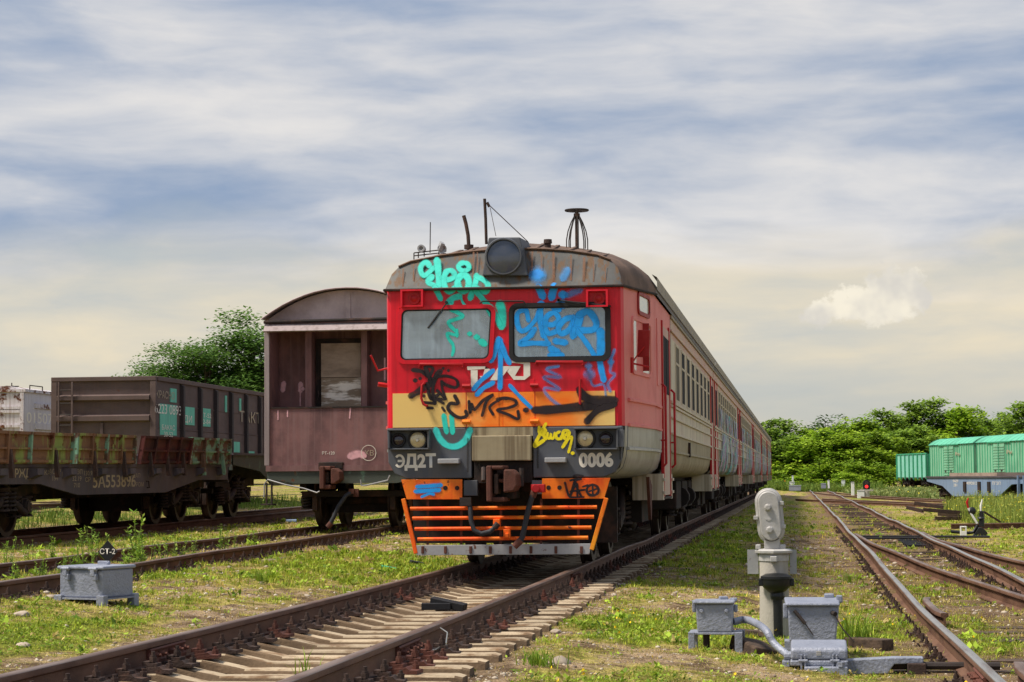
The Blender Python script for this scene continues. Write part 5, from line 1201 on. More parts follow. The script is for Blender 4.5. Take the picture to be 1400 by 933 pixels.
bnd = [(-40, 93, 'camo', 589), (96, 178, 'camo', 592), (184, 252, 'dark_rust', 596), (254, 309, 'camo_aqua', 598)]
for s in (-1, 1):
    for i, (p0, p1, mt, top) in enumerate(bnd):
        y0 = max(.05, w3(p0, 640)[0]) if p0 > 0 else .05; y1 = w3(p1, 640)[0]; zt = w3(max(p0, 0), top)[1]
        lean = .10 if mt == 'dark_rust' else .03
        d = bpy.data.objects.new('drop_side', None); put(d, fw)
        xo = s*(SX+.03)
        def slab(n_, a, b, z0, z1, th, mat):
            MB().add([(xo+s*(lean*(z-zd)/.6+o), y, z) for y in (a, b) for z in (z0, z1) for o in (0, th)], [(0,1,3,2), (4,6,7,5), (0,4,5,1), (2,3,7,6), (0,2,6,4), (1,5,7,3)]).build(n_, MATS[mat], d)
        slab('board', y0, y1, zd+.06, zt, .03, mt)
        for zr, h in ((zt-.05, .05), ((zd+zt)/2-.0, .035), (zd+.08, .05)): slab('rail', y0, y1, zr, zr+h, .075, mt)
        nb = 4 if i < 3 else 3
        for k in range(nb+1):
            yy = y0+(y1-y0-.08)*k/nb; slab('stake', yy, yy+.07, zd+.06, zt, .09, mt if k % 2 else ('camo_aqua' if mt != 'dark_rust' else 'dark_rust'))
        for k in range(2 if i != 2 else 3):
            yy = y0+(y1-y0)*(k+.55)/(2 if i != 2 else 3); mb = MB()
            mb.add([(xo+s*v_[0], yy+v_[1], zd+v_[2]) for v_ in ((.06,-.06,.30), (.06,.04,.30), (.10,.04,-.18), (.10,-.06,-.18), (.12,-.05,.30), (.12,.03,.30), (.17,.03,-.18), (.17,-.05,-.18))], [(0,1,2,3), (4,7,6,5), (0,4,5,1), (1,5,6,2), (2,6,7,3), (3,7,4,0)])
            mb.build('latch', MATS['iron_rust' if mt != 'camo_aqua' else 'camo_aqua'], d)
    for k in range(9):
        yy = LF*(k+.5)/9; MB().prism([(s*SX, zd-.02), (s*(SX+.17), zd-.02), (s*(SX+.17), zd-.13), (s*SX, zd-.2)], 'y', yy-.16, yy+.16).build('bracket', MATS['sill_black'], fw)
add_bogie(fw, ya-yst, 1.85, 1.05); add_bogie(fw, yb-yst, 1.85, 1.05)
def side_text(s, px, py, size, mat, parent, fn, x, bold=0.0, xs=1.0):
    y, z = fn(px, py); me = text_mesh('marking', s, size, MATS[mat], 'x', bold, xs); return part('marking', me, parent, (x, y, z))
side_text('5А553896', 157, 659, .33, 'cream_text', fw, w3, SX+.004, .004, 1.9)
side_text('РЖД', 31, 648, .2, 'cream_text', fw, w3, SX+.004, .004, 1.6)
for px, py, tx in ((56, 647, 'КРАСКА'), (75, 650, 'АСТР\n194'), (90, 649, 'ПУБ'), (105, 655, 'ПГЭП\n32.19\n710'), (120, 652, '130.9\nСР'), (186, 651, '12АП'), (186, 663, 'АСТРОМ')):
    side_text(tx, px, py, .12, 'faint_text', fw, w3, SX+.004, 0, 1.9)
mb = MB(); y_, z_ = w3(200, 663); mb.tube([(SX, y_, z_+.07), (SX+.05, y_, z_+.07), (SX+.05, y_+.05, z_-.06), (SX, y_+.05, z_-.06)], .012, 6); mb.build('grab_iron', MATS['under_dark'], fw)

# second wagon behind it on the same track
yw = W3(317, 640)[0]; bw = thing('flat_wagon', 'dark bare flat wagon whose rusty wheel shows beside the maroon coach', 'freight wagon', (T3X, yw, t3z(yw)), rx=GR)
zd2 = W3(335, 623)[1]-t3z(yw)
for s in (-1, 1): MB().prism([(0, zd2-.22), (0, zd2), (13, zd2), (13, zd2-.25), (10.5, zd2-.3), (9, zd2-.75), (4, zd2-.75), (2.6, zd2-.38)], 'x', s*SX, s*(SX-.06)).build('side_sill', MATS['green_iron'], bw)
MB().box(-SX-.04, SX+.04, -.02, 13, zd2, zd2+.05).build('deck', MATS['sill_black'], bw); MB().box(-SX, SX, 0, .1, zd2-.35, zd2).build('headstock', MATS['green_iron'], bw)
MB().box(-.3, .3, .2, 12.8, zd2-.6, zd2-.02).build('centre_sill', MATS['under_dark'], bw)
add_bogie(bw, 1.5, 1.85, 1.05)

# ================================================================== BROWN OPEN WAGON (fourth track)
GX = T4X+1.5
YG = float(onX(212, 518, GX)[1]); gw = thing('open_wagon', 'tall brown open-top wagon with aqua paint patches and an end ladder', 'freight wagon', (T4X, YG, t4z(0)))
def G4(px, py): p = onX(px, py, GX); return p[1]-YG, p[2]-t4z(0)
def E4(px, py, y=0.0): p = onY(px, py, YG+y); return p[0]-T4X, p[2]-t4z(0)
zT = E4(212, 519)[1]; zB = G4(330, 622)[1]; LG = 12.7; XL = E4(72, 560)[0]
hwL = -XL; hwR = 1.5
MB().box(XL+.02, hwR-.02, .04, .1, zB, zT).build('end_wall', MATS['gondola'], gw); MB().box(XL+.02, hwR-.02, LG-.1, LG-.04, zB, zT).build('end_wall', MATS['gondola'], gw)
for x in (XL, hwR): MB().box(min(x, x-.06*np.sign(x)), max(x, x-.06*np.sign(x)), .0, LG, zB, zT).build('side_wall', MATS['gondola'], gw)
MB().box(XL, hwR, 0, LG, zB-.05, zB+.02).build('floor', MATS['gondola'], gw)
for (a, b, c, d_) in ((XL-.04, hwR+.04, -.05, .1), (XL-.04, hwR+.04, LG-.1, LG+.05)): MB().box(a, b, c, d_, zT-.03, zT+.1).build('top_chord', MATS['gondola'], gw, bev=.015)
for x in (XL, hwR): MB().box(x-.07, x+.07, .1, LG-.1, zT-.03, zT+.1).build('top_chord', MATS['gondola'], gw, bev=.015)
for y in (-.04, LG-.06):
    for x in (XL+.05, hwR-.05): MB().box(x-.09, x+.09, y, y+.1, zB, zT-.03).build('corner_post', MATS['gondola'], gw, bev=.012)
for p0, p1 in ((539.5, 549.5), (567, 578)):
    MB().prism([(.04, E4(140, p1)[1]), (-.10, E4(140, p1)[1]+.05), (-.10, E4(140, p0)[1]-.05), (.04, E4(140, p0)[1])], 'x', XL+.15, hwR-.15).build('end_rib', MATS['gondola'], gw)
MB().box(E4(137, 590)[0], E4(141, 590)[0], -.03, .04, zB, E4(140, 578)[1]).build('end_rib', MATS['gondola'], gw)
ld = bpy.data.objects.new('ladder', None); put(ld, gw)
for px in (80, 98.5):
    x = E4(px, 550, -.15)[0]; MB().box(x-.025, x+.025, -.17, -.13, zB, E4(140, 522)[1]).build('stile', MATS['gondola'], ld)
for py in (534, 552, 567.5, 582, 597): a0 = E4(80, py, -.15); a1 = E4(98.5, py, -.15); MB().cyl((a0[0], -.15, a0[1]), (a1[0], -.15, a0[1]), .017, n=6).build('rung', MATS['black_iron'], ld)
pst = [G4(px, 560)[0] for px in (247, 271.5, 293, 314, 334.5, 353, 368)]
for s, x in ((1, hwR), (-1, XL)):
    for y in pst: MB().prism([(x, zB-.2), (x+s*.12, zB-.05), (x+s*.12, zT-.1), (x, zT-.03)], 'y', y-.09, y+.09).build('side_post', MATS['gondola_dark'], gw)
    for k in range(len(pst)):
        y0 = pst[k-1]+.1 if k else .1; y1 = pst[k]-.1
        for zz in (.33, .66): MB().box(min(x, x+s*.02), max(x, x+s*.02), y0, y1, zB+(zT-zB)*zz-.015, zB+(zT-zB)*zz+.015).build('panel_seam', MATS['gondola'], gw)
        if s > 0: MB().box(x, x+.012, y0, y1, zB+.02, zB+(zT-zB)*.31).build('hatch', MATS['gondola'], gw)
def patch(px0, py0, px1, py1, mat='aqua'):
    y0, z1 = G4(px0, py0); y1, z0 = G4(px1, py1); MB().box(hwR+.003, hwR+.024, y0, y1, z0, z1).build('paint_patch', MATS[mat], gw)
for a in ((232, 531, 240.5, 551), (218, 552, 240.5, 596), (247.5 if False else 250, 556, 265, 582), (273, 558, 287, 584), (295, 541, 297.5, 558), (307, 541, 309.5, 564), (326.5, 545, 329, 562), (316, 604, 327, 619), (337, 617, 347, 622)): patch(*a)
side_text('6223 0893', 229, 561, .4, 'white_text', gw, G4, hwR+.03, .0, 1.6); side_text('КРАСНО', 225, 541, .3, 'faint_text', gw, G4, hwR+.03, 0, 1.5)
side_text('ДИ', 256, 574, .3, 'white_text', gw, G4, hwR+.03, 0, 2); side_text('СТ-52\n12-84', 280, 573, .2, 'white_text', gw, G4, hwR+.03, 0, 2.4); side_text('ТАКТ', 341, 572, .5, 'faint_text', gw, G4, hwR+.03, .004, 2.2); side_text('БАКАС\n30-52', 229, 590, .2, 'white_text', gw, G4, hwR+.03, 0, 2)
add_bogie(gw, 2.0, 1.85, 1.05); add_bogie(gw, 10.6, 1.85, 1.05); MB().box(-.3, .3, .1, LG-.1, zB-.5, zB-.05).build('centre_sill', MATS['under_dark'], gw)

# ================================================================== WHITE RUSTY WAGON (fifth track)
X5 = T5X+1.55
Y5 = float(onX(33, 535, X5)[1]); ww = thing('hopper_wagon', 'rust-spotted white covered wagon at the left edge behind the flat wagon', 'freight wagon', (T5X, Y5, t5z(0)))
def E5(px, py, y=0.0): p = onY(px, py, Y5+y); return p[0]-T5X, p[2]-t5z(0)
zt5 = E5(33, 536)[1]
MB().box(-1.55, 1.55, .03, 12, 1.1, zt5).build('body', MATS['white_wagon'], ww)
MB().box(-1.56, 1.46, -.0, .028, 1.1, zt5-.05).build('end_sheet', MATS['white_rust'], ww)
for x in (-1.52, 1.50): MB().box(x-.07, x+.05, -.05, .02, 1.1, zt5).build('corner_post', MATS['white_rust'], ww)
for py in (558, 563, 583): z = E5(20, py)[1]; MB().box(-1.5, 1.44, -.05, -.002, z-.04, z+.05).build('end_rib', MATS['white_rust'], ww)
MB().box(-1.62, 1.62, -.06, 12.1, zt5, zt5+.09).build('roof_edge', MATS['white_rust'], ww)
MB().prism([(-1.5, zt5+.09), (-1.0, zt5+.2), (1.0, zt5+.2), (1.5, zt5+.09)], 'y', .0, 12).build('roof', MATS['white_rust'], ww)
for k in range(4):
    y = .6+k*2.2; mb = MB(); mb.tube([(1.52, y, zt5+.08), (1.52, y, zt5+.24), (1.52, y+1.2, zt5+.24), (1.52, y+1.2, zt5+.08)], .02, 6); mb.build('roof_handrail', MATS['black_iron'], ww)
mb = MB(); c0 = E5(10, 527); mb.cyl((c0[0], .4, c0[1]-.2), (c0[0], .4, c0[1]+.1), .02, n=6)
for k in range(3): mb.beam((c0[0]-.25*math.cos(k*1.05), .4-.25*math.sin(k*1.05), c0[1]-.02), (c0[0]+.25*math.cos(k*1.05), .4+.25*math.sin(k*1.05), c0[1]-.02), .03, .03)
mb.build('hatch_wheel', MATS['black_iron'], ww)
def G5(px, py): p = onX(px, py, X5); return p[1]-Y5, p[2]-t5z(0)
side_text('01507', 54, 573, .5, 'white_text', ww, G5, 1.556, .005, 2.0)
for py, h in ((555, .16), (583, .2)): y, z = G5(47, py); MB().box(1.55, 1.6, y, y+2.6, z-h/2, z+h/2).build('side_plate', MATS['white_rust' if py < 560 else 'white_wagon'], ww)
add_bogie(ww, 2.0, 1.85, 1.05); MB().box(-.4, .4, .1, 12, .75, 1.1).build('centre_sill', MATS['under_dark'], ww)

# ================================================================== GREEN WAGONS ON THE RIGHT
HEAD = R(12.5)
dirn = np.array([math.sin(HEAD), -math.cos(HEAD)])           # along the wagons, towards the camera
def wagon_at(px, dist): p = atd(px, 650, dist); return p[:2]
def frame(root_xy, z): return (root_xy[0], root_xy[1], z), math.pi+HEAD     # local +y runs towards the camera, visible side is local +x
yard = track_root('railway_track', 'overgrown rails under the green wagons')
p1 = wagon_at(1272, 203.0)
def along(p, d): return p + dirn*d
nrm = np.array([math.cos(HEAD), math.sin(HEAD)])             # away from the camera side
ctr = p1 + nrm*1.5
for s in (-1, 1): make_rail(yard, [(*(ctr+nrm*s*GA+dirn*d), -.06) for d in np.arange(-45, 60, 5)])
far = MB()
for d in np.arange(-40, 55, .7): c_ = ctr+dirn*d; far.cbox((c_[0], c_[1], -.3), (2.6, .25, .12), (0, 0, HEAD))
far.build('far_sleepers', MATS['old_wood'], yard)['kind'] = 'stuff'
ZRR = -.06
def local_root(name, label, cat, xy, group):                 # centre of the far end, local +y towards the camera
    return thing(name, label, cat, (xy[0], xy[1], ZRR), math.pi+HEAD, group)
def boxcar(label, d0):
    r = local_root('box_wagon', label, 'freight wagon', ctr+dirn*d0, 'green wagons on the right')
    L_, hw, z0, z1 = 14.0, 1.5, 1.15, 4.12
    MB().box(-hw, hw, 0, L_, z0, z1).build('body', MATS['green_wagon'], r)
    arch = [(x, z1+.02+.62*(1-(abs(x)/1.62)**2.3)) for x in np.linspace(-1.62, 1.62, 13)]
    MB().prism(arch, 'y', -.12, L_+.12).build('roof', MATS['green_roof'], r, 30)
    for k in range(11): y = k*L_/10; mb = MB(); mb.loft([[(x*1.01, y+o, z+.03) for x, z in arch] for o in (-.05, .05)]); mb.build('roof_seam', MATS['green_roof'], r)
    for s in (-1, 1):
        for y in list(np.linspace(.06, 4.6, 7))+list(np.linspace(8.2, L_-.06, 9)):
            MB().prism([(s*hw, y-.07), (s*(hw+.045), y-.05), (s*(hw+.045), y+.05), (s*hw, y+.07)], 'z', z0-.1, z1).build('side_post', MATS['green_dark'], r)
        dr = bpy.data.objects.new('door', MB().box(min(s*hw, s*(hw+.07)), max(s*hw, s*(hw+.07)), 4.85, 7.9, z0+.02, z1-.1).mesh('door', MATS['green_wagon'])); put(dr, r)
        for k in range(11): z = z0+.15+k*.235; MB().box(min(s*(hw+.07), s*(hw+.11)), max(s*(hw+.07), s*(hw+.11)), 4.9, 7.85, z, z+.11).build('door_rib', MATS['green_wagon'], dr)
        MB().box(min(s*(hw+.07), s*(hw+.14)), max(s*(hw+.07), s*(hw+.14)), 6.33, 6.43, z0, z1-.1).build('door_seam', MATS['green_dark'], dr)
        for y in (5.5, 7.2): MB().cbox((s*(hw+.12), y, z0+.5), (.1, .3, .12)).build('door_latch', MATS['black_iron'], dr)
        MB().box(min(s*(hw+.02), s*(hw+.13)), max(s*(hw+.02), s*(hw+.13)), 3.2, 9.6, z1-.08, z1-.0).build('door_track', MATS['green_dark'], r)
    MB().box(-1.4, 1.4, .1, L_-.1, .9, z0).build('underframe', MATS['under_dark'], r)
    add_bogie(r, 2.0, 1.85, 1.05); add_bogie(r, L_-2.0, 1.85, 1.05)
    y = 10.5; me = text_mesh('marking', 'Рн', .42, MATS['faint_text'], 'x', .01, 3.0)
    part('marking', me, r, (hw+.115, 9.3, 3.2))
    return r
boxcar('green ribbed box wagon farther from the camera, next to the aqua open wagon', 0)
boxcar('green ribbed box wagon cut by the right edge of the picture', 14.9)
def aqua():
    r = local_root('open_wagon', 'pale aqua open wagon in front of the trees, beyond the green box wagons', 'freight wagon', ctr-dirn*11.9, 'green wagons on the right')
    L_, hw, z0, z1 = 10.8, 1.5, 1.1, 3.35
    for s in (-1, 1):
        MB().box(min(s*hw, s*(hw-.06)), max(s*hw, s*(hw-.06)), 0, L_, z0, z1).build('side_wall', MATS['aqua_wagon'], r)
        for k in range(8): y = .08+k*(L_-.16)/7; MB().prism([(s*hw, z0-.3), (s*(hw+.12), z0-.15), (s*(hw+.12), z1), (s*hw, z1)], 'y', y-.08, y+.08).build('side_post', MATS['green_dark'], r)
        MB().box(s*hw-.07, s*hw+.07, 0, L_, z1, z1+.1).build('top_chord', MATS['green_dark'], r)
    for y in (0, L_-.06): MB().box(-hw, hw, y, y+.06, z0, z1).build('end_wall', MATS['green_dark'], r)
    MB().box(-hw, hw, 0, L_, z0-.1, z0).build('floor', MATS['under_dark'], r); add_bogie(r, 2, 1.85, 1.05); add_bogie(r, L_-2, 1.85, 1.05)
aqua()
# pale blue flat wagon nearer
pb = wagon_at(1267, 95.0); cb_ = pb + nrm*1.45
yard2 = track_root('railway_track', 'weed-covered rails under the pale blue flat wagon')
for s in (-1, 1): make_rail(yard2, [(*(cb_+nrm*s*GA+dirn*d), -.06) for d in np.arange(-30, 40, 5)])
bf = thing('flat_wagon', 'pale blue fish-bellied flat wagon in tall weeds before the green wagons', 'freight wagon', (cb_[0], cb_[1], -.06), math.pi+HEAD)
for s in (-1, 1): MB().prism([(0, 1.06), (0, 1.22), (14.2, 1.22), (14.2, 1.0), (11.9, .95), (10.3, .48), (4.0, .42), (2.4, .86)], 'x', s*1.45, s*1.38).build('side_sill', MATS['blue_iron'], bf)
MB().box(-1.5, 1.5, -.05, 14.3, 1.22, 1.28).build('deck', MATS['sill_black'], bf); MB().box(-1.3, 1.3, 3, 9.6, 1.28, 1.42).build('deck_load', MATS['plywood'], bf)
MB().box(-.3, .3, .1, 14.1, .6, 1.2).build('centre_sill', MATS['under_dark'], bf); MB().box(-1.45, 1.45, 14.1, 14.2, .9, 1.2).build('headstock', MATS['blue_iron'], bf)
for y in (5.6, 7.6, 8.9): MB().box(1.45, 1.5, y, y+.35, .62, 1.05).build('stake_pocket', MATS['under_dark'], bf)
for y, tx in ((4.4, '9409\n281'), (6.6, '94092812'), (10.0, 'ПГЭП')): part('marking', text_mesh('marking', tx, .17, MATS['white_text'], 'x', 0, 2.4), bf, (1.455, y, .98), (0, 0, 0))
for y in (12.9, 13.6): MB().beam((1.5, y, -.1), (1.5, y, 1.3), .1, .1).build('stanchion', MATS['blue_iron'], bf)
add_bogie(bf, 2.2, 1.85, 1.05); add_bogie(bf, 12.2, 1.85, 1.05)

# ================================================================== TRACKSIDE EQUIPMENT
def PLY(Y0):
    return lambda px, py, y=0.0: onY(px, py, Y0+y)
REF = [0, 0]
def LX(px): return L(px, REF[1])[0]
def LZ(py): return L(REF[0], py)[2]
def seat(px, py, zg=None):
    REF[0], REF[1] = px, py
    p = onZ(px, py, -.1)
    for _ in range(6): p = onZ(px, py, float(gz0(p[0], p[1])))
    return p
def pbox(fn, root, name, px0, py0, px1, py1, y0, y1, mat, parent, bev=0, taper=0):
    a = fn(px0, py0, y0)-root; b = fn(px1, py1, y0)-root
    return MB().box(min(a[0], b[0]), max(a[0], b[0]), y0, y1, min(a[2], b[2]), max(a[2], b[2])).build(name, MATS[mat], parent, bev=bev)
# dwarf signal
p = seat(1058, 872); r0 = np.array([p[0], p[1], p[2]]); fn = PLY(p[1])
sg = thing('dwarf_signal', 'tall grey dwarf signal on a concrete post seen from behind', 'railway signal', tuple(r0))
def L(px, py, y=0.0): q_ = fn(px, py, y)-r0; return (q_[0], y, q_[2])
cx = (L(1038.5, 800)[0]+L(1078.5, 800)[0])/2; rad = (L(1078.5, 800)[0]-L(1038.5, 800)[0])/2; zt_ = LZ(756)
MB().lathe([(rad*1.06,-.12), (rad*1.05,.1), (rad*1.0,zt_*.5), (rad*.98,zt_-.03), (rad*.95,zt_)], (cx, 0, 0), 'z', 32).build('post', MATS['concrete_post'], sg, 40)
MB().lathe([(rad*1.0,zt_-.07), (rad*1.04,zt_-.07), (rad*1.04,zt_-.02), (rad*1.0,zt_-.02)], (cx, 0, 0), 'z', 32).build('collar', MATS['silver_light'], sg, 40)
mb = MB(); mb.cbox((cx+.0, -rad-.02, zt_-.05), (.06,.05,.05)); mb.build('clasp', MATS['silver_light'], sg, bev=.006)
MB().lathe([(rad*1.28,zt_), (rad*1.3,zt_+.02), (rad*1.1,zt_+.035)], (cx, 0, 0), 'z', 8).build('flange', MATS['silver_light'], sg)
for px0, px1 in ((1021.5, 1037), (1079.5, 1089.5)): a = L(px0, 752); b = L(px1, 785); MB().box(a[0], b[0], .02, .045, b[2], a[2]).build('side_plate', MATS['plate_grey'], sg)
hd = bpy.data.objects.new('signal_head', None); put(hd, sg)
def caps(cx0, cz0, cx1, cz1, r, n=14):
    a = math.atan2(cz1-cz0, cx1-cx0); out = []
    for i in range(n+1): u = a-math.pi/2+math.pi*i/n; out.append((cx1+r*math.cos(u), cz1+r*math.sin(u)))
    for i in range(n+1): u = a+math.pi/2+math.pi*i/n; out.append((cx0+r*math.cos(u), cz0+r*math.sin(u)))
    return out
b0 = L(1054.5, 725); t0 = L(1050.5, 686); rh = (L(1070, 700)[0]-L(1034.5, 700)[0])/2
def capsule(name, k, y0, y1, mat, bev): return MB().prism(caps(b0[0], b0[2], t0[0], t0[2], rh*k), 'y', y0, y1).build(name, MATS[mat], hd, 30, bev=bev)
capsule('back_shell', .97, -.05, .17, 'silver_light', .012); capsule('rim', 1.05, -.012, .02, 'silver_light', .006); capsule('cover', .80, -.085, -.049, 'silver_light', .010)
for px, py in ((1050, 694), (1052.5, 724.5)):
    c0 = L(px, py); mb = MB(); mb.lathe([(.030,-.105), (.034,-.10), (.034,-.085)], (c0[0], 0, c0[2]), 'y', 8); mb.lathe([(.022,-.12), (.025,-.116), (.025,-.105)], (c0[0], 0, c0[2]), 'y', 8); mb.build('knob', MATS['silver_light'], hd, bev=.003)
c0 = L(1051.2, 710); mb = MB(); mb.prism([(c0[0]-.03, c0[2]), (c0[0], c0[2]-.014), (c0[0]+.03, c0[2]), (c0[0], c0[2]+.014)], 'y', -.09, -.085); mb.build('badge', MATS['silver_light'], hd)
for px, py, w_ in ((1068.5, 688, .05), (1070.5, 720, .06), (1033.5, 708, .05)):
    c0 = L(px, py); mb = MB(); mb.cbox((c0[0], -.03, c0[2]), (w_*.8, .06, .035)); mb.cyl((c0[0], -.05, c0[2]), (c0[0], .02, c0[2]), .010, n=8); mb.build('lug', MATS['silver_light'], hd, bev=.005)
mb = MB(); a = L(1045, 748); b = L(1066, 735); mb.box(a[0], b[0], -.05, .1, a[2]-.02, b[2]+.02); mb.box(LX(1035), LX(1042), -.05, .05, zt_+.03, zt_+.075); mb.box(LX(1068), LX(1076), -.05, .05, zt_+.03, zt_+.075); mb.build('bracket', MATS['silver_light'], hd, bev=.008)
# black cable cup in front of it
p = seat(1064, 874); r0 = np.array(p); fn = PLY(p[1]); kb = thing('cable_cup', 'black cast cable terminal cup on a pipe in front of the dwarf signal', 'cable box', tuple(r0))
cx = L(1063.5, 830)[0]; zt_ = LZ(790); zb_ = LZ(806); rr = (L(1082, 790)[0]-L(1041, 790)[0])/2
MB().lathe([(rr*.4, zb_-.035), (rr*.62, zb_-.015), (rr*.9, zb_+.02), (rr*.97, zb_+.05), (rr, zt_-.015), (rr*1.05, zt_-.01), (rr*1.05, zt_+.012), (rr*.7, zt_+.035), (.01, zt_+.042)], (cx-.01, 0, 0), 'z', 20).build('cup', MATS['black_paint'], kb, 35)
mb = MB(); mb.cyl((cx, 0, -.1), (cx, 0, zb_), .042, n=14); mb.build('pipe', MATS['black_paint'], kb, 40); mb = MB(); mb.lathe([(.06, zb_-.09), (.065, zb_-.06), (.06, zb_-.02)], (cx, 0, 0), 'z', 10); mb.build('collar', MATS['black_paint'], kb)
for s in (-1, 1): MB().cbox((cx-.01+s*rr*1.0, 0, zt_-.04), (.05,.06,.07)).build('lug', MATS['black_paint'], kb, bev=.01)
# silver relay boxes and point machine
def relay_box(name, label, px0, py0, px1, py1, depth, legs, rz=0, baseY=None):
    p = seat((px0+px1)/2, py1 if baseY is None else baseY); r0_ = np.array(p); f = PLY(p[1])
    o = thing(name, label, 'relay box', tuple(r0_), rz, 'silver trackside boxes'); return o, r0_, f
o, r0, fn = relay_box('relay_box', 'small silver box on legs left of the dwarf signal', 949, 820, 1006, 865, .3, True, baseY=888)
a = L(952, 825); b = L(1004, 863)
mb = MB(); mb.prism([(a[0], a[2]), (b[0], a[2]), (b[0]-.012, b[2]), (a[0]+.012, b[2])], 'y', -.14, .16); mb.build('body', MATS['silver'], o, bev=.012)
a2 = L(948.5, 820.5); MB().box(a2[0], LX(1006), -.165, .185, a[2]+.001, a2[2]).build('lid', MATS['silver'], o, bev=.012)
for px, py in ((960, 834), (994, 834)): c0 = L(px, py); mb = MB(); mb.lathe([(.012,-.155), (.018,-.148), (.018,-.14)], (c0[0], 0, c0[2]), 'y', 8); mb.build('bolt', MATS['silver'], o)
for c_, d_, r_ in ((L(989, 818, .1), (.07,.05,.03), (0,0,.3)), (L(1003, 820, .1), (.06,.05,.03), (0,0,0)), (L(949, 829, .0), (.03,.06,.1), (0,0,0)), (L(1006, 832, 0), (.03,.06,.06), (0,0,0))): MB().cbox(c_, d_, r_).build('latch', MATS['silver'], o, bev=.008)
for px0, px1 in ((942.5, 951), (1005.5, 1016)):
    MB().box(LX(px0), LX(px1), -.16, -.1, -.1, b[2]).build('leg', MATS['silver'], o, bev=.004); MB().box(LX(px0+4), LX(px1+2), .12, .18, -.1, b[2]).build('leg', MATS['silver'], o, bev=.004)
MB().box(LX(943), LX(1015), -.15, .17, b[2]-.02, b[2]-.002).build('shelf', MATS['silver'], o, bev=.004); MB().cyl((LX(966), 0, -.1), (LX(966), 0, b[2]), .028, n=10).build('cable_pipe', MATS['black_iron'], o)
box_r, box_f = r0.copy(), fn
# middle box
o, r0, fn = relay_box('relay_box', 'larger silver box with two rods behind the point machine', 1073, 815, 1150, 872, .3, False, baseY=899)
a = L(1077, 827); b = L(1146, 876)
MB().prism([(a[0], a[2]), (b[0]+.01, a[2]), (b[0]-.02, b[2]), (a[0]+.008, b[2])], 'y', -.13, .2).build('body', MATS['silver'], o, bev=.014)
zl_ = a[2]; MB().add([(LX(1077)-.01, -.16, zl_-.005), (LX(1149), -.16, zl_-.005), (LX(1149), .23, zl_+.02), (LX(1073), .23, zl_+.02), (LX(1077)-.01, -.16, zl_+.022), (LX(1149), -.16, zl_+.022), (LX(1149), .23, zl_+.05), (LX(1073), .23, zl_+.05)], [(0,3,2,1), (4,5,6,7), (0,1,5,4), (1,2,6,5), (2,3,7,6), (3,0,4,7)]).build('lid', MATS['silver'], o, bev=.012)
for c_, d_ in (((L(1134, 820)[0], .2, zl_+.06), (.08,.05,.04)), ((L(1148, 825)[0], .1, zl_+.04), (.05,.1,.06)), ((L(1074, 832)[0], .0, zl_-.05), (.04,.08,.12))): MB().cbox(c_, d_).build('latch', MATS['silver'], o, bev=.01)
mb = MB(); mb.cyl(L(1086, 835, -.15), L(1101, 853, -.17), .014, n=8); mb.tube([L(1101, 853, -.17), L(1112, 869, -.19)], .005, 6); mb.build('rod', MATS['black_iron'], o); mb = MB(); mb.tube([L(1140, 839, -.16), L(1152, 860, -.2), L(1168, 878, -.22)], .006, 6); mb.cyl(L(1138, 838, -.13), L(1142, 840, -.17), .02, n=8); mb.build('rod', MATS['black_iron'], o)
for px in (1078, 1143): x = LX(px); MB().box(x-.03, x+.03, -.1, .17, -.1, b[2]).build('stand', MATS['silver'], o)
# point machine
o, r0, fn = relay_box('point_machine', 'low silver point machine with a bar reaching to the right-hand rail', 1080, 869, 1160, 915, .4, False, baseY=914)
o['category'] = 'point machine'; del o['group']
z0_ = LZ(916); zm_ = LZ(901); zt_ = LZ(884); ztt = zt_+.035; xa_, xb_ = LX(1081.5), LX(1158.5)
MB().box(xa_-.004, xb_+.004, -.16, .26, .03, zm_).build('base', MATS['silver'], o, bev=.01)
yy = [(-.15, zm_+.004), (-.15, zt_-.02), (-.13, zt_), (.22, ztt+.0), (.25, ztt-.02), (.25, zm_+.004)]
mb = MB(); mb.prism(yy, 'x', xa_, xb_); mb.build('cover', MATS['silver'], o, bev=.018, seg=3)
mb = MB()
for k in range(3): c0 = L(1119, 889+k*2.2); mb.box(c0[0]-.018, c0[0]+.018, -.154, -.148, c0[2]-.004, c0[2]+.004)
mb.build('plate_lettering', MATS['silver_light'], o)
for px in (1098, 1141):
    mb = MB(); c0 = L(px, 901); mb.box(c0[0]-.02, c0[0]-.008, -.185, -.15, c0[2]-.07, c0[2]+.045); mb.box(c0[0]+.008, c0[0]+.02, -.185, -.15, c0[2]-.07, c0[2]+.045); mb.cyl((c0[0]-.035, -.18, c0[2]), (c0[0]+.035, -.18, c0[2]), .012, n=8); mb.build('latch', MATS['silver'], o, bev=.004)
MB().box(xa_+.1, xb_-.0, -.22, .2, -.08, .03).build('foundation_plate', MATS['silver'], o, bev=.01); MB().cyl((xb_-.05, -.2, .03), (xb_-.05, -.2, .065), .03, n=6).build('bolt', MATS['silver'], o)
mb = MB(); c0 = L(1075, 910); mb.cbox((c0[0], 0, c0[2]), (.06,.1,.08)); c0 = L(1079, 897); mb.cyl((c0[0]-.04, 0, c0[2]), (c0[0]+.02, 0, c0[2]), .035, n=10); mb.build('cable_gland', MATS['silver'], o, bev=.008)
a = L(1158, 902); b = L(1222, 899); c = L(1262, 899)
MB().prism([(xb_-.0, a[2]), (b[0], a[2]+.02), (c[0], a[2]+.02), (c[0], a[2]-.02), (b[0], a[2]-.03), (LX(1213), a[2]-.10), (xb_, a[2]-.11)], 'y', -.06, .1).build('drive_bar', MATS['silver'], o, bev=.006)
MB().box(LX(1240), LX(1265), -.12, .1, -.12, a[2]-.02).build('rail_bracket', MATS['iron_rust'], o, bev=.006)
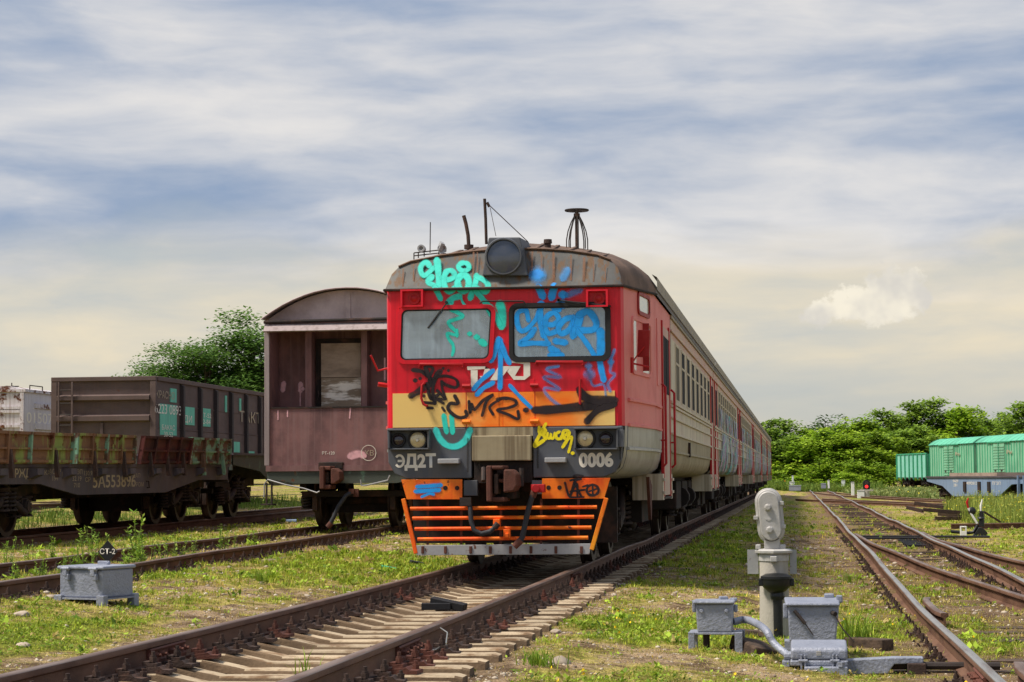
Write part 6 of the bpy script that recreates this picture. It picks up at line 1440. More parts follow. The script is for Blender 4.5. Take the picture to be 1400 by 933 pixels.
MB().cyl((LX(1160), .03, .02), (1.5-r0[0], .03, .02), .03, n=8).build('pull_rod', MATS['black_iron'], o)
# armoured cable between the two boxes
p0 = box_f(1003, 850, .0); p3 = fn(1078, 897, 0.0); pA = box_f(1022, 848, 0.0); pB = fn(1045, 860, .25); pC = fn(1058, 880, .12)
mb = MB(); q = smooth_line([p0, pA, pB, pC, p3], 8); mb.tube([tuple(v_) for v_ in q], .03, 10); ob = mb.build('cable_conduit', MATS['silver'], None, 60); tag(ob, 'curved silver cable conduit from the small legged box to the point machine', 'conduit')
# old plank lying behind the machine
p = seat(1180, 890); ob = MB().cbox((0, 0, .04), (.42, .16, .12), (0, .0, -.7)).build('timber', MATS['old_wood'], None, bev=.01, loc=(p[0]+.05, p[1]+.1, p[2]-.0)); tag(ob, 'dark squared timber behind the point machine and its grass tuft', 'timber')
p = seat(1035, 893); ob = MB().cbox((0, 0, .02), (.3, .4, .12), (.2, .2, .6)).build('timber', MATS['old_wood'], None, bev=.02, loc=(p[0], p[1], p[2])); tag(ob, 'stub of brown timber under the curved conduit', 'timber')
p = seat(1020, 868); ob = MB().beam((-.18, .2, .03), (.2, -.2, .02), .1, .04).build('timber', MATS['old_wood'], None, loc=(p[0], p[1], p[2])); tag(ob, 'flat grey board between the small legged box and the signal post', 'timber')

# left relay box and its sign
p = seat(132, 823); r0 = np.array(p); fn = PLY(p[1])
o = thing('relay_box', 'big silver relay box standing alone beside the left-hand track', 'relay box', tuple(r0), R(-20), 'silver trackside boxes')
sc_ = (fn(172, 800)[0]-fn(87, 800)[0]); w_ = sc_*.84; h_ = fn(130, 783)[2]-fn(130, 821)[2]; d_ = .46
MB().prism([(-w_/2, .05), (w_/2, .05), (w_/2, h_+.05), (-w_/2, h_+.05)], 'y', -d_/2, d_/2).build('body', MATS['silver'], o, bev=.015)
MB().add([(x*(w_/2+.02), y*(d_/2+.02), z) for z in (h_+.052, h_+.085) for x, y in ((-1,-1), (1,-1), (1,1), (-1,1))], [(0,3,2,1), (4,5,6,7), (0,1,5,4), (1,2,6,5), (2,3,7,6), (3,0,4,7)]).build('lid', MATS['silver'], o, bev=.012)
for x in (-.16, .17):
    mb = MB(); mb.cbox((x, -d_/2-.03, h_+.03), (.05,.05,.08)); mb.cyl((x-.05, -d_/2-.04, h_+.06), (x+.05, -d_/2-.04, h_+.06), .018, n=8); mb.cbox((x+.02, -d_/2-.03, h_-.02), (.045,.04,.06)); mb.build('latch', MATS['silver'], o, bev=.006)
mb = MB(); mb.cbox((-.02, d_/2-.1, h_+.1), (.12,.04,.04)); mb.cyl((-.06, d_/2-.1, h_+.1), (.05, d_/2-.1, h_+.1), .02, n=8); mb.build('hinge', MATS['silver'], o, bev=.005)
for sx in (-1, 1):
    for sy in (-1, 1): MB().box(min(sx*(w_/2+.04), sx*(w_/2-.05)), max(sx*(w_/2+.04), sx*(w_/2-.05)), min(sy*(d_/2+.04), sy*(d_/2-.03)), max(sy*(d_/2+.04), sy*(d_/2-.03)), -.08, .075).build('foot', MATS['silver'], o, bev=.006)
MB().box(-w_/2-.03, w_/2+.03, -d_/2-.03, d_/2+.03, .035, .05).build('base_frame', MATS['silver'], o)
p = seat(150, 798); r0 = np.array([p[0], p[1]+.7, float(gz(p[0], p[1]+.7))]); fn = PLY(r0[1])
o = thing('marker_sign', 'black diamond sign lettered CT-2 behind the big silver box', 'sign', tuple(r0))
c0 = L(147.5, 754.5); hh = .115
MB().prism([(c0[0]-hh, c0[2]), (c0[0], c0[2]-hh*1.12), (c0[0]+hh, c0[2]), (c0[0], c0[2]+hh*1.12)], 'y', -.012, .0).build('board', MATS['black_paint'], o)
MB().box(c0[0]-.02, c0[0]+.02, .0, .02, -.1, c0[2]).build('stake', MATS['black_iron'], o)
part('lettering', text_mesh('lettering', 'СТ-2', .085, MATS['white_text'], bold=.001), o, (c0[0], -.016, c0[2]))

# ---- switch stand with two levers and a white marker box
p = seat(1345, 734); r0 = np.array(p); fn = PLY(p[1])
o = thing('switch_stand', 'black switch stand with two white-handled levers in the right-hand weeds', 'switch stand', tuple(r0))
MB().prism([(LX(1328), -.03), (LX(1352), -.03), (LX(1349), .12), (LX(1343), .22), (LX(1338), .22), (LX(1333), .1)], 'y', -.12, .12).build('foot', MATS['black_paint'], o, bev=.01)
mb = MB(); mb.cyl(L(1342, 720), L(1342, 699), .07, .055, n=12); mb.lathe([(.07, LZ(710)), (.1, LZ(709)), (.07, LZ(707))], (LX(1342), 0, 0), 'z', 12); mb.build('column', MATS['black_paint'], o, 40)
mb = MB(); mb.tube([L(1341, 699), L(1341, 692), L(1343, 683)], [.02,.03,.015], 8); mb.build('lever', MATS['litter_white'], o, 60); mb = MB(); mb.tube([L(1336, 716), L(1328, 703), L(1324, 695)], .03, 8); lv = mb.build('lever', MATS['litter_white'], o, 60)
mb = MB(); mb.tube([L(1324, 695), L(1322, 687), L(1324, 681)], [.02,.032,.016], 8); mb.build('handle', MATS['rail_red'], lv, 60); mb = MB(); mb.lathe([(.06,-.03), (.1,0), (.06,.03)], L(1329, 699), 'y', 12); mb.build('counterweight', MATS['black_paint'], lv, 40)
mb = MB(); mb.tube([L(1337, 718), L(1331, 728), L(1324, 729), L(1300, 727)], .04, 8); mb.build('crank', MATS['black_paint'], o, 60)
a = L(1312, 719.5); b = L(1321, 732.5); mk_ = MB(); xo0, xo1, zo0, zo1 = a[0], b[0], b[2], a[2]
mk_.box(xo0, xo1, -.2, -.05, zo0, zo0+.11); mk_.box(xo0, xo1, -.2, -.05, zo1-.03, zo1); mk_.box(xo0, xo0+.03, -.2, -.05, zo0+.11, zo1-.03); mk_.box(xo1-.03, xo1, -.2, -.05, zo0+.11, zo1-.03); mk_.build('marker_box', MATS['litter_white'], o, bev=.006)
MB().beam(L(1345, 700, .3), L(1368, 714, .5), .04, .04).build('brace', MATS['iron_rust'], o)
# pile of old rails
p = seat(1305, 713); r0 = np.array(p); fn = PLY(p[1])
for k, (x0, y0, x1, y1, h) in enumerate(((1278, 709, 1330, 709, .12), (1262, 697, 1325, 702, .45), (1282, 703, 1327, 706, .25), (1250, 688, 1290, 694, .3), (1276, 713, 1292, 711, .08), (1240, 694, 1262, 699, .1))):
    mb = MB(); a = fn(x0, y0, k*.5)-r0; b = fn(x1, y1, k*.3+.4)-r0; mb.beam(a, b, .09, .12)
    ob = mb.build('scrap_rail', MATS['old_wood' if k % 2 == 0 else 'iron_rust'], None, loc=tuple(r0), bev=.01)
    tag(ob, ['lowest rusty rail of the scrap pile left of the switch stand', 'topmost brown rail of the scrap pile left of the switch stand', 'middle rail of the scrap pile left of the switch stand', 'old timber lying behind the scrap pile near the weeds', 'short stub in front of the scrap pile', 'old sleeper lying left of the scrap pile'][k], 'scrap', 'old rails and timbers in the weeds')

# ---- distant dwarf signals
EM = bpy.data.materials.new('red_lamp'); EM.use_nodes = True; t = NT(EM.node_tree); e = t.n('ShaderNodeEmission', ins={'Color': (1, .02, .02, 1), 'Strength': 2.2}); t.n('ShaderNodeOutputMaterial', ins={0: e.outputs[0]})
def small_signal(px, py_base, py_top, dist, label):
    p = atd(px, py_base, dist); r_ = np.array(p); s_ = dist/F
    o = thing('dwarf_signal', label, 'railway signal', tuple(r_)); H = (py_base-py_top)*s_
    MB().lathe([(.2,-.3), (.19,H*.40)], (0,0,0), 'z', 12).build('post', MATS['concrete_post'], o, 40)
    MB().cbox((0, 0, H*.44), (.85, .3, H*.10)).build('bracket', MATS['concrete_post'], o)
    MB().prism(caps(0, H*.62, 0, H*.84, .24), 'y', -.1, .1).build('head', MATS['black_paint'], o, 30)
    MB().lathe([(.10,-.14), (.10,-.1)], (0, 0, H*.66), 'y', 14).build('red_lens', EM, o); MB().lathe([(.13,-.14), (.13,-.1)], (0, 0, H*.86), 'y', 14).build('dark_lens', MATS['lamp_dark'], o)
small_signal(1185, 681, 657.5, 140, 'dwarf signal showing red beside the branch rails')
small_signal(1073, 664, 654, 230, 'small far dwarf signal showing red at the end of the train')
for k, (px, py, d, w_, h_, lb) in enumerate(((1177, 678, 140, .42, .3, 'small silver box just left of the red dwarf signal'), (1070, 664.5, 225, .5, .25, 'tiny silver box under the far red signal'), (1083, 666, 200, .45, .45, 'pale box on the grass right of the far red signal'), (1126, 665, 190, .4, .2, 'low silver box in the grass left of the trees'), (1166, 674, 150, .2, .7, 'short white post left of the red dwarf signal'), (1133, 665, 190, .16, .5, 'short pale post at the foot of the trees'), (1153, 664, 200, .3, .45, 'white switch lamp at the foot of the trees'), (1084, 662, 210, .16, .8, 'short white post by the far red signal'), (1087, 668, 180, .9, .2, 'low silver point machine on the grass by the far signal'))):
    p = atd(px, py, d); o = thing('trackside_box' if h_ < w_ else 'marker_post', lb, 'relay box' if h_ < w_ else 'post', tuple(p), group='far trackside boxes and posts')
    w_ *= .55; MB().box(-w_, w_, -.2, .2, -.2, h_).build('body', MATS['silver' if h_ < w_ else 'litter_white'], o, bev=.02); MB().box(-w_*1.06, w_*1.06, -.22, .22, h_, h_+.06).build('cap', MATS['silver' if h_ < w_ else 'silver_light'], o, bev=.02)

# ---- litter
def litter(px, py, mb, mat, label, cat, name='scrap', z=.0, on=None):
    p = seat(px, py) if on is None else on; o = mb.build(name, MATS[mat], None, bev=.006, loc=(p[0], p[1], p[2]+z)); tag(o, label, cat); return o
q = onZ(603, 822, .05)
litter(603, 822, MB().cbox((-.05, 0, .03), (.3,.09,.07), (.0, .0, .1)).cbox((.07, .05, .05), (.38,.1,.08), (.1, .18, -.25)), 'black_stuff', 'two broken black brake blocks between the rails', 'brake block', 'brake_block', .0, (q[0], q[1], float(main_z(q[1]))-.23))
litter(960, 697, MB().cbox((0, 0, .03), (.5,.3,.03), (0,.1,.2)), 'litter_white', 'white board lying on the grass left of the signal head', 'litter', 'board')
litter(532, 780, MB().cbox((0, 0, .03), (.22,.12,.04), (.1,.2,.4)), 'litter_green', 'green plastic scrap on the grass left of the train track', 'litter', 'plastic_scrap')
litter(570, 774, MB().cbox((0, 0, .03), (.2,.14,.07), (.1,.2,.4)), 'black_stuff', 'black lump on the grass left of the cowcatcher', 'litter', 'black_lump')
litter(398, 716, MB().cyl((-.12, 0, .05), (.12, .05, .05), .05, n=10), 'blue_iron', 'pale blue bottle lying between the left tracks', 'bottle', 'bottle')
for k, (px, py, s_, lb) in enumerate(((766, 910, .10, 'largest pale stone on the bare ground in the foreground'), (760, 866, .05, 'white stone in the grass right of the train track'), (28, 843, .075, 'pale stone in the grass left of the big silver box'), (576, 763, .10, 'flat pale stone under the left end of the cowcatcher'), (69, 819, .06, 'pale stone at the left foot of the big silver box'), (32, 885, .05, 'stone on the bare patch at the lower left'))):
    bm = bmesh.new(); bmesh.ops.create_icosphere(bm, subdivisions=3, radius=1)
    for v_ in bm.verts:
        n_ = float(vnoise(v_.co.x*2+k, v_.co.y*2+v_.co.z*1.7, 1.2, k)); v_.co = v_.co*(s_*(.75+.5*n_)); v_.co.z *= .5
    me = bpy.data.meshes.new('stone'); bm.to_mesh(me); bm.free(); me.polygons.foreach_set('use_smooth', [True]*len(me.polygons)); me.materials.append(MATS['stone']); p = seat(px, py); o = part('stone', me, None, (p[0], p[1], p[2]+.01)); o.rotation_euler = (0, 0, k); tag(o, lb, 'stone', 'loose stones')
# ================================================================== VEGETATION
def fast_mesh(name, V, Fc, mat, colors=None, smooth=False):
    me = bpy.data.meshes.new(name); V = np.asarray(V, np.float32); Fc = np.asarray(Fc, np.int32); k = Fc.shape[1]
    me.vertices.add(len(V)); me.vertices.foreach_set('co', V.ravel()); me.loops.add(Fc.size); me.loops.foreach_set('vertex_index', Fc.ravel())
    me.polygons.add(len(Fc)); me.polygons.foreach_set('loop_start', np.arange(0, Fc.size, k, dtype=np.int32)); me.update()
    if colors is not None:
        a = me.attributes.new('c', 'FLOAT_COLOR', 'POINT'); c = np.ones((len(V), 4), np.float32); c[:, :3] = colors; a.data.foreach_set('color', c.ravel())
    me.materials.append(mat); me.validate(); return me
LEAF = attr_mat('leaf', rough=.55, trans=.35, rnd=.12); BLADE = attr_mat('grass_blade', rough=.65, trans=.3); FLOW = attr_mat('flower', rough=.6)
def lin(r, g, b): return np.array(srgb(r, g, b)[:3])
# ---- short turf: single-triangle blades scattered where the camera sees ground
def visible_pts(n, y0, y1, power=1.7, xl=-15.5, xr=None):
    u = rng.random(n*2); a = 1-power; Y = (y0**a + u*(y1**a-y0**a))**(1/a)
    lo = np.maximum(-1.0-.40*Y, xl); hi = .13*Y+1.2
    if xr is not None: hi = np.minimum(hi, xr)
    X = lo+rng.random(n*2)*(hi-lo); return X, Y
def scatter_blades(n, y0, y1, hmin, hmax, nb, wid, thr=.42, power=1.7):
    X, Y = visible_pts(n, y0, y1, power); g_ = green(X, Y)
    keep = rng.random(len(X)) < np.clip((g_-thr)*2.2+.30, 0.24, 1); X, Y, g_ = X[keep], Y[keep], g_[keep]
    # keep clear of rails
    clear = np.ones(len(X), bool)
    for xc in (TX-GA, TX+GA, RX-GA, RX+GA): clear &= np.abs(X-xc) > .09
    clear &= ~((np.abs(X-TX) < 1.35) & (rng.random(len(X)) < .88)); X, Y, g_ = X[clear], Y[clear], g_[clear]
    m = len(X); Z = gz(X, Y)-.012
    base = np.repeat(np.stack([X, Y, Z], 1), nb, 0); N = len(base); gg = np.repeat(g_, nb)
    sc_ = np.repeat(.7+.6*rng.random(m), nb)*(.55+.8*gg)
    base[:, :2] += rng.normal(0, .028, (N, 2))*sc_[:, None]
    h = (hmin+(hmax-hmin)*rng.random(N)**1.6)*sc_*(np.clip(base[:, 1]/22, .75, 1.5)); a = rng.random(N)*2*np.pi; lean = rng.random(N)*.9
    side = np.stack([np.cos(a+1.57), np.sin(a+1.57), np.zeros(N)], 1)*(wid*np.clip(base[:, 1]/18, .8, 3.0)*(.6+.8*rng.random(N)))[:, None]
    tip = base+np.stack([np.cos(a)*lean*h, np.sin(a)*lean*h, h], 1)
    V = np.empty((N*3, 3)); V[0::3] = base-side; V[1::3] = base+side; V[2::3] = tip
    mixd = np.clip(np.repeat(rng.random(m), nb)*1.0+(.55-gg)*1.5, 0, 1)[:, None]; tint = np.repeat(rng.random(m), nb)[:, None]
    fresh = lin(122, 148, 30)*(1-tint)+lin(182, 194, 66)*tint; dryc = lin(186, 160, 92)*(1-tint)+lin(206, 176, 96)*tint
    col = fresh*(1-np.clip(mixd*1.6-.75, 0, 1))+dryc*np.clip(mixd*1.6-.75, 0, 1); col = col*(.75+.5*rng.random((N, 1)))*np.repeat(.55+.8*rng.random(m), nb)[:, None]
    return V, np.repeat(col, 3, 0)
Vs, Cs = [], []
for args in ((70000, 9.0, 40, .012, .048, 6, .0045), (34000, 16, 110, .014, .062, 5, .007)):
    V, c = scatter_blades(*args); Vs.append(V); Cs.append(c)
V = np.concatenate(Vs); C = np.concatenate(Cs)
o = put(bpy.data.objects.new('grass', fast_mesh('grass', V, np.arange(len(V)).reshape(-1, 3), BLADE, C))); o['kind'] = 'stuff'; o['label'] = 'short patchy grass between the tracks'
# ---- dead straw and twigs lying on the ground
X, Y = visible_pts(60000, 9.2, 60, 1.7); k = (np.abs(X-TX) > 1.36) | (rng.random(len(X)) < .12); X, Y = X[k], Y[k]; N = len(X); a = rng.random(N)*6.28
P = np.stack([X, Y, gz(X, Y)+.004+.012*rng.random(N)], 1); ln = (.015+.05*rng.random(N)**2)*np.clip(Y/18, .8, 2); d = np.stack([np.cos(a), np.sin(a), rng.normal(0, .25, N)], 1)*ln[:, None]; s_ = np.stack([-np.sin(a), np.cos(a), np.zeros(N)], 1)*(.0022*np.clip(Y/14, 1, 3))[:, None]
V = np.empty((N*3, 3)); V[0::3] = P-s_; V[1::3] = P+s_; V[2::3] = P+d; tint = rng.random((N, 1)); col = np.where(tint < .45, lin(206, 184, 126), np.where(tint < .75, lin(150, 122, 76), lin(74, 58, 42)))*(.8+.4*rng.random((N, 1)))
o = put(bpy.data.objects.new('dry_straw', fast_mesh('dry_straw', V, np.arange(len(V)).reshape(-1, 3), BLADE, np.repeat(col, 3, 0)))); o['kind'] = 'stuff'; o['label'] = 'dead straw lying on the ground'
# ---- low broad-leaved weeds
def leaf_quads(P, L_, W_, az, tilt):
    d = np.stack([np.cos(az)*np.cos(tilt), np.sin(az)*np.cos(tilt), np.sin(tilt)], 1); s = np.stack([-np.sin(az), np.cos(az), np.zeros(len(az))], 1)
    V = np.empty((len(P)*4, 3)); V[0::4] = P; V[1::4] = P+d*L_[:, None]*.5+s*W_[:, None]; V[2::4] = P+d*L_[:, None]; V[3::4] = P+d*L_[:, None]*.5-s*W_[:, None]; return V
X, Y = visible_pts(22000, 9.5, 70, 1.5); g_ = green(X, Y); k = (rng.random(len(X)) < np.clip((g_-.42)*2.2, .03, .9)) & (np.abs(X-TX) > 1.3) & (np.abs(X-RX-GA) > .1) & (np.abs(X-RX+GA) > .1); X, Y = X[k], Y[k]
nb = 9; P = np.repeat(np.stack([X, Y, gz(X, Y)], 1), nb, 0); N = len(P); S = np.repeat(.6+.9*rng.random(len(X)), nb); P[:, :2] += rng.normal(0, .028, (N, 2))*S[:, None]; P[:, 2] += rng.random(N)*.022*S
S = S*np.clip(P[:, 1]/20, .8, 1.8); big = np.repeat(np.where(rng.random(len(X)) < .08, 1.9, 1.0), nb); S = S*big; V = leaf_quads(P, (.014+.024*rng.random(N))*S, (.005+.008*rng.random(N))*S, rng.random(N)*6.28, rng.random(N)*1.0)
tint = np.repeat(rng.random(len(X)), nb)[:, None]; col = np.where(tint < .15, lin(178, 160, 100), np.where(tint < .5, lin(106, 136, 36), lin(156, 180, 58)))*(.7+.6*rng.random((N, 1)))*np.repeat(.55+.8*rng.random(len(X)), nb)[:, None]
o = put(bpy.data.objects.new('low_weeds', fast_mesh('low_weeds', V, np.arange(len(V)).reshape(-1, 4), BLADE, np.repeat(col, 4, 0)))); o['kind'] = 'stuff'; o['label'] = 'low broad-leaved weeds in the grass'
# ---- yellow and orange flower heads
X, Y = visible_pts(900, 10, 40, 1.4, -7); k = (green(X, Y) > .6) & (np.abs(X-TX) > 1.5) & (X > -3); X, Y = X[k], Y[k]; N = len(X)
P = np.stack([X, Y, gz(X, Y)+.05+.05*rng.random(N)], 1); V = np.concatenate([leaf_quads(P, np.full(N, .022), np.full(N, .011), rng.random(N)*6.28, np.full(N, t_)) for t_ in (.1, 1.2)])
o = put(bpy.data.objects.new('flowers', fast_mesh('flowers', V, np.arange(len(V)).reshape(-1, 4), FLOW, np.tile(lin(244, 206, 30), (len(V), 1))))); o['kind'] = 'stuff'; o['label'] = 'scattered yellow flowers in the grass'
# ---- gravel
ico = bmesh.new(); bmesh.ops.create_icosphere(ico, subdivisions=1, radius=1); iv = np.array([v.co for v in ico.verts]); ifc = np.array([[v.index for v in f.verts] for f in ico.faces]); ico.free()
X, Y = visible_pts(26000, 9.5, 50, 1.9); g_ = green(X, Y); k = (rng.random(len(X)) < np.clip((.62-g_)*1.3, .03, .8)) & (np.abs(X-TX-GA) > .1) & (np.abs(X-TX+GA) > .1); X, Y = X[k], Y[k]; N = len(X)
r = (.006+.022*rng.random(N)**3)*np.clip(Y/18, .8, 2); sxyz = rng.uniform(.6, 1.2, (N, 1, 3))*np.array([1, 1, .6]); jit = rng.uniform(.8, 1.2, (N, 12, 1))
V = (iv[None]*sxyz*jit*r[:, None, None]+np.stack([X, Y, gz(X, Y)], 1)[:, None, :]).reshape(-1, 3); Fc = (ifc[None]+(np.arange(N)*12)[:, None, None]).reshape(-1, 3)
tint = rng.random((N, 1)); col = lin(126, 110, 94)*(1-tint)+lin(206, 194, 176)*tint
o = put(bpy.data.objects.new('gravel', fast_mesh('gravel', V, Fc, attr_mat('gravel_mat', rough=.95), np.repeat(col, 12, 0)))); o['kind'] = 'stuff'; o['label'] = 'loose gravel on the bare ground'
# ---- wild growth by the green wagons and along the far trees
def wild(name, label, n, region, hmin, hmax, wid, c0, c1, flower=0):
    X = rng.uniform(region[0], region[1], n*2); Y = rng.uniform(region[2], region[3], n*2); px = 1090+2900*X/Y*1.0
    k = fbm(X, Y, .25, 31, 3) > .38; k &= (px < 1440); X, Y = X[k], Y[k]
    k = np.ones(len(X), bool) if region[4] is None else region[4](X, Y); X, Y = X[k], Y[k]
    nb = 7; P = np.repeat(np.stack([X, Y, gz(X, Y)], 1), nb, 0); N = len(P); S = np.repeat((.5+.8*rng.random(len(X)))*(.5+fbm(X, Y, .5, 41, 3)), nb); P[:, :2] += rng.normal(0, .12, (N, 2))
    h = (hmin+(hmax-hmin)*rng.random(N))*S; a = rng.random(N)*6.28; lean = rng.random(N)*.45
    s = np.stack([np.cos(a+1.57), np.sin(a+1.57), np.zeros(N)], 1)*(wid*(.5+rng.random(N)))[:, None]; top = P+np.stack([np.cos(a)*lean*h, np.sin(a)*lean*h, h], 1)
    V1 = np.empty((N*4, 3)); V1[0::4] = P-s; V1[1::4] = P+s; V1[2::4] = top+s*.3; V1[3::4] = top-s*.3
    tint = rng.random((N, 1)); col = np.repeat((c0*(1-tint)+c1*tint)*(.7+.6*rng.random((N, 1))), 4, 0)
    m = N//2; Q = P[:m]+(top[:m]-P[:m])*rng.random((m, 1)); V2 = leaf_quads(Q, wid*7*(.6+rng.random(m)), wid*2.0*(.6+rng.random(m)), rng.random(m)*6.28, rng.random(m)*1.2-.2); col2 = np.repeat((c0*(1-tint[:m])+c1*tint[:m])*1.15, 4, 0)
    V = np.concatenate([V1, V2]); col = np.concatenate([col, col2])
    if flower:
        f = rng.permutation(N)[:flower]; V3 = np.concatenate([leaf_quads(top[f], np.full(flower, wid*4), np.full(flower, wid*2), rng.random(flower)*6.28, np.full(flower, u)) for u in (0, .9)]); V = np.concatenate([V, V3]); col = np.concatenate([col, np.tile(lin(226, 208, 60), (len(V3), 1))])
    o = put(bpy.data.objects.new(name, fast_mesh(name, V, np.arange(len(V)).reshape(-1, 4), BLADE, col))); o['kind'] = 'stuff'; o['label'] = label
wild('tall_weeds', 'tall flowering weeds in front of the pale blue flat wagon', 5200, (5.2, 13.5, 62, 90, lambda X, Y: (X > 5.2+(Y-62)*.03) & (X > 4.9)), .15, .62, .012, lin(112, 138, 58), lin(172, 176, 84), 900)
wild('tall_weeds', 'green weeds around the far branch rails under the trees', 9000, (1.5, 26, 120, 215, lambda X, Y: (X > bx(np.minimum(Y, 190))+2.0 if False else X > 2.0+1.6*(190-np.minimum(Y, 190))/100+9.5*((190-np.minimum(Y, 190))/100)**2+2.0)), .08, .3, .03, lin(88, 110, 52), lin(146, 152, 92), 200)
wild('tall_weeds', 'weeds at the foot of the far trees behind the train', 3000, (-9, 8, 196, 226, None), .2, .7, .03, lin(76, 108, 36), lin(136, 152, 62))
wild('tall_weeds', 'weeds below the flat wagons on the left', 500, (-18.5, -16.2, 34, 75, None), .06, .26, .01, lin(80, 108, 40), lin(120, 140, 56))
# ---- individual tall weeds between the left rails
def weed_mesh(seed, h, n=26):
    r_ = np.random.default_rng(seed); V, C = [], []; stems = MB()
    ns = r_.integers(3, 6)
    for s in range(ns):
        a = r_.random()*6.28; ln = r_.random()*.35; hh = h*(.55+.45*r_.random()); b = np.array([r_.normal(0, .05), r_.normal(0, .05), -.02]); tp = b+np.array([math.cos(a)*ln*hh, math.sin(a)*ln*hh, hh])
        stems.tube([tuple(b), tuple(b+(tp-b)*.5+np.array([0, 0, .02])), tuple(tp)], [.006, .005, .002], 5)
        m = n; u = .12+.88*r_.random(m); P = b+(tp-b)*u[:, None]
        V.append(leaf_quads(P, (.05+.09*r_.random(m))*(1.2-.6*u), (.010+.012*r_.random(m))*(1.2-.5*u), r_.random(m)*6.28, r_.random(m)*1.1-.2)); t_ = r_.random((m, 1)); C.append(np.repeat(lin(104, 150, 40)*(1-t_)+lin(170, 190, 84)*t_, 4, 0))
    V = np.concatenate(V); C = np.concatenate(C)
    return stems.mesh('stem', MATS_STEM), fast_mesh('foliage', V, np.arange(len(V)).reshape(-1, 4), BLADE, C)
MATS_STEM = M('weed_stem', srgb(120, 140, 62), .7, 0, .2, 5, bump=0)
WM = [weed_mesh(50+i, .55) for i in range(5)]
WP = [(12, 772, .7), (40, 768, .6), (70, 764, .7), (100, 780, .8), (118, 772, 1.1), (130, 768, .9), (172, 778, .9), (182, 768, 1.5), (190, 776, 1.0), (206, 772, .8), (225, 768, .8), (245, 766, .7), (262, 762, .7), (306, 750, .8), (318, 748, .7), (345, 744, .6), (20, 790, .6), (60, 784, .6), (84, 788, .7)]
for i, (px, py, s_) in enumerate(WP):
    p = onZ(px, py+3, .2); st, fo = WM[i % 5]
    w_ = thing('weed_plant', f'tall green weed along the left-hand rails, {ordinal(i)} counted from the left' if True else '', 'weed', (p[0], p[1], float(gz(p[0], p[1]))), random.random()*6, 'tall weeds along the left-hand rails')
    part('stem', st, w_, scale=(s_, s_, s_)); part('foliage', fo, w_, scale=(s_, s_, s_))
for o in sorted([o for o in COL.objects if o.name.startswith('weed_plant')], key=lambda o: 0): pass
_w = sorted([o for o in COL.objects if o.name.startswith('weed_plant')], key=lambda o: o.location.x/o.location.y)
for i, o in enumerate(_w): o['label'] = f'tall green weed along the left-hand rails, {ordinal(i)} counted from the left'
def grass_tuft(px, py, h, nblades, label, spread=.1):
    p = seat(px, py); N = nblades; a = rng.random(N)*6.28; L_ = h*(.5+.6*rng.random(N)); ln = .2+.6*rng.random(N); b = np.stack([rng.normal(0, spread*.35, N), rng.normal(0, spread*.35, N), np.full(N, -.01)], 1); s = np.stack([np.cos(a+1.57), np.sin(a+1.57), np.zeros(N)], 1)*(.0045*(.6+rng.random(N)))[:, None]
    d = np.stack([np.cos(a)*ln*L_, np.sin(a)*ln*L_, np.zeros(N)], 1); up_ = np.zeros((N, 3)); up_[:, 2] = 1
    m = b+d*.4+up_*(L_*.62)[:, None]; tp = b+d+up_*(L_*(1-.25*ln))[:, None]; V = np.empty((N*5, 3)); V[0::5] = b-s; V[1::5] = b+s; V[2::5] = m+s*.8; V[3::5] = m-s*.8; V[4::5] = tp
    i = np.arange(N)*5; Fq = np.concatenate([np.stack([i, i+1, i+2], 1), np.stack([i, i+2, i+3], 1), np.stack([i+3, i+2, i+4], 1)]); t_ = rng.random((N, 1)); col = np.repeat(lin(96, 134, 36)*(1-t_)+lin(160, 178, 66)*t_, 5, 0)
    o = put(bpy.data.objects.new('grass_tuft', fast_mesh('grass_tuft', V, Fq, BLADE, col))); o.location = tuple(p); tag(o, label, 'grass tuft', 'grass tufts')
grass_tuft(1172, 886, .42, 110, 'tall grass tuft right of the larger silver box', .22)
grass_tuft(355, 797, .2, 60, 'small green tuft on the dry ground between the left tracks', .12)
grass_tuft(738, 912, .16, 90, 'olive tuft beside the largest foreground stone', .18)
grass_tuft(1162, 798, .2, 50, 'grass tuft against the right-hand rail', .14); grass_tuft(472, 826, .3, 16, 'thin grass stalks against the inner left rail of the train track', .08); grass_tuft(415, 930, .26, 12, 'grass stalks in front of the near rail', .1)

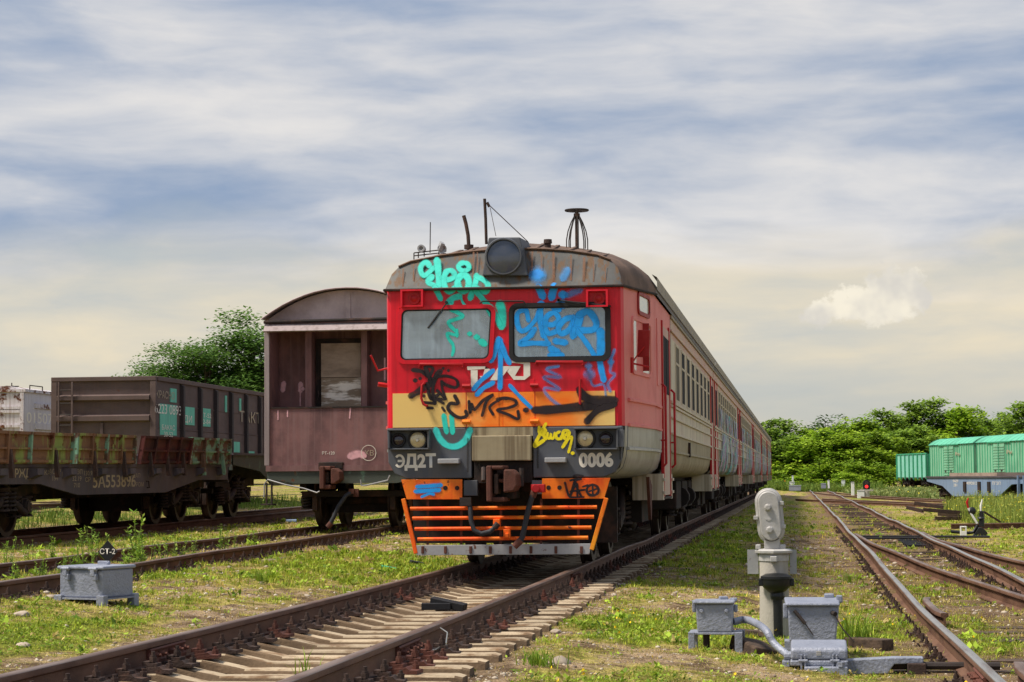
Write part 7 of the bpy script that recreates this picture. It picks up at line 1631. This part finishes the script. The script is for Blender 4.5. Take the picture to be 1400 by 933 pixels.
# ---- trees
def tree_meshes(seed, H, Rr, nclump, nleaf, leaf, c0, c1, trunk_h=.25, egg=1.0):
    r_ = np.random.default_rng(seed); tk = MB(); top = H*.8
    pts = [(0, 0, -.3)]; x = y = 0
    for k in range(1, 6): x += r_.normal(0, .12); y += r_.normal(0, .12); pts.append((x, y, top*k/5))
    tk.tube(pts, [H*.022, H*.019, H*.016, H*.012, H*.008, H*.003], 8)
    cz = H*(trunk_h+(1-trunk_h)*.5); hz = H*(1-trunk_h)*.5
    cen = []
    while len(cen) < nclump:
        d = r_.normal(size=3); d /= np.linalg.norm(d); q = r_.random()**.45
        p = d*q*np.array([Rr, Rr, hz]); 
        w_ = 1-.35*(p[2]/hz)*egg
        p[:2] *= np.clip(w_, .35, 1.3); p[2] += cz
        cen.append(p)
    cen = np.array(cen); V, C = [], []
    for j, p in enumerate(cen):
        if j % 3 == 0:
            a = np.array(pts[min(5, max(1, int(p[2]/top*4)))]); mid = (a+p)/2+np.array([0, 0, -.1*H*.2]); tk.tube([tuple(a*np.array([1, 1, .75])), tuple(mid), tuple(p)], [H*.007, H*.005, H*.002], 5)
        cr = Rr*(.20+.16*r_.random()); n = int(nleaf*(.6+.8*r_.random())); d = r_.normal(size=(n, 3)); d /= np.linalg.norm(d, axis=1)[:, None]; q = d*(r_.random((n, 1))**.5)*cr*np.array([1.15, 1.15, .75])
        P = p+q; az = r_.random(n)*6.28; tl = r_.random(n)*1.6-.8
        V.append(leaf_quads(P, leaf*(.7+.7*r_.random(n)), leaf*.33*(.7+.7*r_.random(n)), az, tl)); t_ = np.clip(r_.random()*.7+.3*r_.random((n, 1)), 0, 1); C.append(np.repeat((c0*(1-t_)+c1*t_)*(.8+.4*r_.random((n, 1))), 4, 0))
    V = np.concatenate(V); C = np.concatenate(C)
    return tk.mesh('trunk', MATS['bark'], 60), fast_mesh('crown', V, np.arange(len(V)).reshape(-1, 4), LEAF, C)
YG0, YG1 = lin(104, 142, 34), lin(178, 204, 62); DG0, DG1 = lin(88, 122, 40), lin(148, 176, 66); VD0, VD1 = lin(56, 84, 44), lin(92, 122, 60)
TM = {'y': [tree_meshes(100+i, 9, 3.0, 85, 85, .36, YG0, YG1, .05) for i in range(3)], 'd': [tree_meshes(110+i, 9, 2.9, 85, 85, .36, DG0, DG1, .08) for i in range(3)], 'v': [tree_meshes(120, 9, 2.8, 60, 70, .34, VD0, VD1, .15)], 'b': [tree_meshes(130+i, 4.5, 2.4, 45, 60, .28, YG0, YG1, .0) for i in range(2)]}
def place_tree(px, top, dist, kind, wide, label, name='tree', group='trees beyond the yard'):
    p = atd(px, 655, dist); g0 = float(gz(p[0], p[1])); zt = float(atd(px, top, dist)[2]); ht = zt-g0; st, cr = TM[kind][random.randrange(len(TM[kind]))]
    base = 4.5 if kind == 'b' else 9.0; s = ht/(base*.95); wide *= 1.18; o = thing(name, label, 'shrub' if kind == 'b' else 'tree', (p[0], p[1], g0), random.random()*6.28, group)
    part('trunk', st, o, scale=(s, s, s)); part('crown', cr, o, scale=(wide, wide, s)); return o
back = [(1000, 590, 262, 'd', 1.2), (1030, 584, 255, 'd', 1.1), (1052, 576, 250, 'd', 1.1), (1073, 578, 262, 'd', 1.2), (1098, 584, 260, 'y', 1.2), (1132, 562, 285, 'v', 1.25), (1155, 578, 255, 'y', 1.2), (1180, 574, 255, 'y', 1.2), (1207, 566, 258, 'd', 1.15), (1232, 575, 262, 'y', 1.15), (1252, 556, 262, 'd', 1.3), (1277, 551, 262, 'd', 1.3), (1305, 553, 258, 'y', 1.3), (1330, 562, 262, 'd', 1.2), (1355, 570, 270, 'y', 1.1), (1382, 566, 262, 'd', 1.2), (1405, 556, 255, 'd', 1.3), (1440, 560, 255, 'y', 1.3), (1480, 560, 258, 'd', 1.3)]
front = [(1062, 605, 240, 'd', 1.0), (1092, 600, 238, 'd', 1.15), (1115, 594, 235, 'y', 1.1), (1140, 590, 232, 'y', 1.15), (1165, 594, 230, 'y', 1.1), (1190, 588, 232, 'y', 1.15), (1215, 598, 236, 'y', 1.0), (1238, 592, 240, 'd', 1.1), (1262, 586, 244, 'd', 1.1)]
shrub = [(1062, 642, 226, 'b', .9), (1085, 650, 224, 'b', .7), (1108, 645, 224, 'b', .9), (1135, 630, 224, 'b', 1.1), (1152, 645, 218, 'b', .8), (1172, 632, 222, 'b', 1.0), (1200, 636, 222, 'b', 1.0), (1222, 640, 226, 'b', .9), (1045, 630, 235, 'b', 1.0)]
for lst, fmt in ((back, 'tall tree in the back row beyond the yard, {} from the left'), (front, 'bright leafy tree in the front row beyond the yard, {} from the left'), (shrub, 'low green shrub at the foot of the far trees, {} from the left')):
    for i, a in enumerate(sorted(lst)): place_tree(*a, fmt.format(ordinal(i)), 'shrub' if lst is shrub else 'tree')
# left-hand tree behind the open wagon: three stems of one copse
LT = [tree_meshes(200+i, 11, 3.6, 150, 150, .20, lin(70, 106, 44), lin(122, 156, 74), .12) for i in range(2)]
for px, top, dist, wd, m_, lb in ((342, 424, 118, 1.3, 0, 'tallest of the leafy trees behind the brown open wagon'), (285, 440, 116, 1.2, 1, 'middle leafy tree behind the brown open wagon'), (236, 470, 118, 1.0, 0, 'lowest leftmost leafy tree behind the brown open wagon'), (395, 425, 120, 1.0, 1, 'leafy tree mostly hidden behind the maroon coach')):
    p = atd(px, 650, dist); g0 = float(gz(p[0], p[1])); zt = float(atd(px, top, dist)[2]); s = (zt-g0)/11.2; o = thing('tree', lb, 'tree', (p[0], p[1], g0), px*.7, 'leafy trees behind the brown open wagon')
    part('trunk', LT[m_][0], o, scale=(s, s, s)); part('crown', LT[m_][1], o, scale=(wd, wd, s))
